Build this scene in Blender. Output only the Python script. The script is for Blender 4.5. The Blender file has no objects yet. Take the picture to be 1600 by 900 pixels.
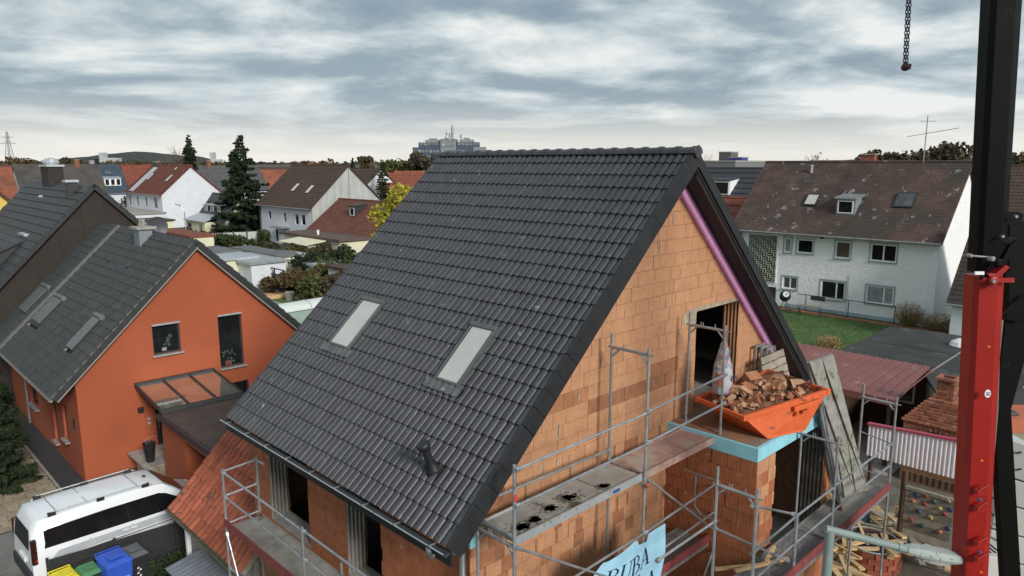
import bpy, bmesh, math, random
from math import radians as rad, sin, cos, pi
from mathutils import Vector, Matrix
random.seed(7)
S = bpy.context.scene
COL = S.collection

# ---------------------------------------------------------------- camera
CAM_H = 10.6
FPX, CX, CY, HOR = 1120.0, 800.0, 450.0, 256.0      # photograph pixels (1600 wide)
PITCH = math.atan((CY - HOR) / FPX)
cd = bpy.data.cameras.new('camera'); cam = bpy.data.objects.new('camera', cd); COL.objects.link(cam)
cd.sensor_width = 36.0; cd.lens = 36.0 * FPX / 1600.0
cd.clip_start = 0.1; cd.clip_end = 9000.0
cam.location = (0, 0, CAM_H); cam.rotation_euler = (pi / 2 - PITCH, 0, 0)
S.camera = cam

# ---------------------------------------------------------------- world, sun, exposure
EXPO = 1.25
SUN_EL, SUN_AZ = 26.0, 148.0
S.view_settings.view_transform = 'Standard'; S.view_settings.look = 'None'
S.view_settings.exposure = EXPO; S.view_settings.gamma = 1.0
wd = bpy.data.worlds.new('World'); S.world = wd; wd.use_nodes = True
nt = wd.node_tree; nt.nodes.clear()
def N(t, **kw):
    n = nt.nodes.new(t)
    for k, v in kw.items(): setattr(n, k, v)
    return n
def Lk(a, b): nt.links.new(a, b)
def vmath(op, a, b=None):
    n = N('ShaderNodeMath', operation=op)
    for i, q in enumerate((a, b)):
        if q is None: continue
        if isinstance(q, (int, float)): n.inputs[i].default_value = q
        else: Lk(q, n.inputs[i])
    return n.outputs[0]
def ramp(fac, stops):
    n = N('ShaderNodeValToRGB'); el = n.color_ramp.elements
    el[0].position = stops[0][0]; el[0].color = (*stops[0][1], 1)
    el[1].position = stops[-1][0]; el[1].color = (*stops[-1][1], 1)
    for p_, c_ in stops[1:-1]:
        e = el.new(p_); e.color = (*c_, 1)
    Lk(fac, n.inputs[0]); return n.outputs[0]
def mixc(fac, a, b, mode='MIX'):
    n = N('ShaderNodeMix', data_type='RGBA', blend_type=mode)
    if isinstance(fac, (int, float)): n.inputs[0].default_value = fac
    else: Lk(fac, n.inputs[0])
    for i, q in ((6, a), (7, b)):
        if isinstance(q, tuple): n.inputs[i].default_value = (*q, 1)
        else: Lk(q, n.inputs[i])
    return n.outputs[2]
tc = N('ShaderNodeTexCoord'); sx = N('ShaderNodeSeparateXYZ'); Lk(tc.outputs['Generated'], sx.inputs[0])
zz = vmath('LOGARITHM', vmath('ADD', vmath('MAXIMUM', sx.outputs[2], 0.0), 0.07), 2.71828)
cb = N('ShaderNodeCombineXYZ')
Lk(sx.outputs[0], cb.inputs[0]); Lk(sx.outputs[1], cb.inputs[1]); Lk(vmath('MULTIPLY', zz, 0.78), cb.inputs[2])
mpg = N('ShaderNodeMapping'); Lk(cb.outputs[0], mpg.inputs[0])
mpg.inputs['Rotation'].default_value = (0, rad(-7), 0); mpg.inputs['Location'].default_value = (3.1, 1.75, 0.6)
def noise(scale, det, rough, dist=0.0, src=None):
    n = N('ShaderNodeTexNoise'); n.inputs['Scale'].default_value = scale; n.inputs['Detail'].default_value = det
    n.inputs['Roughness'].default_value = rough; n.inputs['Distortion'].default_value = dist
    Lk(src or mpg.outputs[0], n.inputs['Vector']); return n.outputs['Fac']
def cloudf(src):
    n1 = noise(2.9, 10, 0.56, 0.25, src); n2 = noise(1.0, 4, 0.5, 0.3, src); n3 = noise(6.5, 6, 0.6, 0.3, src)
    return vmath('ADD', vmath('ADD', vmath('MULTIPLY', n1, 0.52), vmath('MULTIPLY', n2, 0.36)), vmath('MULTIPLY', n3, 0.12))
f = cloudf(None)
off = N('ShaderNodeVectorMath', operation='ADD'); Lk(mpg.outputs[0], off.inputs[0]); off.inputs[1].default_value = (0.02, 0.0, 0.075)
rel = vmath('SUBTRACT', f, cloudf(off.outputs[0]))          # lit tops, darker bases
f = vmath('ADD', f, vmath('MULTIPLY', rel, 0.85))
G0 = 1.0 / (2 ** EXPO) * 10.0
def cc(r, g, b):
    def l(x):
        x /= 255.0; return (x / 12.92 if x < .04045 else ((x + .055) / 1.055) ** 2.4) * G0
    return (l(r), l(g), l(b))
clouds = ramp(f, [(0.35, cc(126, 141, 154)), (0.425, cc(154, 169, 180)), (0.475, cc(178, 193, 200)), (0.525, cc(203, 214, 218)), (0.60, cc(236, 240, 239))])
# towards the horizon the layer thins to a bright creamy band, as in the photograph
hb = N('ShaderNodeMapRange'); hb.inputs['From Min'].default_value = 0.095; hb.inputs['From Max'].default_value = 0.0
hb.interpolation_type = 'SMOOTHSTEP'; Lk(sx.outputs[2], hb.inputs['Value'])
c1 = mixc(vmath('MULTIPLY', hb.outputs[0], 0.88), clouds, cc(243, 240, 231))
sky = N('ShaderNodeTexSky'); sky.sky_type = 'NISHITA'; sky.sun_disc = False
sky.sun_elevation = rad(SUN_EL); sky.sun_rotation = rad(SUN_AZ); sky.altitude = 300
gap = N('ShaderNodeMapRange'); gap.inputs['From Min'].default_value = 0.44; gap.inputs['From Max'].default_value = 0.36; Lk(f, gap.inputs['Value'])
c2 = mixc(vmath('MULTIPLY', gap.outputs[0], 0.10), c1, sky.outputs[0])
bg = N('ShaderNodeBackground'); bg.inputs['Strength'].default_value = 0.1; Lk(c2, bg.inputs[0])
wo = N('ShaderNodeOutputWorld'); Lk(bg.outputs[0], wo.inputs[0])
sd = bpy.data.lights.new('sun', 'SUN'); sd.energy = 1.35; sd.angle = rad(14); sd.color = (1.0, 0.95, 0.88)
sun = bpy.data.objects.new('sun', sd); COL.objects.link(sun)
_d = Vector((sin(rad(SUN_AZ)) * cos(rad(SUN_EL)), cos(rad(SUN_AZ)) * cos(rad(SUN_EL)), sin(rad(SUN_EL))))
sun.rotation_euler = _d.to_track_quat('Z', 'Y').to_euler()

# ---------------------------------------------------------------- house frame: u along the gable wall, v along the ridge
ANG = math.atan2(0.70058664, 0.71356734)
GU = Vector((cos(ANG), sin(ANG), 0)); GV = Vector((-sin(ANG), cos(ANG), 0)); P0 = Vector((1.21341, 11.3, 0))
def W(u, v, z=0.0): return P0 + GU * u + GV * v + Vector((0, 0, z))
def TOUV(p): d = p - P0; return (d.dot(GU), d.dot(GV), p.z)
_fw = Vector((0, cos(PITCH), -sin(PITCH))); _up = Vector((0, sin(PITCH), cos(PITCH)))
def ray(x, y): return _fw * FPX + Vector((1, 0, 0)) * (x - CX) - _up * (y - CY)
def hz(x, y, z):
    r = ray(x, y); return TOUV(Vector((0, 0, CAM_H)) + r * ((z - CAM_H) / r.z))
def hv(x, y, v):
    r = ray(x, y); c = Vector((0, 0, CAM_H)); return TOUV(c + r * ((W(0, v) - c).dot(GV) / r.dot(GV)))
def hu(x, y, u):
    r = ray(x, y); c = Vector((0, 0, CAM_H)); return TOUV(c + r * ((W(u, 0) - c).dot(GU) / r.dot(GU)))
def aty(x, y, Y):
    r = ray(x, y); return TOUV(Vector((0, 0, CAM_H)) + r * (Y / r.y))
def pxsize(p):     # pixels per metre (photograph pixels) at a house-frame point
    d = W(*p) - Vector((0, 0, CAM_H)); return FPX / max(d.dot(_fw), .5)

# ---------------------------------------------------------------- materials
MATS = {}
def pm(name, col, rough=0.8, var=0.16, scale=2.5, bump=0.25, bscale=30.0, metal=0.0, ovar=0.0, col2=None, spots=None, wave=None, streak=0.0, spec=0.5, brickpat=None, bdist=0.01, trans=0.0):
    """procedural material: colour noise, fine relief, per-object tint, optional second colour patches, waves"""
    if name in MATS: return MATS[name]
    m = bpy.data.materials.new(name); m.use_nodes = True; t = m.node_tree; t.nodes.clear()
    def n(ty, **kw):
        q = t.nodes.new(ty)
        for k, v in kw.items(): setattr(q, k, v)
        return q
    L = t.links.new
    out = n('ShaderNodeOutputMaterial'); b = n('ShaderNodeBsdfPrincipled'); L(b.outputs[0], out.inputs[0])
    b.inputs['Roughness'].default_value = rough; b.inputs['Metallic'].default_value = metal
    b.inputs['Specular IOR Level'].default_value = spec
    if trans: b.inputs['Transmission Weight'].default_value = trans
    tcn = n('ShaderNodeTexCoord'); vec = tcn.outputs['Object']
    oi = n('ShaderNodeObjectInfo')
    if ovar:
        ad = n('ShaderNodeVectorMath', operation='ADD'); L(vec, ad.inputs[0])
        sc_ = n('ShaderNodeVectorMath', operation='SCALE'); sc_.inputs['Scale'].default_value = 37.0
        cx = n('ShaderNodeCombineXYZ'); L(oi.outputs['Random'], cx.inputs[0]); L(oi.outputs['Random'], cx.inputs[1]); L(cx.outputs[0], sc_.inputs[0]); L(sc_.outputs[0], ad.inputs[1]); vec = ad.outputs[0]
    def nz(s, d=5, r=.6, stretch=None):
        q = n('ShaderNodeTexNoise'); q.inputs['Scale'].default_value = s; q.inputs['Detail'].default_value = d; q.inputs['Roughness'].default_value = r
        if stretch:
            mp = n('ShaderNodeMapping'); mp.inputs['Scale'].default_value = stretch; L(vec, mp.inputs[0]); L(mp.outputs[0], q.inputs['Vector'])
        else: L(vec, q.inputs['Vector'])
        return q.outputs['Fac']
    def mx(fac, a, c, mode='MIX'):
        q = n('ShaderNodeMix', data_type='RGBA', blend_type=mode)
        if isinstance(fac, float): q.inputs[0].default_value = fac
        else: L(fac, q.inputs[0])
        for i, z in ((6, a), (7, c)):
            if isinstance(z, tuple): q.inputs[i].default_value = (*z, 1)
            else: L(z, q.inputs[i])
        return q.outputs[2]
    def rng(src, a, c, lo=0.0, hi=1.0):
        q = n('ShaderNodeMapRange'); q.inputs['From Min'].default_value = a; q.inputs['From Max'].default_value = c
        q.inputs['To Min'].default_value = lo; q.inputs['To Max'].default_value = hi; L(src, q.inputs['Value']); return q.outputs[0]
    lo = tuple(x * (1 - var) for x in col); hi = tuple(min(1, x * (1 + var)) for x in col)
    base = mx(rng(nz(scale), .3, .7), lo, hi)
    if col2: base = mx(rng(nz(scale * .45, 6, .65), .47, .60), base, col2)
    if streak: base = mx(rng(nz(scale * 2, 5, .6, (1, 1, .12)), .5, .75, 0, streak), base, tuple(x * .45 for x in col))
    if spots:   # (colour, scale, threshold)
        base = mx(rng(nz(spots[1], 4, .65), spots[2], spots[2] + .05), base, spots[0])
    if ovar: base = mx(1.0, base, (1, 1, 1), 'MULTIPLY') if False else base
    if ovar:
        hs = n('ShaderNodeHueSaturation'); L(base, hs.inputs['Color']); L(rng(oi.outputs['Random'], 0, 1, 1 - ovar, 1 + ovar), hs.inputs['Value']); base = hs.outputs[0]
    h = nz(bscale, 4, .6)
    bp = n('ShaderNodeBump'); bp.inputs['Strength'].default_value = bump; bp.inputs['Distance'].default_value = bdist; L(h, bp.inputs['Height']); nrm = bp.outputs[0]
    if wave:    # list of (axis, period m, strength, distance, darken = groove shade put into the colour)
        for ax, per, st, dist, dk in wave:
            wv = n('ShaderNodeTexWave', wave_type='BANDS', bands_direction=ax); wv.inputs['Scale'].default_value = pi / 10.0 / per if False else 0.31416 / per
            L(tcn.outputs['Object'], wv.inputs['Vector'])
            b2 = n('ShaderNodeBump'); b2.inputs['Strength'].default_value = st; b2.inputs['Distance'].default_value = dist
            L(wv.outputs['Fac'], b2.inputs['Height']); L(nrm, b2.inputs['Normal']); nrm = b2.outputs[0]
            if dk: base = mx(rng(wv.outputs['Fac'], .0, .35, dk, 0.0), base, tuple(x * .3 for x in col))
    if brickpat:  # (width, height, mortar colour, bump)
        bt = n('ShaderNodeTexBrick'); mp = n('ShaderNodeMapping'); L(tcn.outputs['Object'], mp.inputs[0])
        if brickpat[4]: mp.inputs['Rotation'].default_value = brickpat[4]
        L(mp.outputs[0], bt.inputs['Vector']); bt.inputs['Scale'].default_value = 1
        bt.inputs['Brick Width'].default_value = brickpat[0]; bt.inputs['Row Height'].default_value = brickpat[1]; bt.inputs['Mortar Size'].default_value = .012
        base = mx(bt.outputs['Fac'], base, brickpat[2])
    L(base, b.inputs['Base Color']); L(nrm, b.inputs['Normal'])
    MATS[name] = m; return m

# ---------------------------------------------------------------- mesh builder
ORG = {}
V3 = Vector
class MB:
    def __init__(s): s.v = []; s.f = []
    def add(s, vs, fs):
        o = len(s.v); s.v += [tuple(p) for p in vs]; s.f += [tuple(i + o for i in q) for q in fs]; return s
    def box(s, a, b):
        x0, x1 = sorted((a[0], b[0])); y0, y1 = sorted((a[1], b[1])); z0, z1 = sorted((a[2], b[2]))
        return s.add([(x0, y0, z0), (x1, y0, z0), (x1, y1, z0), (x0, y1, z0), (x0, y0, z1), (x1, y0, z1), (x1, y1, z1), (x0, y1, z1)],
                     [(0, 3, 2, 1), (4, 5, 6, 7), (0, 1, 5, 4), (1, 2, 6, 5), (2, 3, 7, 6), (3, 0, 4, 7)])
    def ob(s, B, a0, a1, b0, b1, c0, c1):      # box in a basis B = (origin, e1, e2, e3)
        o, e1, e2, e3 = B
        P = lambda a, b, c: o + e1 * a + e2 * b + e3 * c
        return s.add([P(a0, b0, c0), P(a1, b0, c0), P(a1, b1, c0), P(a0, b1, c0), P(a0, b0, c1), P(a1, b0, c1), P(a1, b1, c1), P(a0, b1, c1)],
                     [(0, 3, 2, 1), (4, 5, 6, 7), (0, 1, 5, 4), (1, 2, 6, 5), (2, 3, 7, 6), (3, 0, 4, 7)])
    def prism(s, pts, vec):
        n = len(pts); vec = V3(vec); a = [V3(p) for p in pts]; b = [p + vec for p in a]
        return s.add(a + b, [tuple(range(n))[::-1], tuple(range(n, 2 * n))] + [(i, (i + 1) % n, n + (i + 1) % n, n + i) for i in range(n)])
    def quad(s, *p): return s.add(p, [tuple(range(len(p)))])
    def tube(s, p0, p1, r=.024, n=8, r1=None, cap=True):
        p0 = V3(p0); p1 = V3(p1); d = (p1 - p0); 
        if d.length < 1e-6: return s
        d.normalize(); a = d.orthogonal().normalized(); b = d.cross(a); r1 = r if r1 is None else r1
        vs = []
        for p, rr in ((p0, r), (p1, r1)):
            for i in range(n):
                t = 2 * pi * i / n; vs.append(p + (a * cos(t) + b * sin(t)) * rr)
        fs = [(i, (i + 1) % n, n + (i + 1) % n, n + i) for i in range(n)]
        if cap: fs += [tuple(range(n))[::-1], tuple(range(n, 2 * n))]
        return s.add(vs, fs)
    def path(s, pts, r, n=8):
        for i in range(len(pts) - 1): s.tube(pts[i], pts[i + 1], r, n)
        return s
    def lathe(s, c, prof, n=16, axis=None):
        c = V3(c); ax = V3(axis or (0, 0, 1)).normalized(); a = ax.orthogonal().normalized(); b = ax.cross(a); vs = []
        for r, z in prof:
            for i in range(n):
                t = 2 * pi * i / n; vs.append(c + ax * z + (a * cos(t) + b * sin(t)) * r)
        fs = []
        for k in range(len(prof) - 1):
            for i in range(n): fs.append((k * n + i, k * n + (i + 1) % n, (k + 1) * n + (i + 1) % n, (k + 1) * n + i))
        fs.append(tuple(range(n))[::-1]); fs.append(tuple(range((len(prof) - 1) * n, len(prof) * n)))
        return s.add(vs, fs)
    def mesh(s, name, m, off=(0, 0, 0), smooth=False):
        me = bpy.data.meshes.new(name); o = V3(off)
        me.from_pydata([V3(p) - o for p in s.v], [], s.f); me.materials.append(m)
        if smooth: me.polygons.foreach_set('use_smooth', [True] * len(me.polygons))
        me.update(); return me
    def build(s, name, m, parent=None, label=None, smooth=False, bevel=0, stuff=False):
        off = root_org(parent) if parent else (0, 0, 0)
        me = s.mesh(name, m, off, smooth); o = bpy.data.objects.new(name, me); COL.objects.link(o)
        if parent: o.parent = parent
        else: o.location = P0; o.rotation_euler = (0, 0, ANG)
        if label: o['label'] = label
        if stuff: o['kind'] = 'stuff'
        if bevel:
            q = o.modifiers.new('bevel', 'BEVEL'); q.width = bevel; q.segments = 2; q.limit_method = 'ANGLE'
        return o
def root_org(o):
    while o.parent: o = o.parent
    return ORG.get(o.name, (0, 0, 0))
def thing(name, label, cat, org=(0, 0, 0), group=None, rz=None, rot=None):
    """Empty at the base of a thing; rz/rot given -> the parts use local coordinates"""
    o = bpy.data.objects.new(name, None); COL.objects.link(o); o.location = W(*org); o.rotation_euler = (0, 0, ANG)
    o.empty_display_size = .3
    if rz is not None: o.rotation_euler = (0, 0, ANG + rz); ORG[o.name] = (0, 0, 0)
    elif rot is not None: o.rotation_euler = (Matrix.Rotation(ANG, 4, 'Z') @ rot.to_4x4()).to_euler(); ORG[o.name] = (0, 0, 0)
    else: ORG[o.name] = org
    o['label'] = label; o['category'] = cat
    if group: o['group'] = group
    return o
def single(mb, name, m, label, cat, org, group=None, smooth=False, bevel=0, rz=None, rot=None):
    """a thing that is one mesh; its origin at its base"""
    loc = rz is not None or rot is not None
    me = mb.mesh(name, m, (0, 0, 0) if loc else org, smooth); o = bpy.data.objects.new(name, me); COL.objects.link(o)
    o.location = W(*org); o.rotation_euler = (0, 0, ANG + (rz or 0))
    if rot is not None: o.rotation_euler = (Matrix.Rotation(ANG, 4, 'Z') @ rot.to_4x4()).to_euler()
    o['label'] = label; o['category'] = cat
    if group: o['group'] = group
    if bevel:
        q = o.modifiers.new('bevel', 'BEVEL'); q.width = bevel; q.segments = 2
    ORG[o.name] = (0, 0, 0) if loc else org
    return o
def structure(mb, name, m, smooth=False):
    me = mb.mesh(name, m, (0, 0, 0), smooth); o = bpy.data.objects.new(name, me); COL.objects.link(o)
    o.location = P0; o.rotation_euler = (0, 0, ANG); o['kind'] = 'structure'; return o
def link_inst(me, name, parent, B, label=None):
    """object sharing mesh me, placed by a basis in house-frame coordinates under parent"""
    o = bpy.data.objects.new(name, me); COL.objects.link(o); o.parent = parent
    off = V3(root_org(parent)); p, e1, e2, e3 = B
    M = Matrix((e1, e2, e3)).transposed().to_4x4(); M.translation = p - off; o.matrix_local = M
    if label: o['label'] = label
    return o
def copy_tree(o, parent=None):
    c = o.copy(); COL.objects.link(c); c.parent = parent
    for ch in list(o.children): copy_tree(ch, c)
    return c
def clip(poly, a, b, c):      # keep a*x+b*y<=c of a 2-D polygon
    out = []
    for i in range(len(poly)):
        p, q = poly[i], poly[(i + 1) % len(poly)]
        dp = a * p[0] + b * p[1] - c; dq = a * q[0] + b * q[1] - c
        if dp <= 0: out.append(p)
        if dp * dq < 0:
            t = dp / (dp - dq); out.append((p[0] + (q[0] - p[0]) * t, p[1] + (q[1] - p[1]) * t))
    return out
def clip_convex(poly, conv):  # conv counter-clockwise
    for i in range(len(conv)):
        (x0, y0), (x1, y1) = conv[i], conv[(i + 1) % len(conv)]
        a, b = (y1 - y0), -(x1 - x0); poly = clip(poly, a, b, a * x0 + b * y0)
        if len(poly) < 3: return []
    return poly
def area2(p): return abs(sum(p[i][0] * p[(i + 1) % len(p)][1] - p[(i + 1) % len(p)][0] * p[i][1] for i in range(len(p)))) / 2
def wall_cells(mb, O, H, Nn, poly, holes, depth=.3, reveal=.18):
    """wall face on plane O + H*a + z*b with outward normal Nn, with real openings (a0,a1,b0,b1)"""
    Z = V3((0, 0, 1)); P = lambda a, b, c=0: O + H * a + Z * b + Nn * c
    xs = sorted({min(p[0] for p in poly), max(p[0] for p in poly)} | {h[0] for h in holes} | {h[1] for h in holes})
    ys = sorted({min(p[1] for p in poly), max(p[1] for p in poly)} | {h[2] for h in holes} | {h[3] for h in holes})
    for i in range(len(xs) - 1):
        for j in range(len(ys) - 1):
            mx_, my_ = (xs[i] + xs[i + 1]) / 2, (ys[j] + ys[j + 1]) / 2
            if any(h[0] < mx_ < h[1] and h[2] < my_ < h[3] for h in holes): continue
            c = clip_convex([(xs[i], ys[j]), (xs[i + 1], ys[j]), (xs[i + 1], ys[j + 1]), (xs[i], ys[j + 1])], poly)
            if len(c) >= 3 and area2(c) > 1e-4: mb.quad(*[P(a, b) for a, b in c])
    for a0, a1, b0, b1 in holes:
        r = -reveal
        mb.quad(P(a0, b0), P(a1, b0), P(a1, b0, r), P(a0, b0, r)); mb.quad(P(a0, b1), P(a1, b1), P(a1, b1, r), P(a0, b1, r))
        mb.quad(P(a0, b0), P(a0, b1), P(a0, b1, r), P(a0, b0, r)); mb.quad(P(a1, b0), P(a1, b1), P(a1, b1, r), P(a1, b0, r))
    n = len(poly)
    for i in range(n):
        p, q = poly[i], poly[(i + 1) % n]; mb.quad(P(*p), P(*q), P(q[0], q[1], -depth), P(p[0], p[1], -depth))
    return mb

# ---------------------------------------------------------------- shared materials
M_TILE = pm('anthracite_tile', (.046, .047, .055), .42, .22, 5, .3, 60, ovar=.12, spots=((.17, .175, .18), 5, .67), streak=.25)
M_VERGE = pm('verge_tile_black', (.020, .021, .024), .5, .2, 5, .3, 40, ovar=.12)
M_TILE2 = pm('grey_roof_tile', (.034, .036, .037), .42, .25, 4, .3, 60, ovar=.15, spots=((.10, .105, .09), 7, .66))
M_BLACK = pm('black_metal', (.016, .017, .019), .45, .2, 3, .15, 40)
M_DKBOARD = pm('black_board', (.008, .008, .009), .6, .2, 3, .2, 30)
M_GALV = pm('galvanised_steel', (.36, .38, .40), .42, .22, 6, .2, 50, metal=.55, ovar=.12, spots=((.20, .19, .18), 14, .62))
M_ALU = pm('aluminium', (.50, .54, .57), .4, .15, 5, .2, 50, metal=.5, spots=((.28, .28, .27), 10, .6))
M_BRICK = pm('clay_block', (.48, .245, .13), .85, .12, 6, .4, 60, ovar=.055, spots=((.42, .30, .20), 7, .68), streak=.12, wave=[('X', .05, .6, .008, .16)])
M_BRICKD = pm('wet_and_shaded_block', (.34, .15, .075), .8, .25, 6, .4, 60, ovar=.18, col2=(.38, .16, .075), wave=[('X', .028, .5, .006, .15)])
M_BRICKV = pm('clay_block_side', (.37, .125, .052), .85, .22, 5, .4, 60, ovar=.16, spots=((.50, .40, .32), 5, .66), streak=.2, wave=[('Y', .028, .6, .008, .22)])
M_MORTAR = pm('mortar_joint', (.22, .11, .06), .95, .3, 8, .5, 60)
M_JAMB = pm('grey_jamb_block', (.30, .27, .24), .9, .2, 4, .4, 50, wave=[('X', .08, 1.0, .03, .45)])
M_JAMB2 = pm('ribbed_jamb_block', (.42, .20, .10), .9, .3, 4, .4, 50, wave=[('Y', .08, 1.0, .03, .5)])
M_CONC = pm('cement', (.33, .31, .28), .9, .25, 2, .5, 30, spots=((.20, .18, .16), 3, .58))
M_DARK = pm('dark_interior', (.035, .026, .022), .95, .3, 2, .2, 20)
M_PINK = pm('pink_insulation', (.66, .30, .56), .95, .12, 5, .3, 40, spots=((.25, .15, .2), 9, .70))
M_BLUE = pm('blue_insulation', (.26, .58, .68), .75, .10, 4, .2, 40, spots=((.12, .22, .25), 16, .72))
M_GLASS = pm('window_glass', (.012, .014, .016), .06, .5, 1.5, .02, 3, spec=.35)
M_WHITE = pm('white_plastic', (.78, .79, .80), .4, .05, 3, .05, 20)
M_RED = pm('red_paint', (.31, .014, .010), .38, .10, 2, .1, 20, spots=((.35, .02, .012), 6, .66))
# ================================================================ ground and paths
M_SOIL = pm('soil', (.075, .060, .042), .95, .35, .8, .6, 12, col2=(.05, .07, .03))
M_GRASS = pm('grass', (.062, .125, .030), .95, .3, .7, .7, 25, col2=(.085, .13, .035))
M_ASPH = pm('asphalt', (.055, .055, .056), .9, .2, 1.5, .4, 60)
M_COBBLE = pm('beige_paver', (.30, .245, .175), .9, .18, 3, .3, 40, ovar=.16, spots=((.14, .12, .09), 5, .64))
def wsheet(name, pts, m, z):
    mb = MB(); mb.quad(*[(u, v, z) for u, v in pts]); return structure(mb, name, m)
_g = MB()
for i in range(-10, 10):
    for j in range(-10, 10): _g.quad((i * 400, j * 400, 0), ((i + 1) * 400, j * 400, 0), ((i + 1) * 400, (j + 1) * 400, 0), (i * 400, (j + 1) * 400, 0))
structure(_g, 'ground', M_SOIL)
wsheet('street', [(-30, -4), (-30, 60), (-6.6, 60), (-6.6, -4)], M_ASPH, .004)
wsheet('yard', [(-6.6, -12), (-3.2, -12), (-3.2, 16.9), (-6.6, 16.9)], pm('yard_concrete', (.17, .165, .155), .9, .2, 1.2, .4, 30, spots=((.09, .09, .085), 2, .6)), .008)
wsheet('driveway', [(-3.19, 7.1), (1.4, 7.1), (1.4, 19), (-3.19, 19)], MATS['yard_concrete'], .012)
wsheet('lawn', [(28.5, 4.2), (41.6, 4.2), (41.6, 24), (22.8, 24), (22.8, 5.4)], M_GRASS, .006)
wsheet('lawn', [(30, -6), (42.2, -6), (42.2, 4.0), (30, 4.0)], M_GRASS, .006)
wsheet('garden', [(12.5, 40.5), (16.2, 40.5), (16.2, 50.5), (12.5, 50.5)], M_GRASS, .006)
wsheet('garden', [(16.6, 41.5), (22.6, 41.5), (22.6, 46.5), (16.6, 46.5)], M_GRASS, .006)
wsheet('path', [(16.22, 38), (16.58, 38), (16.58, 50), (16.22, 50)], M_CONC, .01)
wsheet('building_site', [(7.5, -8), (30, -8), (30, 4.1), (7.5, 4.1)], pm('site_dirt', (.11, .095, .075), .95, .35, 1.6, .7, 18, col2=(.17, .155, .13)), .007)
# beige pavers between the hedge and the orange house
pv = structure(MB().box((-6.4, 16.9, .0), (-3.95, 27, .03)), 'path', pm('paver_bed', (.075, .07, .06), .95, .3, 6, .4, 40))
_pm_cache = {}
rp = random.Random(5); y = 16.95; k = 0
while y < 26.9:
    x = -6.35 + (k % 2) * -.14
    while x < -3.97:
        w = rp.choice((.24, .32, .40)); x0 = max(x, -6.38); x1 = min(x + w, -3.97)
        if x1 - x0 > .1:
            key = (round(x1 - x0, 2))
            if key not in _pm_cache: _pm_cache[key] = MB().box((.008, .008, 0), (key - .008, .272, .03)).mesh('paver', M_COBBLE)
            o = bpy.data.objects.new('paver', _pm_cache[key]); COL.objects.link(o); o.parent = pv; o.location = (x0, y, .03 + rp.uniform(-.004, .004))
        x += w
    y += .28; k += 1
_pc = [c for c in pv.children]
if len(_pc) > 300:
    for c in sorted(_pc, key=lambda c: c.location.y)[300:]: bpy.data.objects.remove(c)
ks = structure(MB().box((-3.95, 16.9, 0), (-3.86, 27, .07)), 'kerb', M_CONC)
structure(MB().quad((-3.855, 17.2, .012), (-3.13, 17.2, .012), (-3.13, 27, .012), (-3.855, 27, .012)), 'gravel_strip', pm('dark_gravel', (.05, .05, .055), .9, .5, 30, 1.0, 70, bdist=.03))
# ================================================================ the brick house under construction
EW, EE = -2.55, 7.05           # eave walls (u)
RU, RZ = 2.25, 10.80           # ridge
LU, LZ = -3.30, 5.63           # left eave
V0, V1 = -0.50, 6.50           # roof ends
house = thing('brick_house', 'unfinished orange clay block house with a new anthracite tiled gable roof', 'house', (2.25, 3, 0))
sl = V3((RU - LU, 0, RZ - LZ)); SLEN = sl.length; sv = sl / SLEN; nv = V3((-sv.z, 0, sv.x))
sr = V3((LU - RU + 0, 0, RZ - LZ)); srn = V3((-sv.x, 0, sv.z)); nr = V3((sv.z, 0, sv.x))
BL = (V3((LU, 0, LZ)), V3((0, 1, 0)), sv, nv)
BR = (V3((2 * RU - LU, 0, LZ)), V3((0, -1, 0)), srn, nr)
roof = MB()
roof.ob(BL, V0 + .03, V1 - .03, .04, SLEN + .0, -.17, -.035)
roof.ob(BR, -V1 + .03, -V0 - .03, .04, SLEN - .19, -.17, -.035)
roof = roof.build('roof', M_DKBOARD, house)
# tiles
NC, NR = 23, 24; TW = (V1 - V0 - .10) / NC; TL = SLEN / NR
def tile_mesh(w, l, waves, amp, m, name='roof_tile', lift=.030, seg=5, lip=.028):
    mb = MB(); prof = [] 
    KN = ((0, -.42), (.11, .30), (.30, .86), (.5, 1), (.70, .86), (.89, .30))
    for q in range(waves):
        for a_, b_ in KN: prof.append(((q + a_) / waves * (w - .004), b_ * amp))
    prof.append((w - .004, -.42 * amp)); n = len(prof) - 1
    for i in range(0):
        t = i / n; ph = (t * waves) % 1.0
        # broad flat pan with a round roll
        zc = amp * (abs(sin(pi * ph)) ** .75 if 0 < t < 1 else 0.0)
        prof.append((t * (w - .004), zc))
    vs = [(x, 0, z + lift) for x, z in prof] + [(x, l + .03, z) for x, z in prof] + [(x, .002, z * .6 + lift - lip) for x, z in prof] + [(x, 0, z + lift) for x, z in prof]
    N_ = n + 1
    fs = [(i, i + 1, N_ + i + 1, N_ + i) for i in range(n)] + [(2 * N_ + i, 2 * N_ + i + 1, 3 * N_ + i + 1, 3 * N_ + i) for i in range(n)]
    mb.add(vs, fs); return mb
t_mb = tile_mesh(TW, TL, 2, .046, M_TILE, lift=.030); t_me = t_mb.mesh('roof_tile', M_TILE)
for pl in t_me.polygons: pl.use_smooth = pl.normal.z > .15
def holes_hit(v, s, H):
    return any(a0 < v < a1 and b0 < s < b1 for a0, a1, b0, b1 in H)
SKY = [(4.34, 5.06), (1.12, 1.74)]     # v ranges of the two roof windows
s0w, s1w = 2.14, 3.33
HL = [(a - .012, b + .012, s0w - .012, s1w + .012) for a, b in SKY]
cut_cells = []
cells = []
rt = random.Random(11)
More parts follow.
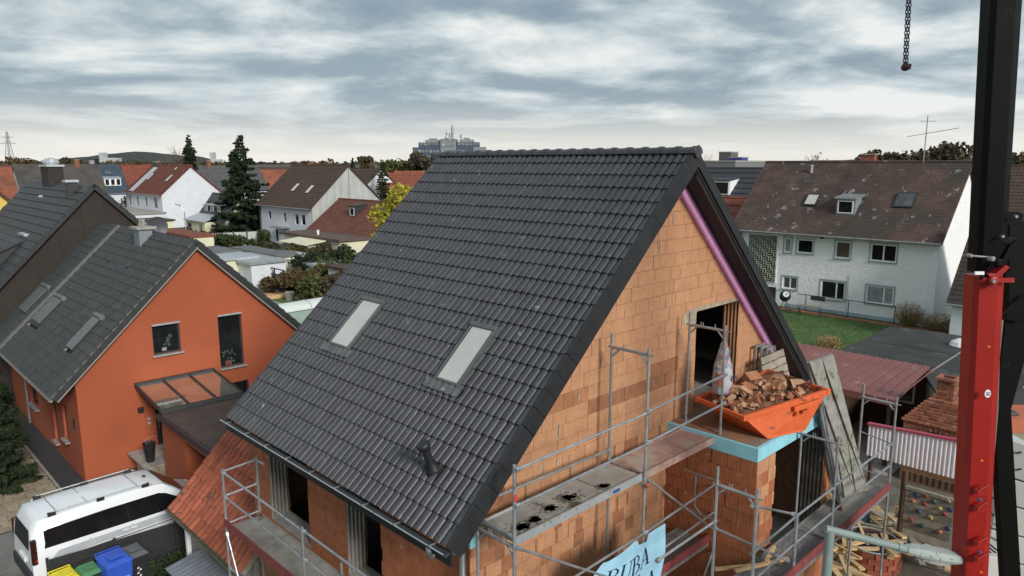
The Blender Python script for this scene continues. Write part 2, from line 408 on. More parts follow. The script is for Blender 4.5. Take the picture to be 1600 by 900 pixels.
for r in range(NR):
    for c in range(NC):
        va = V0 + .05 + c * TW; s = r * TL
        if any(va < h[1] and va + TW > h[0] and s < h[3] and s + TL > h[2] for h in HL): cut_cells.append((va, s)); continue
        p = BL[0] + V3((0, 1, 0)) * (va + TW) + sv * s + nv * 0
        cells.append((pxsize(p), va, s))
cells.sort(reverse=True)
stuff_t = MB()
for i, (q, va, s) in enumerate(cells):
    B = (BL[0] + V3((0, 1, 0)) * (va + TW) + sv * (s + rt.uniform(-.003, .003)) + nv * rt.uniform(-.002, .003), V3((0, -1, 0)), sv, nv)
    if i < 300: link_inst(t_me, 'roof_tile', roof, B)
    else: stuff_t.add([B[0] + B[1] * x + B[2] * y + B[3] * z for x, y, z in t_mb.v], t_mb.f)
stuff_t.build('roof_tiles', M_TILE, roof, stuff=True, smooth=True)
def tile_piece(a0, a1, b0, b1, va, s):
    bmx = bmesh.new(); vs = [bmx.verts.new(p) for p in t_mb.v]
    for f_ in t_mb.f: bmx.faces.new([vs[i] for i in f_])
    # tile x runs towards -v: x = va + TW - v
    for co, no in (((va + TW - a1, 0, 0), (-1, 0, 0)), ((va + TW - a0, 0, 0), (1, 0, 0)), ((0, b0 - s, 0), (0, -1, 0)), ((0, b1 - s + (.03 if b1 >= s + TL - .001 else 0), 0), (0, 1, 0))):
        bmesh.ops.bisect_plane(bmx, geom=bmx.verts[:] + bmx.edges[:] + bmx.faces[:], plane_co=co, plane_no=no, clear_outer=True)
    m_ = MB(); B = (BL[0] + V3((0, 1, 0)) * (va + TW) + sv * s, V3((0, -1, 0)), sv, nv); bmx.verts.index_update()
    m_.v = [B[0] + B[1] * q.co.x + B[2] * q.co.y + B[3] * q.co.z for q in bmx.verts]; m_.f = [tuple(q.index for q in f_.verts) for f_ in bmx.faces]; bmx.free()
    if m_.f: m_.build('cut_roof_tile', M_TILE, roof)
for va, s in cut_cells:
    ps = [(va, va + TW, s, s + TL)]
    for h in HL:
        np_ = []
        for (a0, a1, b0, b1) in ps:
            if a1 <= h[0] or a0 >= h[1] or b1 <= h[2] or b0 >= h[3]: np_.append((a0, a1, b0, b1)); continue
            if a0 < h[0]: np_.append((a0, h[0], b0, b1))
            if a1 > h[1]: np_.append((h[1], a1, b0, b1))
            if b0 < h[2]: np_.append((max(a0, h[0]), min(a1, h[1]), b0, h[2]))
            if b1 > h[3]: np_.append((max(a0, h[0]), min(a1, h[1]), h[3], b1))
        ps = np_
    for q in ps:
        if q[1] - q[0] > .012 and q[3] - q[2] > .012: tile_piece(*q, va, s)
rs = MB()
for r in range(NR):
    for c in range(NC):
        B = (BR[0] + V3((0, 1, 0)) * (V0 + .05 + c * TW) + srn * (r * TL), V3((0, 1, 0)), srn, nr)
        rs.add([B[0] + B[1] * x + B[2] * y + B[3] * z for x, y, z in t_mb.v], t_mb.f)
rs.build('far_slope_tiles', M_TILE, roof, stuff=True, smooth=True)
# verge tiles: hooked end pieces, one per course, on both rakes
vt = MB(); vt.box((0, 0, .0), (.075, TL + .02, .058)); vt.box((0, -.0, -.235), (.028, TL + .012, -.001))
vt_me = vt.mesh('verge_tile', M_VERGE)
for r in range(NR):
    jit = rt.uniform(-.004, .004)
    link_inst(vt_me, 'verge_tile', roof, (BL[0] + V3((0, V0, 0)) + sv * (r * TL + jit) + nv * .004, V3((0, 1, 0)), sv, -V3((0, 1, 0)).cross(sv) * -1 if False else nv))
vt = MB(); vt.box((0, 0, .0), (.075, TL + .02, .058)); vt.box((0, 0, -.12), (.028, TL + .012, -.001)); vr_me = vt.mesh('verge_tile', M_VERGE)
for r in range(NR):
    link_inst(vr_me, 'verge_tile', roof, (BR[0] + V3((0, V0, 0)) + srn * (r * TL + rt.uniform(-.004, .004)) + nr * .004, V3((0, 1, 0)), srn, nr))
vf = MB(); vf.box((0, 0, -.20), (.03, SLEN, .02))
for nm, B in (('far_verge_board', (BL[0] + V3((0, V1 - .03, 0)), V3((0, 1, 0)), sv, nv)), ('far_verge_board', (BR[0] + V3((0, V1 - .03, 0)), V3((0, 1, 0)), srn, nr))):
    link_inst(vf.mesh('verge_board', M_TILE), nm, roof, B)
# barge board under the right rake and dark soffit
bb = MB(); bb.ob(BR, .505 - .035 - .0, .505 + .0, -.0, SLEN - .30, -.30, -.240)
bb.build('barge_board', M_DKBOARD, roof)
# ridge tiles
nR = 20; rw = (V1 - V0) / nR
rm = MB(); segs = 9
def half(r0, y0, r1, y1, z=0):
    vs = []
    for rr, yy in ((r0, y0), (r1, y1)):
        for i in range(segs + 1):
            t = pi * i / segs; vs.append((rr * cos(t) * 1.12, yy, rr * sin(t) * .92 + z))
    rm.add(vs, [(i, i + 1, segs + 2 + i, segs + 1 + i) for i in range(segs)])
half(.125, 0, .112, rw + .02); half(.138, -.03, .138, .05); half(.138, -.03, .10, -.03); half(.138, .05, .115, .05)
rme = rm.mesh('ridge_tile', M_TILE, smooth=False)
for i in range(nR):
    link_inst(rme, 'ridge_tile', roof, (V3((RU, V0 + i * rw, RZ - .02)), V3((1, 0, 0)), V3((0, 1, 0)), V3((0, 0, 1))))
MB().box((RU - .03, V0 + .02, RZ - .3), (RU + .03, V1 - .02, RZ)).build('ridge_board', M_DKBOARD, roof)
mb = MB(); mb.lathe((RU, V0 - .035, RZ + .005), [(.02, -.012), (.105, -.01), (.115, .0), (.06, .01)], 14, (0, 1, 0)); mb.build('ridge_end_cap', M_TILE, roof)
# roof windows
M_RWG = pm('pale_roof_glass', (.50, .495, .47), .14, .08, 1.2, .02, 4, spec=.6)
M_RWF = pm('roof_window_frame', (.085, .095, .092), .38, .15, 4, .1, 30)
M_LEAD = pm('grey_flashing', (.10, .105, .11), .5, .25, 5, .5, 30, spots=((.25, .26, .27), 6, .62))
for (a, b) in SKY:
    w = MB(); f_ = .045
    w.ob(BL, a, b, s0w, s0w + f_, .0, .095); w.ob(BL, a, b, s1w - .085, s1w, .0, .115)
    w.ob(BL, a, a + f_, s0w + f_, s1w - .085, .0, .10); w.ob(BL, b - f_, b, s0w + f_, s1w - .085, .0, .10)
    w = w.build('roof_window', M_RWF, roof, bevel=.006)
    MB().ob(BL, a + f_, b - f_, s0w + f_, s1w - .085, .02, .078).build('pane', M_RWG, w)
    MB().ob(BL, a + f_ + .0, a + f_ + .012, s0w + f_, s1w - .085, .0785, .09).ob(BL, b - f_ - .012, b - f_, s0w + f_, s1w - .085, .0785, .09).build('sash', M_BLACK, w)
    fl = MB(); fl.ob(BL, a - .014, a - .001, s0w - .01, s1w + .01, -.02, .085); fl.ob(BL, b + .001, b + .014, s0w - .01, s1w + .01, -.02, .085)
    fl.build('flashing', M_RWF, w)
    ap = MB(); nn = 26; wdt = b - a + .28
    vs = []; 
    for i in range(nn + 1):
        x = a - .14 + wdt * i / nn
        for s_, h_ in ((s0w + .0, .075), (s0w - .17 + .012 * sin(i * 1.3), .082)):
            vs.append(BL[0] + V3((0, 1, 0)) * x + sv * s_ + nv * (h_ + .014 * cos((x - V0 - .05) * 2 * pi / (TW / 2) + pi)))
    ap.add(vs, [(2 * i, 2 * i + 1, 2 * i + 3, 2 * i + 2) for i in range(nn)]); ap.build('apron', M_LEAD, w, smooth=True)
# vent pipe
vb = V3((-2.70, .60, 6.19)); 
vp = MB(); vp.ob((vb, V3((0, 1, 0)), sv, nv), -.15, .15, -.17, .17, -.01, .035); vp = vp.build('vent_pipe', M_BLACK, roof, bevel=.01)
MB().lathe(vb, [(.13, .0), (.115, .06), (.075, .13), (.062, .20), (.055, .46), (.055, .47)], 18, (-.42, 0, 1)).build('collar', M_BLACK, vp, smooth=True)
MB().lathe(vb + V3((-.42, 0, 1)).normalized() * .44, [(.06, -.03), (.095, -.01), (.10, .02), (.10, .06), (.085, .085), (.03, .10)], 18, (-.42, 0, 1)).build('cap', M_BLACK, vp, smooth=True)
# fascia, gutter, downpipe
MB().box((LU + .0, V0 + .02, LZ - .25), (LU + .03, V1, LZ - .045)).build('fascia', M_BLACK, roof)
def gutter_mb(u, va, vb_, z, r, sx=-1):
    mb = MB(); n = 8; vs = []
    for v in (va, vb_):
        for rr in (r, r - .006):
            for i in range(n + 1):
                t = pi + pi * i / n; vs.append((u + rr * cos(t), v, z + rr * sin(t)))
    m_ = n + 1
    fs = []
    for i in range(n):
        fs.append((i, i + 1, 2 * m_ + i + 1, 2 * m_ + i)); fs.append((m_ + i, 3 * m_ + i, 3 * m_ + i + 1, m_ + i + 1))
    mb.add(vs, fs); mb.tube((u - r, va, z), (u - r, vb_, z), .011, 6)
    for v in (va, vb_): mb.add([(u + (r) * cos(pi + pi * i / n), v, z + r * sin(pi + pi * i / n)) for i in range(n + 1)], [tuple(range(n + 1))])
    return mb
g = gutter_mb(LU - .06, V0 + .02, V1, LZ - .03, .055).build('gutter', pm('shaded_zinc', (.06, .063, .068), .45, .2, 4, .2, 30, metal=.3), house)  # zinc darkened to paint the shade on the gutter's underside
MB().tube((LU - .117, V0 + .02, LZ - .026), (LU - .117, V1, LZ - .026), .010, 6).build('gutter_bead', M_ALU, g)  # bright bead paints the lit edge of the gutter
gb = MB()
for i in range(9):
    v = V0 + .3 + i * .8; gb.box((LU - .135, v, LZ - .02), (LU - .0, v + .03, LZ - .012))
gb.build('bracket', M_GALV, g)
MB().path([(LU - .07, -.12, LZ - .08), (LU - .07, -.12, LZ - .2), (EW - .22, -.02, LZ - .42), (EW - .10, .05, LZ - .50), (EW - .10, .05, .1)], .05, 12).build('downpipe', pm('zinc', (.17, .18, .185), .45, .2, 4, .2, 30, metal=.4), house, smooth=True)

# ---- walls
K = (RZ - LZ) / (RU - LU)
def under(u):       # height of the roof underside above the gable
    return RZ - .245 - K * abs(u - RU)
body = MB()
GW = [(EW, 0), (EE + .35, 0), (EE + .35, under(EE + .35)), (RU, under(RU)), (EW, under(EW))]
DOOR = (3.33, 4.99, 5.75, 7.78)
wall_cells(body, V3((0, .02, 0)), V3((1, 0, 0)), V3((0, -1, 0)), GW, [DOOR], .3, .34)
body.quad(*[(u, V1 - .1, z) for u, z in ((EW, 5.46), (EE + .35, 5.46), GW[2], GW[3], GW[4])]); body.quad((EW, 7.1, 0), (EE + .35, 7.1, 0), (EE + .35, 7.1, 5.46), (EW, 7.1, 5.46)); body.quad((EW, 7.1, 5.46), (EE + .35, 7.1, 5.46), (EE + .35, V1 - .1, 5.46), (EW, V1 - .1, 5.46))
OPW = [(4.72, 6.35, 3.27, 5.45), (2.28, 3.36, 3.27, 5.45)]
wall_cells(body, V3((EW + .02, 0, 0)), V3((0, 1, 0)), V3((-1, 0, 0)), [(0, 0), (7.12, 0), (7.12, 5.44), (0, 5.44)], OPW, .3, .40)
body.quad((EE + .35, 0, 0), (EE + .35, 7.1, 0), (EE + .35, 7.1, 5.46), (EE + .35, 0, 5.46))
wallp = body.build('wall', M_MORTAR, house)
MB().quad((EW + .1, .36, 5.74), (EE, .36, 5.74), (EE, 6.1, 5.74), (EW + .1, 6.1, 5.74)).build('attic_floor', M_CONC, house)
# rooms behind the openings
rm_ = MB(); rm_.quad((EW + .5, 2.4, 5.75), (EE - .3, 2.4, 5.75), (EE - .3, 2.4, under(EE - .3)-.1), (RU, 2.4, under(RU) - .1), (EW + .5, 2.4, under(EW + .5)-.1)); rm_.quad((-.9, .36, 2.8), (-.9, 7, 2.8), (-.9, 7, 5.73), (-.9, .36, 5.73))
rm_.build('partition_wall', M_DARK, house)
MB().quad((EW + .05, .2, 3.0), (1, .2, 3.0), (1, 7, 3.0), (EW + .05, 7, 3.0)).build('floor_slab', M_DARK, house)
st_ = MB()
for i in range(14): st_.box((3.2, 1.3, 5.78 + i * .10), (5.1, 1.36 + i * .02, 5.83 + i * .10))
st_.build('stacked_boards', pm('dark_red_batten', (.16, .05, .04), .9, .3, 4, .3, 30), house)
WETS = [hv(275 / 3.75 + 780, 600 / 3.75 + 480, 0)]
def wet(u, z):
    zc = 6.53
    for (x0, x1, zz) in WET:
        if x0 < u < x1 and abs(z - zz) < .125: return True
    return False
# dark rows traced from the wall: (u from, u to, course centre z)
WET = []
for (xa, ya, xb, yb) in ((852, 628, 908, 605), (918, 634, 960, 612), (955, 620, 1000, 602), (1000, 604, 1070, 578), (1022, 573, 1056, 562), (985, 696, 1000, 688)):
    a_ = hv(xa, ya, 0); b_ = hv(xb, yb, 0); WET.append((a_[0], b_[0], (a_[2] + b_[2]) / 2))
bricks = []
rb = random.Random(3)
rake = [(EW, 2.0), (7.4, 2.0), (7.4, under(7.4) - .23), (2.60, 9.995), (1.60, 9.995), (EW, under(EW) + .05)]
z = 2.0; row = 0
while z < 10.3:
    u = EW - (.12 if row % 2 else 0)
    while u < 7.4:
        w = rb.choice((.25, .25, .31, .37)) if z > 5.6 else (.055 if rb.random() < .22 else rb.choice((.18, .25, .31)))
        pieces = [(u, u + w, z, z + .25)]
        for h in (DOOR, (3.34 - .02, 5, 0, 0)):
            np_ = []
            for (a0, a1, b0, b1) in pieces:
                if a1 <= h[0] or a0 >= h[1] or b1 <= h[2] or b0 >= h[3]: np_.append((a0, a1, b0, b1)); continue
                if a0 < h[0]: np_.append((a0, h[0], b0, b1))
                if a1 > h[1]: np_.append((h[1], a1, b0, b1))
                if b0 < h[2] - .03: np_.append((max(a0, h[0]), min(a1, h[1]), b0, h[2]))
                if b1 > h[3] + .03: np_.append((max(a0, h[0]), min(a1, h[1]), h[3], b1))
            pieces = np_
        for (a0, a1, b0, b1) in pieces:
            if a1 - a0 < .04: continue
            pg = clip_convex([(a0 + .003, b0 + .003), (a1 - .003, b0 + .003), (a1 - .003, b1 - .003), (a0 + .003, b1 - .003)], rake)
            if len(pg) >= 3 and area2(pg) > .004:
                c = (sum(p[0] for p in pg) / len(pg), 0, sum(p[1] for p in pg) / len(pg))
                dep = .012 + rb.uniform(-.004, .004) + (rb.uniform(0, .012) if z < 5.5 else 0)
                q = (c[2] < 5.4 and rb.random() < .03) or (c[0] < -1.75 and c[2] < 6.2 and rb.random() < .8)
                mat_ = M_BRICKD if (wet(c[0], c[2]) or q or w < .1) else M_BRICK  # narrow dark pieces paint the shade in the vertical joints
                hid = (2.45 < c[0] and c[2] < 5.5)
                bricks.append((pxsize(c) * math.sqrt(area2(pg)) * (0.1 if hid else 1), 'g', pg, dep, mat_, c))
        u += w
    z += .25; row += 1
# eave wall blocks
z = 2.0; row = 0
while z < 5.7:
    v = -.0 - (.12 if row % 2 else 0)
    while v < 7.12:
        w = rb.choice((.25, .31, .37)); pieces = [(v, v + w, z, z + .25)]
        for h in OPW:
            np_ = []
            for (a0, a1, b0, b1) in pieces:
                if a1 <= h[0] or a0 >= h[1] or b1 <= h[2] or b0 >= h[3]: np_.append((a0, a1, b0, b1)); continue
                if a0 < h[0]: np_.append((a0, h[0], b0, b1))
                if a1 > h[1]: np_.append((h[1], a1, b0, b1))
                if b0 < h[2] - .03: np_.append((max(a0, h[0]), min(a1, h[1]), b0, h[2]))
            pieces = np_
        for (a0, a1, b0, b1) in pieces:
            a0 = max(a0, .0); a1 = min(a1, 7.12)
            if a1 - a0 < .05: continue
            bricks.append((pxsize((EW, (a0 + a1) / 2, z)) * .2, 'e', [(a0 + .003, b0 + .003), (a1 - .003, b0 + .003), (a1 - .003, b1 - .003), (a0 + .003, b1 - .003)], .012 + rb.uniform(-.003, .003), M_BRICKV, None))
        v += w
    z += .25; row += 1
# extension blocks
EU0, EU1, EV, SZ = 2.44, 5.75, -1.84, 5.75
EXO = (3.16, 5.35, 3.05, 5.50)
z = 1.0; row = 0
while z < 5.5:
    for face in ('l', 'f'):
        a = EV - (.12 if row % 2 else 0) if face == 'l' else EU0 - (.12 if (row + 1) % 2 else 0); end = 0.0 if face == 'l' else EU1
        while a < end:
            w = rb.choice((.18, .25, .25, .31)); a0 = max(a, EV if face == 'l' else EU0); a1 = min(a + w, end); ps = [(a0, a1, z, min(z + .25, 5.5))]
            if face == 'f':
                np_ = []
                for (a0_, a1_, b0, b1) in ps:
                    h = EXO
                    if a1_ <= h[0] or a0_ >= h[1] or b1 <= h[2] + .02: np_.append((a0_, a1_, b0, b1)); continue
                    if a0_ < h[0]: np_.append((a0_, h[0], b0, b1))
                    if a1_ > h[1]: np_.append((h[1], a1_, b0, b1))
                ps = np_
            for (a0_, a1_, b0, b1) in ps:
                if a1_ - a0_ < .05: continue
                c = (EU0, (a0_ + a1_) / 2, z) if face == 'l' else ((a0_ + a1_) / 2, EV, z)
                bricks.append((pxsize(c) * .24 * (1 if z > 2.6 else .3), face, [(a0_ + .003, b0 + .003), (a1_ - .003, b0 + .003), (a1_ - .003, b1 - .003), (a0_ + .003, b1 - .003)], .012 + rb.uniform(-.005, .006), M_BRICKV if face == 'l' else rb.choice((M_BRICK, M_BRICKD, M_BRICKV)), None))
            a += w
    z += .25; row += 1
bricks.sort(key=lambda b: -b[0])
rest = {}
def brick_pts(face, pg, dep):
    if face == 'g': return [(a, .02, b) for a, b in pg], (0, -dep - .012, 0)
    if face == 'e': return [(EW + .02, a, b) for a, b in pg], (-dep - .012, 0, 0)
    if face == 'l': return [(EU0 + .02, a, b) for a, b in pg], (-dep - .012, 0, 0)
    return [(a, EV + .02, b) for a, b in pg], (0, -dep - .012, 0)
for i, (q, face, pg, dep, m_, c) in enumerate(bricks):
    pts, vec = brick_pts(face, pg, dep)
    if i < 300:
        off = V3(pts[0]); mb = MB(); mb.prism(pts, vec); me = mb.mesh('brick', m_, off)
        o = bpy.data.objects.new('brick', me); COL.objects.link(o); o.parent = wallp; o.location = off - V3(ORG[house.name])
    else: rest.setdefault((face, m_.name), MB()).prism(pts, vec)
for (fc, mn), mb in rest.items(): mb.build('bricks', MATS[mn], wallp, stuff=True)
# mortar smears and lintel at the attic door
ln = MB(); ln.box((3.0, -.014, 7.78), (5.0, .01, 7.86)); ln.box((2.85, -.012, 7.55), (3.30, .01, 7.80)); ln.build('lintel', pm('mortar_smear', (.33, .27, .20), .95, .4, 7, .6, 40), wallp)
sm_ = pm('grey_mortar_smear', (.36, .33, .29), .95, .3, 9, .5, 40)
rsm = random.Random(9)
for k_ in range(46):
    uu, zz2 = rsm.uniform(-2.0, 2.9), rsm.choice([2.0 + .25 * q_ for q_ in range(13, 31)]) + rsm.uniform(.0, .1)
    if zz2 > under(uu) - .8 or (3.2 < uu < 5.1): continue
    hh_ = rsm.uniform(.12, .26); ww_ = rsm.uniform(.008, .028)
    MB().prism([(uu, -.022, zz2), (uu + ww_, -.022, zz2 + .02), (uu + ww_ * .8, -.022, zz2 + hh_), (uu + ww_ * .1, -.022, zz2 + hh_ * .9)], (0, .02, 0)).build('mortar_smear', sm_, wallp)
# ribbed reveals
MB().box((4.985, .0, 5.76), (5.05, .34, 7.77)).build('door_jamb', M_JAMB2, wallp)
for (a0, a1, b0, b1) in OPW:
    MB().box((EW + .0, a1 - .012, b0), (EW + .40, a1 + .04, b1)).build('window_jamb', M_JAMB, wallp)
    MB().box((EW - .005, a0 + .0, b0 - .04), (EW + .40, a1, b0 + .012)).build('window_sill', M_CONC, wallp)
# pink insulation along the top of the gable
pk = MB(); zu = lambda u: under(u) + .01
pk.prism([(RU, -.075, zu(RU)), (RU, -.075, zu(RU) - .27), (EE + .5, -.075, zu(EE + .5) - .27), (EE + .5, -.075, zu(EE + .5))], (0, .10, 0))
pk.prism([(RU - .001, -.036, zu(RU)), (2.56, -.036, 10.0), (RU - .555 / K, -.036, 10.0)], (0, .06, 0))
pk.build('insulation_strip', M_PINK, wallp)
# extension body, slab, insulation edge
ex = MB()
wall_cells(ex, V3((0, EV + .02, 0)), V3((1, 0, 0)), V3((0, -1, 0)), [(EU0 + .02, 0), (EU1, 0), (EU1, 5.5), (EU0 + .02, 5.5)], [EXO], .3, .42)
ex.quad((EU0 + .02, EV + .02, 0), (EU0 + .02, 0, 0), (EU0 + .02, 0, 5.5), (EU0 + .02, EV + .02, 5.5)); ex.quad((EU1, EV + .02, 0), (EU1, 0, 0), (EU1, 0, 5.5), (EU1, EV + .02, 5.5)); ex.quad((EU1 - .25, EV + .06, 3.05), (EU1 - .25, -.1, 3.05), (EU1 - .25, -.1, 5.5), (EU1 - .25, EV + .06, 5.5))
ex = ex.build('extension', M_MORTAR, house)
MB().quad((EU0 + .1, -.1, 3.05), (EU1 - .02, -.1, 3.05), (EU1 - .02, -.1, 5.5), (EU0 + .1, -.1, 5.5)).build('inner_wall', M_DARK, ex)
MB().box((EU0 + .1, EV + .03, 3.0), (EU1, -.1, 3.05)).build('floor_slab', M_CONC, ex)
MB().box((EXO[1] - .01, EV + .0, 3.06), (EXO[1] + .05, EV + .42, 5.49)).build('door_jamb', pm('dark_jamb_block', (.22, .19, .16), .9, .3, 4, .4, 50, wave=[('Y', .08, 1.0, .03, .5)]), ex)
MB().box((EU0 + .06, EV + .06, 5.51), (EU1, .0, SZ)).build('slab', pm('dusty_slab', (.27, .145, .085), .95, .3, 2.2, .5, 25, col2=(.20, .15, .12), spots=((.36, .2, .12), 6, .62)), ex)
for a_, b_ in (((EU0, EV, 5.505), (EU0 + .058, -.005, SZ + .004)), ((EU0 + .0585, EV, 5.505), (EU1, EV + .058, SZ + .004))): MB().box(a_, b_).build('edge_insulation', M_BLUE, ex)
for a_, b_ in (((EW + .1, -.035, 5.16), (EW - .03, .002, 5.60)), ((EW - .04, .8, 2.72), (EW - .001, 7.0, 3.0)), ((EW, -.04, 2.5), (2.4, -.001, 2.95))): MB().box(a_, b_).build('edge_insulation', M_BLUE, wallp)
# ================================================================ scaffolds
M_DECK = pm('scaffold_deck', (.27, .255, .23), .85, .25, 3, .4, 40, spots=((.07, .055, .04), 1.1, .60))
M_DECKR = pm('red_wood_deck', (.34, .20, .17), .85, .25, 5, .4, 40, col2=(.36, .30, .25), streak=.3)
M_DECKG = pm('gritty_deck', (.17, .165, .165), .95, .5, 22, .9, 40, spots=((.42, .42, .42), 26, .62), bdist=.02)
M_TOE = pm('red_toe_board', (.20, .045, .045), .8, .3, 5, .4, 40, streak=.3, spots=((.35, .25, .23), 9, .66))
M_WOOD = pm('fresh_timber', (.52, .36, .18), .8, .15, 5, .3, 50, ovar=.18)
M_GREYWOOD = pm('weathered_timber', (.28, .25, .20), .9, .25, 5, .4, 50, ovar=.15, streak=.3)
M_COUP = pm('coupler_red', (.30, .10, .06), .6, .2, 8, .3, 40)
M_STICK = pm('blue_sticker', (.03, .07, .25), .5, .1, 5, .05, 20)
PT = .0242
def post(p, z0, z1, par, foot=True):
    m = MB(); m.tube((p[0], p[1], z0), (p[0], p[1], z1), PT, 10); 
    o = m.build('post', M_GALV, par, smooth=False)
    j = MB()
    z = 1.85
    while z < z1 - .25:
        j.tube((p[0], p[1], z - .09), (p[0], p[1], z + .03), PT + .006, 10); z += 2.0
    if j.v: j.build('collar', M_GALV, o)
    return o
def rail(a, b, par, r=PT * .85, name='guard_rail', m=None):
    o = MB().tube(a, b, r, 8).build(name, m or M_GALV, par)
    d = (V3(b) - V3(a)).normalized(); q = MB()
    for e, s_ in ((V3(a), 1), (V3(b), -1)): q.tube(e + d * s_ * .02 - d * .035, e + d * s_ * .02 + d * .035, r + .016, 6)
    q.build('coupler', M_GALV, o); return o
def frame_top(a, b, z, par):
    """transom of an H-frame between inner post a and outer post b with corner gussets and spigots"""
    a = V3((a[0], a[1], z)); b = V3((b[0], b[1], z)); d = (b - a).normalized(); m = MB()
    m.tube(a, b, .026, 8); m.tube(a + d * .17, a - V3((0, 0, .17)), .016, 6); m.tube(b - d * .17, b - V3((0, 0, .17)), .016, 6)
    m.tube(a - d * .07, b + d * .09, .014, 6)
    for t in (.32, .38, .72): m.tube(a + (b - a) * t, a + (b - a) * t + V3((0, 0, .085)), .009, 6)
    return m.build('transom', M_GALV, par)
# --- gable side
gs = thing('gable_scaffold', 'galvanised scaffold bays standing along the orange block gable wall', 'scaffold', (0, -.66, 0))
IV, OV, DZ = -.30, -1.02, 5.70
ST = [-2.66, .27, 2.60]
for i, u in enumerate(ST):
    post((u, OV), 0, 6.78 if i == 0 else 7.78, gs); post((u, IV), 0, 5.98 if i == 0 else 7.90, gs)
    for z in (DZ - .07, 3.63, 1.63): frame_top((u, IV), (u, OV), z, gs)
    if i: frame_top((u, IV), (u, OV), 7.68, gs)
def deck(u0, u1, v0, v1, z, m, par, name='deck', alu=True, axis='u'):
    d = MB().box((u0, v0, z - .05), (u1, v1, z)).build(name, m, par)
    r_ = M_ALU if alu else m
    if axis == 'u':
        for v in (v0, v1):
            s_ = -1 if v == v0 else 1
            MB().box((u0, v, z - .085), (u1, v + s_ * .022, z + .035)).build('deck_rail', r_, d)
    else:
        for u in (u0, u1):
            s_ = -1 if u == u0 else 1
            MB().box((u, v0, z - .085), (u + s_ * .022, v1, z + .035)).build('deck_rail', r_, d)
    return d
d1 = deck(ST[0] + .05, ST[1] - .04, OV + .045, IV - .045, DZ, M_DECK, gs)
MB().box((-.62, OV + .05, DZ), (-.61, IV - .05, DZ + .004)).build('seam', M_BLACK, d1)
MB().box((-.52, OV + .0225, DZ - .055), (-.36, OV + .0185, DZ - .005)).build('sticker', M_STICK, d1)
deck(ST[1] + .04, ST[2] - .02, OV + .045, IV - .045, DZ, M_DECKR, gs, alu=False)
# damp mud patches lying on the deck
rm2 = random.Random(4)
M_MUD = pm('damp_mud', (.13, .115, .09), .8, .4, 12, 1.0, 40)
def blob(c, r, n, rn, squash=.7):
    pts = []
    for i in range(n):
        t = 2 * pi * i / n; q = r * (rn.uniform(.65, 1.1)); pts.append((c[0] + cos(t) * q, c[1] + sin(t) * q * squash))
    m = MB(); m.prism([(a, b, c[2] + .001) for a, b in pts], (0, 0, .012)); return m
for (x, y, r) in ((888, 778, .27), (944, 760, .12), (860, 795, .15), (818, 827, .20), (835, 813, .14)):
    c = hz(x, y, DZ); blob((c[0], max(OV + .2, min(IV - .2, c[1])), DZ), r, 22, rm2); 
    bl0 = MB()
    for q_ in range(150):
        th_, rd_ = rm2.uniform(0, 6.28), abs(rm2.gauss(0, .55)) * r; ux, vy = c[0] + cos(th_) * rd_, min(IV - .1, max(OV + .1, max(OV + .2, min(IV - .2, c[1])) + sin(th_) * rd_ * .75)); bs_ = rm2.uniform(.012, .045) * (1.3 - min(1, rd_ / r)) + .006; k_ = blob((ux, vy, DZ), bs_, 6, rm2); o0 = len(bl0.v); bl0.v += k_.v; bl0.f += [tuple(i + o0 for i in f_) for f_ in k_.f]
    bl0.build('mud_patch', M_MUD, d1, stuff=True)
rail((ST[0], OV - .03, 6.72), (ST[1], OV - .03, 6.76), gs); rail((ST[1], OV - .03, 6.78), (ST[2] + .05, OV - .03, 6.88), gs)
rail((ST[0], OV - .03, 6.22), (ST[1], OV - .03, 6.24), gs); rail((ST[1], OV - .03, 6.26), (ST[2] + .05, OV - .03, 6.34), gs)
rail((ST[0] + .02, IV, 5.98), (ST[1], IV, 5.92), gs)
rail((ST[0], IV - .04, 5.78), (ST[0], OV + .03, 5.78), gs, name='end_rail')
rail((ST[0] + .03, OV - .04, 5.62), (ST[1] - .05, OV - .04, 3.78), gs, name='brace'); rail((ST[1] + .05, OV - .04, 5.62), (ST[2], OV - .04, 3.85), gs, name='brace')
rail((ST[2] - .05, OV - .08, 3.75), (ST[1] + .9, OV - .1, 1.9), gs, name='brace')
rail((ST[0], OV - .03, 4.68), (ST[1], OV - .03, 4.72), gs); rail((ST[1], OV - .03, 4.72), (ST[2], OV - .03, 4.85), gs); rail((ST[1], OV - .03, 4.2), (ST[2], OV - .03, 4.3), gs)
deck(ST[0] + .05, ST[1] - .04, OV + .045, IV - .045, 3.7, M_DECKG, gs, alu=False); deck(ST[1] + .04, ST[2] - .04, OV + .045, IV - .045, 3.7, M_DECKG, gs, alu=False)
MB().box((ST[1] + .03, OV - .005, 3.71), (ST[2] - .02, OV + .02, 3.87)).build('toe_board', M_TOE, gs)
# hanging bracket of a second frame inside the corner
hb_ = MB()
a = V3((2.2, -.55, 5.05)); hb_.path([a, a + V3((.0, -.75, .0))], .014, 6); hb_.path([a + V3((0, -.25, 0)), a + V3((0, -.25, -.62)), a + V3((0, -.40, -.75))], .014, 6); hb_.path([a + V3((0, 0, -.75)), a + V3((0, -.8, -.75))], .014, 6); hb_.path([a + V3((0, -.25, -.1)), a + V3((0, -.40, 0))], .012, 6)
hb_.build('bracket', M_GALV, gs)
for z, c in ((5.55, 0), (3.8, 1)):
    MB().tube((ST[1 + c] - .05, OV - .06, z), (ST[1 + c] + .05, OV - .06, z), .035, 8).build('coupler', M_COUP, gs)
MB().box((ST[0] - .026, OV - .028, 6.28), (ST[0] + .026, OV - .0255, 6.38)).build('sticker', pm('red_tape', (.6, .05, .04), .5, .1), gs)
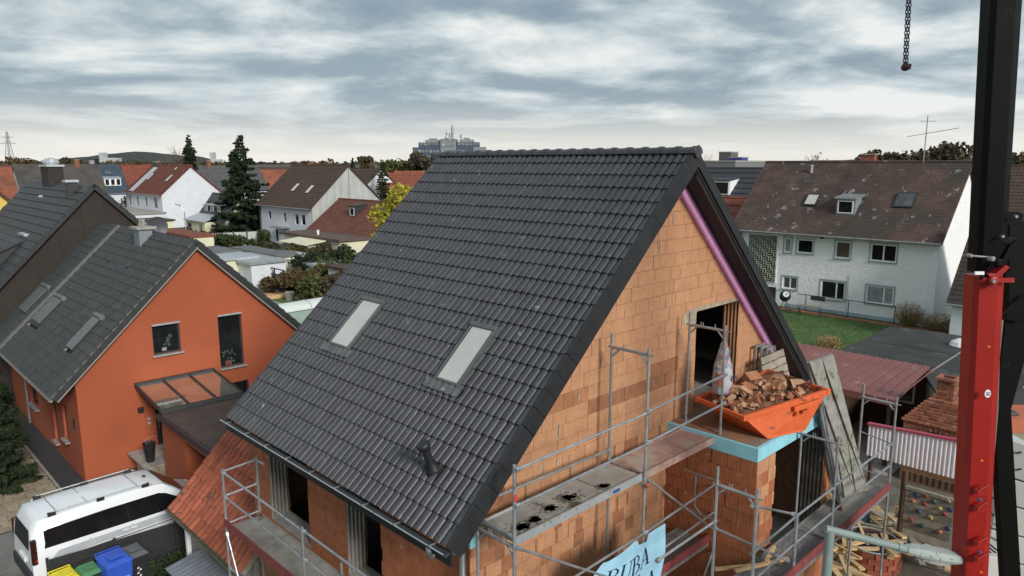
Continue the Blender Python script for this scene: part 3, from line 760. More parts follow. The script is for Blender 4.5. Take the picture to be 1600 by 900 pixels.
# --- extension side
es = thing('front_scaffold', 'galvanised scaffold with gritty deck in front of the flat roofed extension', 'scaffold', (4, -2.25, 0))
IV2, OV2, DZ2 = -1.93, -2.60, 3.75; SU = [.92, 3.97, 7.02]
for i, u in enumerate(SU):
    post((u, IV2), 0, 5.93, es); post((u, OV2), 0, 5.78, es)
    frame_top((u, IV2), (u, OV2), 5.64, es); frame_top((u, IV2), (u, OV2), DZ2 - .08, es)
for i in range(2):
    deck(SU[i] + .04, SU[i + 1] - .04, OV2 + .05, IV2 - .03, DZ2, M_DECKG if i == 0 else M_DECK, es, alu=False)
    MB().box((SU[i] + (.08 if i else -.6), OV2 - .03, DZ2 - .02), (SU[i + 1] + .03, OV2 - .005, DZ2 + .155)).build('toe_board', M_TOE, es)
    MB().box((SU[i] + .08, OV2 - .012, DZ2 - .12), (SU[i + 1] - .03, OV2 + .012, DZ2 - .04)).build('ledger', M_GALV, es)
post((2.42, OV2), DZ2 + .0, 4.85, es)
deck(SU[0] - 2.0, SU[0] - .04, OV2 + .05, IV2 - .03, DZ2, M_DECKG, es, alu=False)
for z in (4.78, 4.28):
    rail((SU[0], OV2 + .03, z - .06), (2.42, OV2 + .03, z), es); rail((2.42, OV2 + .03, z), (SU[1], OV2 + .03, z), es); rail((SU[1], OV2 + .03, z + .02), (SU[2], OV2 + .03, z - .02), es)
rail((SU[0], OV2 + .06, 5.5), (2.42, OV2 + .06, 4.82), es, name='brace')
rail((SU[0] - 1.6, IV2, 5.0), (SU[0], IV2, 5.02), es, name='ledger_tube')
rail((SU[0], IV2 + .02, 4.9), (2.42, OV2 + .1, 3.95), es, name='brace')
el = MB()      # end guard loop behind the far end
el.path([(SU[2] + .03, IV2 + .0, 4.85), (SU[2] + .03, OV2, 4.75)], .013, 6); el.path([(SU[2] + .05, IV2, 4.75), (SU[2] + .05, IV2, 4.1), (SU[2] + .05, IV2 - .08, 4.02), (SU[2] + .05, OV2 + .1, 3.95), (SU[2] + .05, OV2 + .04, 4.02), (SU[2] + .05, OV2 + .04, 4.7)], .013, 6)
el.build('end_guard', M_GALV, es)
# --- eave side
vs_ = thing('eave_scaffold', 'galvanised scaffold with guard rails and dark red toe board below the eaves', 'scaffold', (-3.34, 3, 0))
IU, OU = -3.02, -3.70; SV = [5.85, 2.78, -.32]
for i, v in enumerate(SV):
    post((OU, v), 0, 4.86, vs_)
    post((IU, v), 0, 4.92 if i == 0 else 3.95, vs_)
    m = MB(); m.tube((IU, v, 3.62), (OU, v, 3.62), .026, 8); m.build('transom', M_GALV, vs_)
for i in range(2):
    a_, b_ = SV[i + 1], SV[i]
    deck(OU + .05, IU - .02, a_ + .04, b_ - .04, 3.7, M_DECK, vs_, alu=False, axis='v')
    MB().box((OU - .03, a_ + .04, 3.69), (OU - .006, b_ + .04, 3.85)).build('toe_board', M_TOE, vs_)
    for z in (4.78, 4.28): rail((OU + .02, b_, z), (OU + .02, a_, z - .01), vs_)
    for z in (2.8, 2.3): rail((OU + .02, b_, z), (OU + .02, a_, z - .01), vs_)
for z in (4.84, 4.34): rail((OU, SV[0] + .03, z - .04), (IU, SV[0] + .03, z), vs_, name='end_rail')
MB().tube((IU, SV[0] - .03, 4.84), (IU + .02, SV[0] - .32, 4.84), .022, 8).build('spigot', M_GALV, vs_)
rail((OU, SV[0], 3.55), (OU, SV[0] - 1.1, 1.4), vs_, name='brace'); rail((OU - .02, SV[0], 2.2), (OU - .02, SV[1], 3.4), vs_, name='brace')
MB().tube((IU - .02, SV[0] + .04, 3.75), (OU, SV[0] + .04, 3.72), .02, 8).build('end_ledger', M_GALV, vs_)

# ================================================================ banner
M_BAN = pm('pale_blue_banner', (.34, .62, .80), .6, .10, 3, .3, 8)
M_INK = pm('dark_blue_ink', (.012, .02, .06), .6, .1, 5, .02, 10)
ban = thing('banner', 'pale blue builder banner with dark lettering tied to the scaffold rail', 'banner', (0, OV - .08, 3.0))
def bany(u, z): return OV - .075 - .035 * sin(u * 5.2 + z * 2.1) - .02 * sin(z * 6 + u * 2)
bm_ = MB(); nu, nz_ = 36, 22; zt = lambda u: 4.66 + (.06 * abs(sin((u - .3) * 3.0)) if u > -5 else 0) - (.10 if .05 < u < .36 else 0) - max(0, -.85 - u) * .9
U0b, U1b = -1.3, .78
for j in range(nz_ + 1):
    for i in range(nu + 1):
        u = U0b + (U1b - U0b) * i / nu; z = 2.6 + (zt(u) - 2.6) * j / nz_; bm_.v.append((u, bany(u, z), z))
for j in range(nz_):
    for i in range(nu): bm_.f.append((j * (nu + 1) + i, j * (nu + 1) + i + 1, (j + 1) * (nu + 1) + i + 1, (j + 1) * (nu + 1) + i))
bm_.build('cloth', M_BAN, ban, smooth=True)
GL = {  # thick/thin serif strokes on a 0..1 grid: (x0,y0,x1,y1,width)
 'G': [(.75, .80, .60, .97, .05), (.60, .97, .35, .97, .06), (.35, .97, .14, .72, .13), (.14, .72, .12, .30, .16), (.12, .30, .32, .03, .12), (.32, .03, .60, .03, .05), (.60, .03, .76, .18, .05), (.74, .05, .74, .42, .14), (.58, .42, .88, .42, .04)],
 'R': [(.18, 0, .18, 1, .15), (.02, 0, .36, 0, .04), (.02, 1, .5, 1, .04), (.5, 1, .70, .85, .08), (.70, .85, .70, .66, .13), (.70, .66, .48, .52, .07), (.48, .52, .2, .52, .04), (.42, .52, .82, .0, .13), (.7, 0, .95, 0, .04)],
 'U': [(.18, 1, .18, .25, .15), (.0, 1, .36, 1, .04), (.18, .25, .34, .03, .11), (.34, .03, .58, .03, .05), (.58, .03, .76, .25, .05), (.76, .25, .76, 1, .045), (.60, 1, .92, 1, .04)],
 'B': [(.18, 0, .18, 1, .15), (.02, 0, .5, 0, .04), (.02, 1, .46, 1, .04), (.46, 1, .66, .86, .07), (.66, .86, .66, .68, .12), (.66, .68, .44, .54, .06), (.2, .54, .48, .54, .04), (.48, .54, .76, .38, .07), (.76, .38, .76, .18, .14), (.76, .18, .5, 0, .07)],
 'A': [(.46, 1, .10, 0, .05), (.46, 1, .82, 0, .15), (-.02, 0, .24, 0, .04), (.66, 0, .98, 0, .04), (.24, .36, .68, .36, .045)],
 'N': [(.16, 0, .16, 1, .05), (.16, 1, .80, 0, .14), (.80, 0, .80, 1, .05), (.0, 0, .3, 0, .04), (.66, 1, .94, 1, .04), (0, 1, .2, 1, .04)],
 'E': [(.18, 0, .18, 1, .15), (.02, 0, .74, 0, .05), (.02, 1, .70, 1, .05), (.2, .52, .55, .52, .04), (.74, 0, .74, .2, .04), (.70, 1, .70, .82, .04)],
 'I': [(.3, 0, .3, 1, .15), (.12, 0, .48, 0, .04), (.12, 1, .48, 1, .04)],
 'Z': [(.05, 1, .8, 1, .08), (.8, 1, .05, 0, .12), (.05, 0, .85, 0, .08)], 'V': [(.05, 1, .42, 0, .13), (.42, 0, .8, 1, .06)],
}
def word(txt, size, P, name, m, par, bold=1.0, adv=.98, slant=.0, th=.003, kern=None):
    x = 0
    for ch in txt:
        mb = MB()
        for k, (x0, y0, x1, y1, w) in enumerate(GL[ch]):
            a = V3((x0, y0, 0)); b = V3((x1, y1, 0)); d = (b - a).normalized(); n_ = V3((-d.y, d.x, 0)) * w * bold * .5; a = a - d * .015; b = b + d * .015
            q = [a - n_, b - n_, b + n_, a + n_]; sg = []
            for t in range(4):        # split the strokes so they follow the cloth
                for p_, q_ in ((t / 4, (t + 1) / 4),):
                    sg.append([a - n_ + (b - a) * p_, a - n_ + (b - a) * q_, a + n_ + (b - a) * q_, a + n_ + (b - a) * p_])
            for g_ in sg: mb.quad(*[P((x + (c.x + slant * c.y)) * size, c.y * size, k * .0003) for c in g_])
        mb.build(name, m, par); x += adv
def PB(u0, z0):
    def f(x, y, e): 
        u, z = u0 + x, z0 + y; return V3((u, bany(u, z) - .006 - e, z))
    return f
word('GRUBA', .30, PB(-1.02, 4.17), 'letter', M_INK, ban, adv=.93, slant=.10)
word('NER', .17, PB(-.36, 3.93), 'letter', M_INK, ban, adv=.95, slant=.10)
word('A', .30, PB(.36, 3.66), 'letter', M_INK, ban)

# ================================================================ skip with rubble
M_ORG = pm('orange_paint', (.66, .125, .035), .5, .16, 3, .25, 30, spots=((.26, .085, .045), 4, .60), streak=.25)
sk = thing('skip', 'orange tipping skip full of broken clay blocks on the extension roof', 'skip', (3.4, -1.4, SZ))
A_, B_, C_, D_ = V3((2.80, -.40, 6.22)), V3((2.54, -1.50, 6.20)), V3((4.25, -2.22, 6.46)), V3((4.62, -.92, 6.47))
E_, F_, G_, H_ = V3((2.98, -1.75, 5.765)), V3((3.86, -2.04, 5.765)), V3((4.12, -1.12, 5.765)), V3((3.22, -.86, 5.765))
m = MB(); 
cen = (A_ + B_ + C_ + D_ + E_ + F_ + G_ + H_) / 8
def shr(p, k=.018): return p + (cen - p).normalized() * k
for q in ((B_, E_, F_, C_), (A_, D_, G_, H_), (A_, H_, E_, B_), (C_, F_, G_, D_), (E_, H_, G_, F_)):
    m.quad(*q); m.quad(*[shr(p) for p in q][::-1])
m.build('shell', M_ORG, sk)
for a, b, r in ((B_, C_, .042), (C_, D_, .05), (D_, A_, .042), (A_, B_, .035)):
    d = (b - a).normalized(); s_ = d.cross(V3((0, 0, 1))).normalized(); k = MB(); k.ob((a, d, s_, V3((0, 0, 1))), -r, (b - a).length + r, -r, r, -r, r + .003 * a.x); k.build('rim', M_ORG, sk, bevel=.008)
d = (C_ - B_).normalized(); s_ = V3((d.y, -d.x, 0)).normalized()
fb = MB(); fb.ob((B_ + (C_ - B_) * .56 + s_ * .05 - V3((0, 0, .10)), d, s_, V3((0, 0, 1))), 0, .62, 0, .05, -.04, .05); fb.build('lifting_pocket', M_ORG, sk, bevel=.006)
for t in (.60, .68, .72): MB().tube(B_ + (C_ - B_) * t + s_ * .02 - V3((0, 0, .20)), B_ + (C_ - B_) * t + s_ * .10 - V3((0, 0, .20)), .035, 10).build('bolt', M_ORG, sk)
# rubble bed
hm = MB(); gn = 16; rr = random.Random(21)
for j in range(gn + 1):
    for i in range(gn + 1):
        s, t = i / gn, j / gn; p = (A_ * (1 - s) + D_ * s) * (1 - t) + (B_ * (1 - s) + C_ * s) * t; k = .96
        p = cen + (p - cen) * V3((1, 1, 1)).x * 1; p = V3((cen.x + (p.x - cen.x) * k, cen.y + (p.y - cen.y) * k, p.z))
        hm.v.append((p.x, p.y, p.z - .07 + .20 * math.exp(-((s - .42) ** 2 + (t - .5) ** 2) * 7) + rr.uniform(-.025, .025)))
for j in range(gn):
    for i in range(gn): hm.f.append((j * (gn + 1) + i, j * (gn + 1) + i + 1, (j + 1) * (gn + 1) + i + 1, (j + 1) * (gn + 1) + i))
M_RUB = pm('rubble_grit', (.17, .10, .06), .95, .5, 20, 1.0, 50, col2=(.28, .13, .07), bdist=.03)
o = single(hm, 'rubble', M_RUB, 'loose brown grit and crushed clay filling the orange skip', 'rubble', (3.4, -1.4, 6.1)); o['kind'] = 'stuff'
for k_ in ('category', 'label'):
    pass
M_FR = [pm('clay_fragment', (.36, .16, .08), .9, .2, 8, .5, 60, ovar=.28, wave=[('X', .02, .6, .006, .25)]), pm('clay_fragment_dark', (.26, .10, .055), .9, .3, 8, .5, 60, ovar=.25), M_FR_ if False else pm('clay_fragment_pale', (.42, .25, .15), .9, .2, 8, .5, 60, ovar=.2)]
fl_ = ['angular', 'long', 'flat', 'chunky', 'ribbed']
def frag(sx, sy, sz, rn):
    m = MB(); m.box((-sx / 2, -sy / 2, -sz / 2), (sx / 2, sy / 2, sz / 2)); m.v = [(x * rn.uniform(.78, 1.1), y * rn.uniform(.78, 1.1), z * rn.uniform(.75, 1.1)) for x, y, z in m.v]; return m
for i in range(105):
    s, t = rr.uniform(.03, .97), rr.uniform(.08, .93)
    if s > .86 and t > .5: continue
    p = (A_ * (1 - s) + D_ * s) * (1 - t) + (B_ * (1 - s) + C_ * s) * t
    zz_ = p.z + .20 * math.exp(-((s - .42) ** 2 + (t - .5) ** 2) * 7) + rr.uniform(-.02, .07)
    big = rr.random(); sz_ = (rr.uniform(.18, .34), rr.uniform(.10, .20), rr.uniform(.035, .10)) if big < .34 else (rr.uniform(.07, .15), rr.uniform(.06, .12), rr.uniform(.03, .08))
    rot = Matrix.Rotation(rr.uniform(0, 6.3), 3, 'Z') @ Matrix.Rotation(rr.uniform(-.7, .7), 3, 'X') @ Matrix.Rotation(rr.uniform(-.7, .7), 3, 'Y')
    m_ = rr.choice(M_FR)
    single(frag(*sz_, rr), 'brick_fragment', m_, 'broken clay block fragment heaped inside the orange skip', 'brick fragment', (p.x, p.y, zz_), 'broken block fragments in the skip', rot=rot)
# one block end with chamber shade painted as dark raised boxes, and a whole tan block
hbk = thing('hollow_block', 'half hollow clay block showing its honeycomb end on top of the rubble', 'brick', (3.62, -1.05, 6.58), rot=Matrix.Rotation(-.35, 3, 'Z') @ Matrix.Rotation(.55, 3, 'X'))
MB().box((-.15, -.10, -.11), (.15, .10, .11)).build('block', M_FR[0], hbk)
cm = MB()
for i in range(7):
    for j in range(5): cm.box((-.135 + i * .040, -.1035, -.095 + j * .040), (-.108 + i * .040, -.095, -.07 + j * .040))
cm.build('chambers', M_DARK, hbk, stuff=True)
single(frag(.30, .04, .24, rr), 'tan_block', M_FR[2], 'flat tan block slab standing tilted at the right end of the skip', 'brick', (4.12, -1.75, 6.52), rot=Matrix.Rotation(-.5, 3, 'Z') @ Matrix.Rotation(-.7, 3, 'X'))
single(frag(.24, .16, .06, rr), 'dark_bag', M_BLACK, 'crumpled black plastic scrap lying among the broken blocks in the skip', 'plastic scrap', (3.35, -1.35, 6.50), rot=Matrix.Rotation(.4, 3, 'Z'))

# ================================================================ printed sack hanging on the scaffold post
M_SACK = pm('printed_sack', (.40, .42, .46), .5, .2, 7, .5, 12, spots=((.42, .11, .06), 5, .53), col2=(.06, .08, .16))
sck = thing('cement_sack', 'crumpled printed plastic sack hanging from the scaffold post beside the attic doorway', 'sack', (2.86, -.86, 6.40))
m = MB(); n = 16; prof = [(.12, 0), (.17, .06), (.17, .30), (.15, .55), (.10, .75), (.05, .95), (.03, 1.02), (.05, 1.10)]
m.lathe((2.86, -.86, 6.42), prof, n); rs_ = random.Random(3); m.v = [(x + rs_.uniform(-.022, .022), y + rs_.uniform(-.022, .022), z) for x, y, z in m.v]
m.build('bag', M_SACK, sck, smooth=True)
MB().path([(2.86, -.86, 7.44), (2.78, -.93, 7.58), (2.64, -1.0, 7.66)], .012, 6).build('tie', M_WHITE, sck)
def fonttext(txt, size, B, name, m, par, th=.002):
    cu = bpy.data.curves.new('t', 'FONT'); cu.body = txt; cu.size = size; cu.extrude = th; cu.align_x = 'CENTER'; cu.align_y = 'CENTER'; cu.resolution_u = 2
    to = bpy.data.objects.new('t', cu); COL.objects.link(to); dg = bpy.context.evaluated_depsgraph_get(); dg.update()
    me = bpy.data.meshes.new_from_object(to.evaluated_get(dg)); bpy.data.objects.remove(to); me.materials.clear(); me.materials.append(m); me.name = name
    return link_inst(me, name, par, B)
fonttext('1PV', .15, (V3((2.93, -1.065, 6.74)), V3((.94, -.3, .15)).normalized(), V3((-.1, .0, 1)).normalized(), V3((.2, -1, 0)).normalized()), 'lettering', M_INK, sck)

# ================================================================ things leaning on the extension
rl = random.Random(8)
for i in range(7):
    b = V3((5.30 + i * .05, -2.30 + i * .045, DZ2 + .02)); t = V3((4.42 + i * .075, -1.97 + .07 * (i % 3) + .03 * i, 6.62 - .07 * (i % 2)))
    m = MB().tube(b, t, .022, 8); o = single(m, 'leaning_tube', M_GALV, 'loose galvanised scaffold tube leaning in the bundle against the flat roof edge', 'scaffold tube', tuple(b), 'loose scaffold tubes leaning on the extension')
    MB().tube(b + (t - b) * .0, b + (t - b) * .045, .027, 8).build('red_end', M_COUP, o); MB().box(tuple(t - V3((.03, .02, .04))), tuple(t + V3((.03, .02, .05)))).build('flat_end', M_GALV, o)
def plank(name, label, bl, br, tl, tr, m, th, group=None):
    n_ = (V3(br) - V3(bl)).cross(V3(tl) - V3(bl)).normalized() * th; k = MB().prism([bl, br, tr, tl], n_); return single(k, name, m, label, 'scaffold board', tuple(bl), group)
bl_, br_ = hz(1317, 776, DZ2 + .02), hz(1352, 764, DZ2 + .02); tl_, tr_ = hv(1262, 566, -1.93), hv(1299, 553, -1.97)
bl_, br_, tl_, tr_ = map(V3, (bl_, br_, tl_, tr_)); mid_b = (bl_ + br_) / 2; mid_t = (tl_ + tr_) / 2; g_ = (br_ - bl_) * .008
M_DK2 = pm('dirty_deck_board', (.27, .265, .24), .9, .25, 4, .6, 30, spots=((.16, .14, .09), 3, .56))
b1 = plank('deck_board', 'left of two dirty grey scaffold deck boards leaning upright beside the tube bundle', bl_, mid_b - g_, mid_t - g_, tl_, M_DK2, .05, 'deck boards leaning on the extension')
b2_ = plank('deck_board', 'right of two dirty grey scaffold deck boards leaning upright beside the tube bundle', mid_b + g_, br_, tr_, mid_t + g_, M_DK2, .05, 'deck boards leaning on the extension')
for bb_, (p, q, r_, s_) in ((b1, (bl_, mid_b - g_, mid_t - g_, tl_)), (b2_, (mid_b + g_, br_, tr_, mid_t + g_))):
    nn_ = (q - p).cross(s_ - p).normalized()
    for e0, e1 in ((p, s_), (q, r_)): MB().tube(e0 - nn_ * .012, e1 - nn_ * .012, .014, 6).build('edge_rail', M_GALV, bb_)
    for t in (0.004, .33, .66, .996): MB().tube(p + (s_ - p) * t - nn_ * .008, q + (r_ - q) * t - nn_ * .008, .012, 6).build('cross_bar', M_GALV, bb_)
# grey planks and small frames by the wall
for i in range(4):
    y = 5.92 + i * .16; k = MB(); k.ob((V3((5.15 + i * .05, -.60 + i * .05, y)), V3((1, -.02, .03)).normalized(), V3((0, 1, -.3)).normalized(), V3((0, .3, 1)).normalized()), 0, 1.15 - i * .05, 0, .03, 0, .145)
    single(k, 'grey_plank', M_GREYWOOD, ['lowest', 'second lowest', 'second highest', 'topmost'][i] + ' of four weathered grey planks stacked behind the orange skip', 'plank', (5.15, -.62, y), 'weathered planks behind the skip')
for i in range(3):
    u0 = 5.55 + i * .16; k = MB(); v_ = -.16 - .05 * i; z0 = 5.77
    for a, b in (((u0, z0), (u0 + .05, z0 + .95 - i * .05)), ((u0 + .38, z0), (u0 + .43, z0 + .95 - i * .05)), ((u0 + .05, z0 + .90 - i * .05), (u0 + .38, z0 + .95 - i * .05)), ((u0 + .05, z0), (u0 + .38, z0 + .05))): k.box((a[0], v_, a[1]), (b[0], v_ + .03, b[1]))
    single(k, 'steel_grille', M_GALV, ['left', 'middle', 'right'][i] + ' of three small grey steel frames leaning on the gable wall', 'steel frame', (u0, v_, z0), 'small steel frames on the gable wall')
# timber offcuts on the front scaffold
for i, (x0, y0, x1, y1) in enumerate(((1118, 890, 1188, 883), (1150, 897, 1233, 877), (1200, 885, 1212, 862))):
    a, b = V3(hz(x0, y0, DZ2 + .04)), V3(hz(x1, y1, DZ2 + .04)); k = MB(); d = (b - a).normalized(); k.ob((a, d, V3((-d.y, d.x, 0)), V3((0, 0, 1))), 0, (b - a).length, 0, .06, -.03 + i * .05, .01 + i * .05)
    single(k, 'timber_offcut', M_WOOD, ['long', 'second', 'short steep'][i] + ' pale timber offcut lying on the gritty scaffold deck', 'timber', tuple(a))
# ================================================================ generic gabled house
M_RBROWN = pm('brown_roof', (.085, .048, .033), .85, .3, 2.0, .5, 12, col2=(.06, .045, .035), ovar=.0, wave=[('X', .30, .6, .02, .2), ('Y', .30, .6, .02, .2)])
M_RRED = pm('red_roof', (.20, .058, .035), .85, .25, 1.5, .5, 12, wave=[('X', .30, .5, .02, .15), ('Y', .30, .5, .02, .15)])
M_RORG = pm('terracotta_roof', (.26, .085, .045), .85, .25, 1.0, .5, 12, col2=(.16, .06, .04))
M_RGREY = pm('grey_roof', (.085, .085, .088), .8, .25, 1.5, .5, 12, wave=[('X', .30, .5, .02, .15), ('Y', .30, .5, .02, .15)])
M_RBLUE = pm('blue_slate_roof', (.045, .065, .095), .6, .2, 2, .3, 12, wave=[('X', .30, .4, .02, .1)])
M_WWHITE = pm('white_render', (.62, .65, .70), .9, .06, 1.2, .3, 15)
M_WCREAM = pm('cream_render', (.66, .64, .47), .9, .06, 1.2, .3, 15)
M_WGREY = pm('weathered_cladding', (.40, .42, .41), .9, .10, 1.0, .3, 15, streak=.35, wave=[('X', 1.05, .6, .01, .10)])
M_WYEL = pm('yellow_render', (.68, .48, .12), .9, .08, 1.2, .3, 15)
M_FRAME = pm('white_frame', (.74, .74, .73), .5, .05, 3, .05, 20)
M_FBROWN = pm('brown_frame', (.20, .075, .035), .6, .2, 3, .1, 20)
M_FDARK = pm('dark_frame', (.03, .032, .035), .5, .2, 3, .1, 20)
M_GGREY = pm('window_glass_dim', (.07, .08, .09), .12, .5, 1.3, .02, 3, spec=.8)
def window(par, O, H, Nn, w, h, fm=None, cols=1, gm=None, sill=None, fw=.06, inset=0.0, name='window', label=None):
    """O = lower left corner on the wall, H along the wall, Nn outwards"""
    Z = V3((0, 0, 1)); B = (V3(O), V3(H), Z, V3(Nn)); m = MB(); fm = fm or M_FRAME; c0, c1 = -inset - .03, -inset + .035
    m.ob(B, 0, w, 0, fw, c0, c1); m.ob(B, 0, w, h - fw, h, c0, c1); m.ob(B, 0, fw, fw, h - fw, c0, c1); m.ob(B, w - fw, w, fw, h - fw, c0, c1)
    cx_ = [w * i / cols for i in range(1, cols)] if isinstance(cols, int) else [w * q for q in cols]
    for x in cx_: m.ob(B, x - fw * .5, x + fw * .5, fw, h - fw, c0, c1 - .004)
    wi = m.build(name, fm, par, label=label)
    xs = [fw] + [x for c in cx_ for x in (c - fw * .5, c + fw * .5)] + [w - fw]
    for i in range(0, len(xs), 2): MB().ob(B, xs[i], xs[i + 1], fw, h - fw, c0 + .01, c1 - .035).build('pane', gm or M_GLASS, wi)
    if sill: MB().ob(B, -.06, w + .06, -.05, -.002, -.02 - inset, .14).build('sill', sill, wi)
    return wi
def slope_basis(hd, side):
    u0, u1, v0, v1, ze, zr, ax, oh = hd
    if ax == 'v':
        K_ = (zr - ze) / ((u1 - u0) / 2); s = V3(((u1 - u0) / 2, 0, zr - ze)).normalized()
        if side == 'lo': return (V3((u0 - oh, 0, ze - K_ * oh)), V3((0, 1, 0)), s, V3((-s.z, 0, s.x)))
        s2 = V3((-s.x, 0, s.z)); return (V3((u1 + oh, 0, ze - K_ * oh)), V3((0, 1, 0)), s2, V3((s.z, 0, s.x)))
    K_ = (zr - ze) / ((v1 - v0) / 2); s = V3((0, (v1 - v0) / 2, zr - ze)).normalized()
    if side == 'lo': return (V3((0, v0 - oh, ze - K_ * oh)), V3((1, 0, 0)), s, V3((0, -s.z, s.y)))
    return (V3((0, v1 + oh, ze - K_ * oh)), V3((1, 0, 0)), V3((0, -s.y, s.z)), V3((0, s.z, s.y)))
def bhouse(name, label, u0, u1, v0, v1, ze, zr, ax, wm, rm_, oh=.35, wins=(), chim=(), sky=(), group=None, course=.36, cat='house', zb=0, gm=None, sidem=None, verge=.25, roofthick=.16):
    t = thing(name, label, cat, ((u0 + u1) / 2, (v0 + v1) / 2, zb), group); hd = (u0, u1, v0, v1, ze, zr, ax, oh)
    gp = (lambda a0, a1, c: [(a0, zb), (a1, zb), (a1, ze), ((a0 + a1) / 2, zr - .05), (a0, ze)])
    rp_ = lambda a0, a1: [(a0, zb), (a1, zb), (a1, ze), (a0, ze)]
    sides = {'u-': (V3((u0, 0, 0)), V3((0, 1, 0)), V3((-1, 0, 0)), (gp if ax == 'u' else None), v0, v1), 'u+': (V3((u1, 0, 0)), V3((0, 1, 0)), V3((1, 0, 0)), (gp if ax == 'u' else None), v0, v1),
             'v-': (V3((0, v0, 0)), V3((1, 0, 0)), V3((0, -1, 0)), (gp if ax == 'v' else None), u0, u1), 'v+': (V3((0, v1, 0)), V3((1, 0, 0)), V3((0, 1, 0)), (gp if ax == 'v' else None), u0, u1)}
    wallobj = {}
    for k_, (O, H, Nn, g_, a0, a1) in sides.items():
        holes = [(a, a + w, z, z + h) for (sd, a, z, w, h, *_r) in wins if sd == k_]
        m = MB(); wall_cells(m, O, H, Nn, g_(a0, a1, 0) if g_ else rp_(a0, a1), holes, .02, .14); wallobj[k_] = m
    main = MB(); 
    for k_ in wallobj:
        if gm and ((k_[0] == 'v') == (ax == 'v')): wallobj[k_].build('gable', gm, t)
        else: main.add(wallobj[k_].v, wallobj[k_].f)
    main.build('wall', wm, t)
    for (sd, a, z, w, h, *r) in wins:
        O, H, Nn = sides[sd][:3]; o_ = dict(cols=1); 
        if r: o_.update(r[0])
        window(t, O + H * a + V3((0, 0, z)), H, Nn, w, h, inset=.09, **o_)
    a0, a1 = (v0, v1) if ax == 'v' else (u0, u1); rf = MB(); rng_ = random.Random(hash(label) % 1000 if False else int(u0 * 7 + v0))
    Bs = {sd: slope_basis(hd, sd) for sd in ('lo', 'hi')}
    L_ = math.hypot((u1 - u0) / 2 + oh if ax == 'v' else (v1 - v0) / 2 + oh, (zr - ze) + (zr - ze) / ((u1 - u0) / 2 if ax == 'v' else (v1 - v0) / 2) * oh)
    for sd, B in Bs.items():
        n_ = max(2, int(L_ / course)); c = L_ / n_; rf.ob(B, a0 - verge, a1 + verge, 0, L_ - (.0 if sd == 'lo' else .0), -roofthick, 0)
        for i in range(n_):
            P = lambda a, b, cc_: B[0] + B[1] * a + B[2] * b + B[3] * cc_
            y0, y1 = i * c, (i + 1) * c; k = course * .09
            rf.add([P(a0 - verge, y0, .002), P(a1 + verge, y0, .002), P(a1 + verge, y0, k + .01), P(a0 - verge, y0, k + .01), P(a1 + verge, y1, .01), P(a0 - verge, y1, .01)], [(0, 1, 2, 3), (3, 2, 4, 5)])
    rf = rf.build('roof', rm_, t)
    Pm = (u0 + u1) / 2 if ax == 'v' else (v0 + v1) / 2
    rd = MB(); 
    if ax == 'v': rd.tube((Pm, a0 - verge, zr + .02), (Pm, a1 + verge, zr + .02), .11, 8)
    else: rd.tube((a0 - verge, Pm, zr + .02), (a1 + verge, Pm, zr + .02), .11, 8)
    rd.build('ridge', rm_, rf)
    for (cu, cv, w, d, top, m_) in chim:
        c = MB().box((cu - w / 2, cv - d / 2, zr - 2.2), (cu + w / 2, cv + d / 2, top)).build('chimney', m_, rf); MB().box((cu - w / 2 - .06, cv - d / 2 - .06, top), (cu + w / 2 + .06, cv + d / 2 + .06, top + .08)).build('cap', M_CONC, c)
    for (sd, a, s0, w, l, m_) in sky:
        B = Bs[sd]; k = MB(); k.ob(B, a, a + w, s0, s0 + l, .03, .12); k = k.build('roof_window', M_FDARK, rf); MB().ob(B, a + .07, a + w - .07, s0 + .07, s0 + l - .09, .1, .128).build('pane', m_, k)
    # eaves gutter on the near slope
    B = Bs['lo']; g_ = MB().tube(B[0] + B[1] * (a0 - verge) + V3((0, 0, -.03)) - (V3((.07, 0, 0)) if ax == 'v' else V3((0, .07, 0))), B[0] + B[1] * (a1 + verge) + V3((0, 0, -.03)) - (V3((.07, 0, 0)) if ax == 'v' else V3((0, .07, 0))), .06, 6); g_.build('gutter', M_GALV if rm_ is not M_RGREY else M_FDARK, t)
    return t, hd, Bs, rf
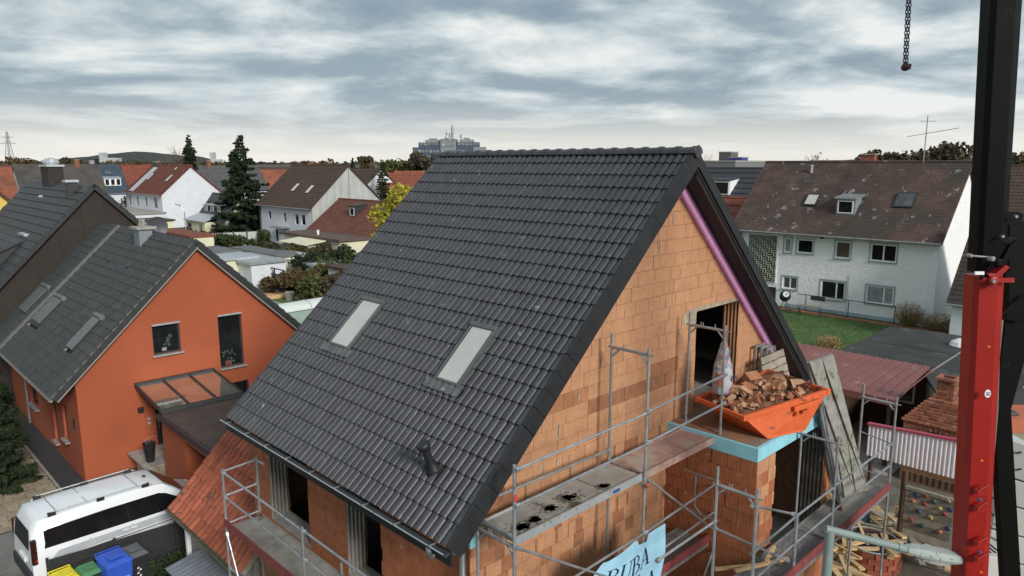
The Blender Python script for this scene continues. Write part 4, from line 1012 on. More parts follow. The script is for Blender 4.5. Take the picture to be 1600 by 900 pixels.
def dormer(par, B, a, w, s0, h, depth, rm_, cheek, nw=1, fm=None, pitch=.12, wallm=None):
    """shed dormer: upright front at slope position s0, flat-ish roof running back"""
    P = B[0] + B[2] * s0; fwd = V3((B[3].x, B[3].y, 0)).normalized(); o = P + B[1] * a + fwd * .0; Z = V3((0, 0, 1)); bk = -fwd
    d = MB(); FB = (o, B[1], Z, fwd)
    pts = lambda x: [o + B[1] * x, o + B[1] * x + Z * h, o + B[1] * x + bk * depth + Z * (h + depth * pitch), o + B[1] * x + bk * .02]
    d.prism([o, o + Z * h, o + bk * depth + Z * (h + depth * pitch), o + bk * depth + Z * (depth * B[2].z / max(.01, math.hypot(B[2].x, B[2].y)))], B[1] * w)
    d = d.build('dormer', cheek, par)
    r = MB(); r.prism([o - B[1] * .12 + fwd * .18 + Z * (h - .02), o - B[1] * .12 + fwd * .18 + Z * (h + .10), o - B[1] * .12 + bk * depth + Z * (h + .12 + depth * pitch), o - B[1] * .12 + bk * depth + Z * (h + depth * pitch)], B[1] * (w + .24)); r.build('dormer_roof', rm_, d)
    ww = w / nw
    for i in range(nw):
        if wallm: MB().ob(FB, i * ww + .0, (i + 1) * ww, 0.02, h - .03, 0, .02).build('front', wallm, d)
        m = MB(); x0, x1 = i * ww + .12, (i + 1) * ww - .12; y0, y1 = .12, h - .14
        m.ob(FB, x0, x1, y0, y0 + .07, 0.02, .07); m.ob(FB, x0, x1, y1 - .07, y1, .02, .07); m.ob(FB, x0, x0 + .07, y0 + .07, y1 - .07, .02, .07); m.ob(FB, x1 - .07, x1, y0 + .07, y1 - .07, .02, .07)
        m.build('window_frame', fm or M_FRAME, d); MB().ob(FB, x0 + .07, x1 - .07, y0 + .07, y1 - .07, .02, .04).build('pane', M_GLASS, d)
    return d

# ================================================================ the orange house
M_OR = pm('orange_render', (.345, .085, .036), .92, .10, .5, .35, 60, spots=((.30, .10, .06), .55, .66))
OH = dict(u0=-3.12, u1=5.28, v0=19.2, v1=30.8, ru=1.08, rz=7.85, eu=-3.82, ez=3.11)
oh_ = thing('orange_house', 'orange rendered house with a dark tiled gable roof and two dark gable windows', 'house', (1.08, 25, 0))
KO = (OH['rz'] - OH['ez']) / (OH['ru'] - OH['eu'])
zo = lambda u: OH['rz'] - .16 - KO * abs(u - OH['ru'])
holes = [(-.60, .34, 3.92, 5.02), (1.72, 2.63, 2.97, 5.02), (1.95, 2.75, 1.45, 2.32), (-.72, -.10, .55, 2.12)]
m = MB(); wall_cells(m, V3((0, 19.2, 0)), V3((1, 0, 0)), V3((0, -1, 0)), [(-3.12, 0), (5.28, 0), (5.28, zo(5.28)), (1.08, zo(1.08)), (-3.12, zo(-3.12))], holes, .02, .2)
hl = [(25.3, 26.65, 1.0, 2.35), (22.35, 22.95, .45, 2.30), (20.80, 21.40, .95, 2.25)]
wall_cells(m, V3((-3.12, 0, 0)), V3((0, 1, 0)), V3((-1, 0, 0)), [(19.2, 0), (30.8, 0), (30.8, zo(-3.12)), (19.2, zo(-3.12))], hl, .02, .2)
m.quad((5.28, 19.2, 0), (5.28, 30.8, 0), (5.28, 30.8, zo(5.28)), (5.28, 19.2, zo(5.28)))
m.quad((-3.12, 30.8, 0), (5.28, 30.8, 0), (5.28, 30.8, zo(5.28)), (1.08, 30.8, zo(1.08)), (-3.12, 30.8, zo(-3.12)))
ow = m.build('wall', M_OR, oh_)
H_, N_ = V3((1, 0, 0)), V3((0, -1, 0)); SILL = M_ALU
for (a, b, c, d) in holes[:3]: window(oh_, (a, 19.2, c), H_, N_, b - a, d - c, M_FDARK, 1, M_GLASS, SILL, inset=.12, fw=.05)
M_LG = pm('light_grey_trim', (.24, .23, .22), .7, .1, 3, .1, 20)
def leafy(x, z, s, mats=('l',)):
    k = MB(); r7 = random.Random(int(x * 90))
    for i in range(16):
        p = V3((x + r7.gauss(0, .09) * s, 19.2 + .118, z + r7.uniform(0, .42) * s)); k.prism([p, p + V3((.05 * s, 0, .03 * s)), p + V3((.02 * s, 0, .09 * s)), p + V3((-.03 * s, 0, .05 * s))], (0, .004, 0))
    k.build('house_plant', pm('dim_leaf', (.05, .07, .05), .8, .6, 20, .0, 5), oh_, stuff=True)
leafy(-.05, 4.1, 1.0); leafy(2.05, 3.05, 1.2); MB().box((-.28, 19.315, 4.0), (-.12, 19.319, 4.12)).build('flower_pot', M_LG, oh_); MB().box((1.95, 19.315, 3.02), (2.2, 19.319, 3.2)).build('flower_pot', pm('clay_pot', (.14, .05, .03), .9), oh_)
for (a, b, c, d) in holes[:2]: MB().box((a, 19.14, d - .05), (b, 19.3, d + .01)).build('blind_box', M_ALU, oh_)
dr = MB().box((-.72, 19.34, .55), (-.10, 19.38, 2.12)).build('door', M_FDARK, oh_); MB().box((-.62, 19.30, 1.2), (-.60, 19.34, 1.7)).build('handle', M_ALU, dr)
H2, N2 = V3((0, 1, 0)), V3((-1, 0, 0))
for (a, b, c, d) in hl: window(oh_, (-3.12, a, c), H2, N2, b - a, d - c, M_FDARK, 1, M_GLASS, SILL, inset=.12, fw=.05)
MB().box((-1.30, 19.08, 1.98), (-1.12, 19.199, 2.16)).build('wall_lamp', M_BLACK, oh_, bevel=.01)
for z in (1.50, 1.66): MB().lathe((-.95, 19.199, z), [(.055, 0), (.055, .03), (.03, .035)], 12, (0, -1, 0)).build('bell_plate', M_ALU, oh_)
MB().box((-3.15, 19.66, 1.72), (-3.121, 19.86, 2.05)).build('house_number_plate', M_FDARK, oh_)
so_ = V3((OH['ru'] - OH['eu'], 0, OH['rz'] - OH['ez'])); LO = so_.length; so_ /= LO; no_ = V3((-so_.z, 0, so_.x)); OV0, OV1 = 18.96, 31.0
BO = (V3((OH['eu'], 0, OH['ez'])), V3((0, 1, 0)), so_, no_); so2 = V3((-so_.x, 0, so_.z)); no2 = V3((so_.z, 0, so_.x)); BO2 = (V3((2 * OH['ru'] - OH['eu'], 0, OH['ez'])), V3((0, 1, 0)), so2, no2)
r_ = MB(); r_.ob(BO, OV0 + .02, OV1, .03, LO, -.14, -.03); r_.ob(BO2, OV0 + .02, OV1, .03, LO - .15, -.14, -.03); oroof = r_.build('roof', M_DKBOARD, oh_)
def onslope(x, y, B):
    r = ray(x, y); c = Vector((0, 0, CAM_H)); n = GU * B[3].x + GV * B[3].y + Vector((0, 0, B[3].z)); p = W(*B[0]); q = V3(TOUV(c + r * ((p - c).dot(n) / r.dot(n)))) - B[0]
    return q.dot(B[1]), q.dot(B[2])
OW = []
for q in (((70.5, 443.5), (82.5, 448), (45, 491.5), (33, 487)), ((90, 459), (105, 464.5), (64.5, 514), (52.5, 508.6)), ((154.5, 489), (166.5, 496), (117, 550), (108.6, 546.4))):
    pp = [onslope(*p, BO) for p in q]; OW.append(((pp[1][0] + pp[2][0]) / 2, (pp[0][0] + pp[3][0]) / 2, (pp[2][1] + pp[3][1]) / 2, (pp[0][1] + pp[1][1]) / 2))
tw2, tl2 = .30, LO / 20; t2 = tile_mesh(tw2, tl2, 1, .095, M_TILE2, lift=.045); t2me = t2.mesh('roof_tile', M_TILE2)
cells = []
for r in range(20):
    for c in range(40):
        va = OV0 + c * tw2; s = r * tl2
        if holes_hit(va + .15, s + tl2 / 2, OW): continue
        cells.append((pxsize(BO[0] + BO[1] * va + BO[2] * s), va, s))
cells.sort(reverse=True); m = MB()
for i, (q, va, s) in enumerate(cells):
    B = (BO[0] + BO[1] * (va + tw2) + BO[2] * s, V3((0, -1, 0)), BO[2], BO[3])
    if i < 300: link_inst(t2me, 'roof_tile', oroof, B)
    else: m.add([B[0] + B[1] * x + B[2] * y + B[3] * z for x, y, z in t2.v], t2.f)
m.build('roof_tiles', M_TILE2, oroof, stuff=True)
m = MB()
for r in range(20):
    for c in range(40):
        B = (BO2[0] + BO2[1] * (OV0 + c * tw2) + BO2[2] * (r * tl2), BO2[1], BO2[2], BO2[3]); m.add([B[0] + B[1] * x + B[2] * y + B[3] * z for x, y, z in t2.v], t2.f)
m.build('far_slope_tiles', M_TILE2, oroof, stuff=True)
m = MB(); m.ob(BO, OV0 - .02, OV0 + .01, 0, LO, -.12, .05); m.build('verge_board', M_TILE2, oroof)
m = MB(); m.ob(BO2, OV0 - .02, OV0 + .01, 0, LO, -.12, .05); m.build('verge_board', M_TILE2, oroof)
for B in (BO, BO2): m = MB(); m.ob(B, OV0 - .01, 19.19, .0, LO - .05, -.19, -.145); m.build('verge_soffit', M_LG, oroof)
m = MB(); m.ob(BO, 27.4, 27.62, 0, LO, .06, .150); m.build('party_wall_strip', pm('pale_lead_strip', (.14, .14, .135), .7, .25, 8, .3, 20), oroof)
rm_ = MB(); half(.13, 0, .115, .42); half(.145, -.02, .145, .05); ort = rm_.mesh('ridge_tile', pm('pale_ridge_tile', (.16, .155, .145), .8, .25, 5, .3, 20, ovar=.15))
for i in range(30): link_inst(ort, 'ridge_tile', oroof, (V3((OH['ru'], OV0 + i * .4, OH['rz'] - .02)), V3((1, 0, 0)), V3((0, 1, 0)), V3((0, 0, 1))))
M_SHUT = pm('grey_shutter', (.17, .19, .185), .5, .12, 3, .1, 20, metal=.3)
for i, (a, b, s0, s1) in enumerate(OW):
    w = MB(); w.ob(BO, a, b, s0, s1, 0, .13); w = w.build('roof_window', M_FDARK, oroof)
    lo_ = s0 + (.16 if i == 1 else .03); n_ = 14
    for k in range(n_): MB().ob(BO, a + .02, b - .02, lo_ + (s1 - .22 - lo_) * k / n_ + .006, lo_ + (s1 - .22 - lo_) * (k + 1) / n_, .12, .15 + .006 * (k % 2)).build('shutter_slat', M_SHUT, w)
    m = MB(); m.tube(BO[0] + BO[1] * (a - .01) + BO[2] * (s1 - .1) + BO[3] * .11, BO[0] + BO[1] * (b + .01) + BO[2] * (s1 - .1) + BO[3] * .11, .10, 10); m.build('shutter_box', M_SHUT, w)
for x, y in ((177, 406), (207, 415)):
    a, s = onslope(x, y, BO); m = MB(); m.prism([BO[0] + BO[1] * (a - .11) + BO[2] * (s - .18) + BO[3] * .06, BO[0] + BO[1] * (a - .11) + BO[2] * (s - .18) + BO[3] * .17, BO[0] + BO[1] * (a - .11) + BO[2] * (s + .20) + BO[3] * .05], BO[1] * .22); m.build('tile_vent', M_TILE2, oroof)
ch = MB().box((.48, 23.2, 6.4), (.98, 23.85, 8.05)).build('chimney', pm('zinc_cladding', (.24, .28, .31), .45, .12, 2, .15, 10, metal=.3), oroof)
MB().box((.38, 23.08, 8.05), (1.08, 23.97, 8.14)).build('cap', M_CONC, ch)
for v in (23.35, 23.65): MB().lathe((.72, v, 8.14), [(.10, 0), (.10, .1), (.07, .12), (.07, .3), (.09, .31)], 12).build('flue', M_CONC, ch)
MB().box((.30, 23.05, 6.95), (.50, 24.0, 7.0)).build('flashing', M_ALU, ch)
dm = MB(); n = 24
for k in range(5):
    for i in range(n): t = 2 * pi * i / n; r = .42 * k / 4; dm.v.append((1.45 + r * cos(t), 24.0 + .10 * (1 - (k / 4) ** 2), 8.05 + r * sin(t)))
for k in range(4):
    for i in range(n): dm.f.append((k * n + i, k * n + (i + 1) % n, (k + 1) * n + (i + 1) % n, (k + 1) * n + i))
di = dm.build('satellite_dish', pm('dish_grey', (.07, .075, .085), .5, .1, 3, .1, 20), oroof, smooth=True)
MB().tube((1.42, 24.1, 7.4), (1.42, 24.1, 8.1), .025, 8).build('mast', M_GALV, di)
m = gutter_mb(OH['eu'] - .06, OV0, OV1, OH['ez'] - .03, .06); m.build('gutter', M_LG, oh_)
MB().path([(OH['eu'] - .06, 26.9, 3.0), (-3.2, 26.9, 2.7), (-3.2, 26.9, .05)], .045, 10).build('downpipe', M_GALV, oh_)
# glass awning over the entrance
M_AWG = pm('awning_glass', (.20, .19, .15), .08, .4, 1.2, .02, 4, spec=.9, trans=.55)
aw = MB(); za, zb_ = 2.97, 2.66; va_, vb2 = 19.18, 16.75; A0, A1 = -1.30, 1.42
AB = (V3((0, va_, za)), V3((1, 0, 0)), V3((0, vb2 - va_, zb_ - za)).normalized(), V3((0, (za - zb_), -(vb2 - va_))).normalized()); AL = math.hypot(vb2 - va_, za - zb_)
aw = thing('glass_awning', 'glass awning on dark beams over the orange house entrance', 'awning', (0, 18.3, 2.8))
for i in range(4):
    x = A0 + (A1 - A0) * i / 3
    if True: MB().ob(AB, x - .03, x + .03, 0, AL, -.05, .06).build('beam', M_FDARK, aw)
for i in range(3):
    x = A0 + (A1 - A0) * i / 3; MB().ob(AB, x + .03, x + (A1 - A0) / 3 - .03, .08, AL - .04, .0, .012).build('pane', M_AWG, aw)
MB().ob(AB, A0 - .03, A1 + .03, -.06, .08, -.06, .09).build('wall_rail', M_FDARK, aw); MB().ob(AB, A0, A1, AL - .03, AL + .05, -.10, .035).build('gutter', M_FDARK, aw)
# annex / garage
an = thing('garage', 'orange flat roofed garage with a dark recessed door beside the orange house', 'garage', (2, 13, 0))
m = MB(); wall_cells(m, V3((-1.2, 0, 0)), V3((0, 1, 0)), V3((-1, 0, 0)), [(8.6, 0), (17.1, 0), (17.1, 2.38), (8.6, 2.38)], [(9.2, 15.1, -.01, 2.05)], .02, .75)
m.quad((-1.2, 17.1, 0), (4.5, 17.1, 0), (4.5, 17.1, 2.38), (-1.2, 17.1, 2.38)); m.build('wall', M_OR, an)
MB().box((-.47, 9.2, 0), (-.44, 15.1, 2.05)).build('door', M_FDARK, an); MB().box((-.55, 14.98, 0), (-.40, 15.09, 2.05)).build('door_frame', M_ALU, an)
MB().box((-1.40, 8.4, 2.36), (4.8, 17.0, 2.52)).build('fascia', M_FDARK, an); MB().box((-1.30, 8.5, 2.521), (4.7, 16.9, 2.535)).build('roof', pm('brown_roofing_felt', (.065, .045, .038), .9, .3, 1.5, .3, 20), an)
# entrance step of stone blocks with the planter
M_STONE = pm('sandstone', (.24, .20, .15), .9, .25, 4, .6, 20, ovar=.22)
stp = thing('entrance_steps', 'low sandstone block steps at the corner of the orange house', 'steps', (-1.3, 17.6, 0))
rq = random.Random(5)
for z, d_ in ((0, 0), (.2, .0), (.4, .0)):
    x = -1.75
    while x < -.3: w = rq.uniform(.22, .4); MB().box((x + .006, 17.25, z + .004), (min(x + w, -.3) - .006, 18.2, z + .196)).build('stone', M_STONE, stp); x += w
MB().box((-1.78, 17.22, .6), (-.3, 19.1, .66)).build('slab', M_CONC, stp)
pl_ = thing('planter', 'tall black planter with a dry stem standing on the entrance steps', 'planter', (-1.45, 17.75, .66))
MB().lathe((-1.45, 17.75, .66), [(.13, 0), (.20, .62), (.215, .66), (.18, .66), (.17, .60)], 20).build('pot', M_BLACK, pl_, smooth=False)
MB().path([(-1.5, 17.75, 1.25), (-1.6, 17.7, 1.45), (-1.35, 17.7, 1.55), (-1.2, 17.75, 1.5)], .008, 5).build('stem', M_GREYWOOD, pl_)

# ================================================================ dark roofed house behind
M_CLAD = pm('dark_brown_cladding', (.028, .020, .016), .75, .2, 2, .2, 20)
dk = thing('dark_house', 'dark tiled house with brown clad gable and long shed dormer at the left', 'house', (-2, 36, 0))
DU, DZr, DV = .83, 9.73, 30.0; KD = 1.035
zd = lambda u: DZr - KD * abs(u - DU)
m = MB(); P4 = [(-6.5, 0), (7.5, 0), (7.5, zd(7.5) - .2), (DU, DZr - .2), (-6.5, zd(-6.5) - .2)]; wall_cells(m, V3((0, DV + .25, 0)), V3((1, 0, 0)), V3((0, -1, 0)), P4, [], .02)
m.quad((-6.5, DV + .25, 0), (-6.5, 42.2, 0), (-6.5, 42.2, zd(-6.5) - .2), (-6.5, DV + .25, zd(-6.5) - .2)); m.quad((-6.5, 42.2, 0), (7.5, 42.2, 0), (7.5, 42.2, zd(7.5) - .2), (DU, 42.2, DZr - .2), (-6.5, 42.2, zd(-6.5) - .2))
m.build('gable', M_CLAD, dk)
x = -6.4
while x < 7.4: MB().box((x, DV + .215, 0), (x + .045, DV + .249, zd(x) - .22)).build('cladding_batten', M_CLAD, dk); x += .95
sd_ = V3((1, 0, KD)).normalized(); LD = (DU + 7.2) / sd_.x; BD = (V3((-7.2, 0, zd(-7.2))), V3((0, 1, 0)), sd_, V3((-sd_.z, 0, sd_.x))); BD2 = (V3((2 * DU + 7.2, 0, zd(-7.2))), V3((0, 1, 0)), V3((-sd_.x, 0, sd_.z)), V3((sd_.z, 0, sd_.x)))
M_FLT = pm('flat_grey_tile', (.032, .034, .037), .6, .18, 4, .2, 30, ovar=.12, wave=[('Y', .1, .5, .01, .25)])
rf = MB(); rf.ob(BD, DV, 42.4, 0, LD, -.2, -.02); rf.ob(BD2, DV, 42.4, 0, LD, -.2, -.02); rf = rf.build('roof', M_FDARK, dk)
cr = .42; n_ = int(LD / cr)
for i in range(n_):
    for B, nm in ((BD, 'tile_course'), (BD2, 'tile_course')):
        k = MB(); P = lambda a, b, c: B[0] + B[1] * a + B[2] * b + B[3] * c
        k.add([P(DV - .03, i * cr, 0), P(42.43, i * cr, 0), P(42.43, i * cr, .05), P(DV - .03, i * cr, .05), P(42.43, i * cr + cr, .012), P(DV - .03, i * cr + cr, .012), P(DV - .03, i * cr, -.15)], [(0, 1, 2, 3), (3, 2, 4, 5), (6, 3, 5)]); k.build(nm, M_FLT, rf)
rm_ = MB(); half(.12, 0, .11, .4); dme = rm_.mesh('ridge_tile', MATS['pale_ridge_tile'])
for i in range(31): link_inst(dme, 'ridge_tile', rf, (V3((DU, DV + i * .4, DZr + .0)), V3((1, 0, 0)), V3((0, 1, 0)), V3((0, 0, 1))))
c1_ = MB().box((.45, 36.6, 8.6), (1.15, 38.2, 10.45)).build('chimney', M_CLAD, rf); MB().box((.40, 36.5, 10.45), (1.2, 38.3, 10.56)).build('cap', M_ALU, c1_)
m = MB(); m.lathe((.8, 37.4, 10.56), [(.34, 0), (.40, .12), (.30, .3), (.05, .36)], 14); m.build('cowl', M_ALU, c1_); MB().box((-.1, 36.5, 8.9), (.46, 36.62, 9.0)).build('flashing', M_ALU, c1_)
c2_ = MB().box((.1, 31.6, 8.8), (.5, 32.0, 9.75)).build('vent_chimney', M_FDARK, rf); MB().box((.02, 31.5, 9.75), (.58, 32.1, 9.85)).build('cap', M_ALU, c2_)
# shed dormer with dark cheek
dd = MB(); a_ = 32.2; zq = zd(-1.6); dd.prism([(-1.6, a_, zq), (-6.6, a_, zq - 2.3), (-6.6, a_, zd(-6.6))], (0, 8.5, 0)); dd = dd.build('dormer', M_FDARK, rf)
for i in range(13):
    u0, u1 = -1.35 - i * .41, -1.35 - (i + 1) * .41; za0 = zq + .1 - i * .41 * .46; za1 = za0 - .41 * .46
    k = MB(); k.add([(u0, a_ - .12, za0 + .03), (u1, a_ - .12, za1 + .06), (u1, 41, za1 + .06), (u0, 41, za0 + .03), (u1, a_ - .12, za1 - .05), (u1, 41, za1 - .05), (u0, a_ - .12, za0 - .05)], [(0, 1, 2, 3), (1, 4, 5, 2), (0, 6, 4, 1)]); k.build('tile_course', M_FLT, dd)
MB().box((-1.7, a_ + .1, zq + .06), (-1.3, a_ + 1.4, zq + .16)).build('flashing', M_ALU, dd)

# ================================================================ red tiled neighbour roof, corrugated lean-to
rh = thing('red_roof_annex', 'old orange red tiled low roof adjoining the new block house', 'outbuilding', (-1, 9, 0))
RE, REZ = -2.98, 1.80; KR = 1.0; ss = V3((1, 0, KR)).normalized(); LR = 3.4; RV0, RV1 = 7.13, 11.42
BRR = (V3((RE, 0, REZ)), V3((0, 1, 0)), ss, V3((-ss.z, 0, ss.x)))
rr_ = MB(); rr_.ob(BRR, RV0 + .02, RV1 - .02, .02, LR, -.14, -.02); rr_ = rr_.build('roof', M_GREYWOOD, rh)
M_OLDT = pm('old_red_tile', (.34, .095, .05), .85, .25, 4, .4, 40, ovar=.22, spots=((.10, .07, .05), 4, .60))
rw_, rl_ = .235, .34; t3 = tile_mesh(rw_, rl_, 1, .065, M_OLDT, lift=.035); t3me = t3.mesh('roof_tile', M_OLDT)
for r in range(10):
    for c in range(18):
        link_inst(t3me, 'roof_tile', rr_, (BRR[0] + BRR[1] * (RV0 + .03 + (c + 1) * rw_) + BRR[2] * (r * rl_ + rt.uniform(-.008, .008)) + BRR[3] * rt.uniform(-.004, .006), V3((0, -1, 0)), BRR[2], BRR[3]))
m = MB(); m.box((RE + .35, RV0 + .1, 0), (RE + .55, RV1 - .3, 1.9)); m.build('wall', pm('old_plaster', (.3, .29, .27), .9, .2, 2, .4, 20), rh)
MB().box((RE + .08, RV1 - .9, 0), (RE + .18, RV1 - .8, 1.75)).build('white_post', M_WHITE, rh)
gutter_mb(RE - .05, RV0, RV1, REZ - .02, .06).build('gutter', pm('mossy_gutter', (.12, .12, .08), .9, .4, 8, .5, 30), rh)
m = MB(); nn = 30; 
for i in range(nn + 1):
    x = RV0 + .3 + (10.05 - RV0 - .3) * i / nn
    for u, z in ((-3.62, .95), (-2.72, 1.12)): m.v.append((u, x, z + .02 * (i % 2)))
m.f = [(2 * i, 2 * i + 1, 2 * i + 3, 2 * i + 2) for i in range(nn)]
single(m, 'corrugated_sheet', pm('grey_sheet', (.22, .24, .27), .5, .15, 3, .1, 20, metal=.3), 'grey ribbed lean-to sheet beneath the gutter of the red tiled roof', 'sheet', (-3.2, 9, 0))
# front fence, bins
M_FEN = pm('anthracite_fence', (.022, .023, .025), .7, .2, 4, .3, 30)
fc = thing('panel_fence', 'black anthracite panel fence between the bins and the white van', 'fence', (-3.7, 12.05, 0))
FA, FB_ = V3((-5.6, 12.22, 0)), V3((-1.2, 11.88, 0)); fd = (FB_ - FA); fl = fd.length; fd /= fl; fn = V3((fd.y, -fd.x, 0)); FBs = (FA, fd, V3((0, 0, 1)), fn)
for i in range(3):
    a, b = fl * i / 3, fl * (i + 1) / 3; MB().ob(FBs, a - .03, a + .03, 0, 1.12, -.03, .03).build('post', M_FEN, fc)
    for k in range(8): MB().ob(FBs, a + .035, b - .035, .05 + k * .128, .168 + k * .128, -.012, .012).build('slat', M_FEN, fc)
def bin_(name, label, u, v, h, w, d, cb_, cl_, rz=0.0, group='wheeled bins along the fence'):
    t = thing(name, label, 'wheelie bin', (u, v, 0), group, rz=rz); m = MB(); k = .82
    m.add([(-w * k / 2, -d * k / 2, .05), (w * k / 2, -d * k / 2, .05), (w * k / 2, d * k / 2, .05), (-w * k / 2, d * k / 2, .05), (-w / 2, -d / 2, h - .1), (w / 2, -d / 2, h - .1), (w / 2, d / 2, h - .1), (-w / 2, d / 2, h - .1)], [(0, 1, 5, 4), (1, 2, 6, 5), (2, 3, 7, 6), (3, 0, 4, 7), (0, 3, 2, 1), (4, 5, 6, 7)])
    m.build('body', cb_, t, bevel=.02)
    l = MB(); l.add([(-w / 2 - .02, -d / 2 - .03, h - .1), (w / 2 + .02, -d / 2 - .03, h - .1), (w / 2 + .02, d / 2 + .03, h - .08), (-w / 2 - .02, d / 2 + .03, h - .08), (-w / 2 + .05, -d / 2 + .06, h - .02), (w / 2 - .05, -d / 2 + .06, h - .02), (w / 2 - .05, d / 2 - .04, h + .02), (-w / 2 + .05, d / 2 - .04, h + .02)], [(0, 1, 5, 4), (1, 2, 6, 5), (2, 3, 7, 6), (3, 0, 4, 7), (0, 3, 2, 1), (4, 5, 6, 7)])
    l = l.build('lid', cl_, t, bevel=.015); MB().box((-w / 2 + .12, -d / 2 + .14, h), (w / 2 - .12, d / 2 - .14, h + .03)).build('lid_panel', cl_, l, bevel=.01)
    MB().path([(-w / 2 + .02, d / 2 + .02, h - .04), (-w / 2 + .02, d / 2 + .10, h - .02), (w / 2 - .02, d / 2 + .10, h - .02), (w / 2 - .02, d / 2 + .02, h - .04)], .015, 6).build('handle', cb_, t)
    for s in (-1, 1): MB().tube((s * (w / 2 - .06), d / 2 + .02, .1), (s * (w / 2 - .01), d / 2 + .02, .1), .1, 14).build('wheel', M_BLACK, t)
    return t
P_ = lambda n, c: pm(n, c, .5, .12, 4, .1, 20)
MY, MG, MBL, MGR, MBK = P_('yellow_plastic', (.72, .62, .02)), P_('green_plastic', (.07, .22, .09)), P_('blue_plastic', (.025, .09, .50)), P_('grey_plastic', (.10, .105, .11)), P_('black_plastic', (.02, .021, .023))
bin_('waste_bin', 'yellow lidded wheelie bin at the left end of the bin row', *hz(101, 897, 1.05)[:2], 1.05, .50, .60, MY, MY, .1)
bin_('waste_bin', 'black wheelie bin with a green lid between the yellow and blue bins', *hz(138, 886, 1.02)[:2], 1.02, .44, .50, MBK, MG, .1)
bb = bin_('waste_bin', 'tall blue paper wheelie bin in the row by the fence', *hz(178, 868, 1.25)[:2], 1.25, .58, .66, MBL, MBL, .1)
fonttext('Altpapier', .095, (V3((0, -.385, .80)), V3((1, 0, 0)), V3((0, .06, 1)).normalized(), V3((0, -1, .06)).normalized()), 'lettering', M_WHITE, bb)
bk = bin_('waste_bin', 'black wheelie bin with a grey lid right of the blue bin', *hz(207, 858, 1.15)[:2], 1.15, .50, .56, MBK, MGR, .1)
k = MB()
k.box((-.08, -.3, .45), (.08, -.293, .85)); st = k.build('sticker', MBK, bk)
for i, (x, z) in enumerate(((-.02, .76), (.03, .70), (-.03, .63), (.02, .55))):
    MB().prism([(x - .03, -.301, z - .02), (x + .03, -.301, z - .01), (x + .02, -.301, z + .03), (x - .01, -.301, z + .02)], (0, .005, 0)).build('print', M_WHITE, st)
# ================================================================ white van (its own frame: x forwards, y to its left)
M_VAN = pm('white_van_paint', (.76, .79, .82), .16, .03, 1, .01, 5, spec=.7)
M_VG = pm('dark_tinted_glass', (.008, .009, .010), .05, .3, 2, .01, 5, spec=.8)
M_VB = pm('black_trim', (.02, .02, .022), .5, .2, 3, .05, 20)
M_RUBR = pm('tyre', (.02, .02, .02), .85, .2, 8, .2, 40)
van = thing('parked_van', 'white passenger van with black side glass and roof rails parked behind the fence', 'van', (-3.6, 13.58, 0), rz=rad(2.5))
# body: loft of side profile sections across the width
def vanprof(y):     # top outline z(x) and rear/front limits at half width fraction y (0 centre .. 1 side)
    return y
xs = [-2.28, -2.22, -2.05, -1.0, 0.3, .95, 1.25, 1.75, 2.15, 2.40, 2.50]
zt_ = [1.10, 1.66, 1.90, 1.94, 1.93, 1.87, 1.66, 1.24, 1.12, .95, .70]
secs = []
m = MB()
for x, zt2 in zip(xs, zt_):
    wb = .93 if -2.1 < x < 2.0 else (.86 if x < 0 else .80); belt = min(1.10, zt2 - .02)
    wt = wb - (zt2 - belt) * .26
    ring = [(wb - .03, .28), (wb, .50), (wb, .80), (wb - .015, belt), (wt + .03, zt2 - .12 if zt2 > 1.3 else zt2 - .03), (wt - .05, zt2 - .03), (wt - .25, zt2), (0, zt2 + .015)]
    full = [(-a, b) for a, b in ring] + [(a, b) for a, b in ring[-2::-1]]
    secs.append([(x, a, b) for a, b in full])
nr_ = len(secs[0])
for s_ in secs: m.v += s_
for i in range(len(secs) - 1):
    for j in range(nr_ - 1): m.f.append((i * nr_ + j, i * nr_ + j + 1, (i + 1) * nr_ + j + 1, (i + 1) * nr_ + j))
m.f.append(tuple(range(nr_))); m.f.append(tuple(range((len(secs) - 1) * nr_, len(secs) * nr_))[::-1])
vb_ = m.build('body', M_VAN, van, smooth=True); es_ = vb_.modifiers.new('edge', 'EDGE_SPLIT'); es_.split_angle = rad(38)
def sidept(x, z, s, off=.012):
    import bisect
    i = max(0, min(len(xs) - 2, bisect.bisect_right(xs, x) - 1)); t = (x - xs[i]) / (xs[i + 1] - xs[i]); z2 = zt_[i] + (zt_[i + 1] - zt_[i]) * t
    wb = .93; belt = min(1.10, z2 - .02); wt = wb - (z2 - belt) * .26
    if z <= belt: y = wb - .015 * max(0, (z - .8) / .3)
    else: top = z2 - .12; y = wb - .015 + (wt + .03 - (wb - .015)) * min(1, (z - belt) / max(.05, top - belt))
    return V3((x, s * (y + off), z))
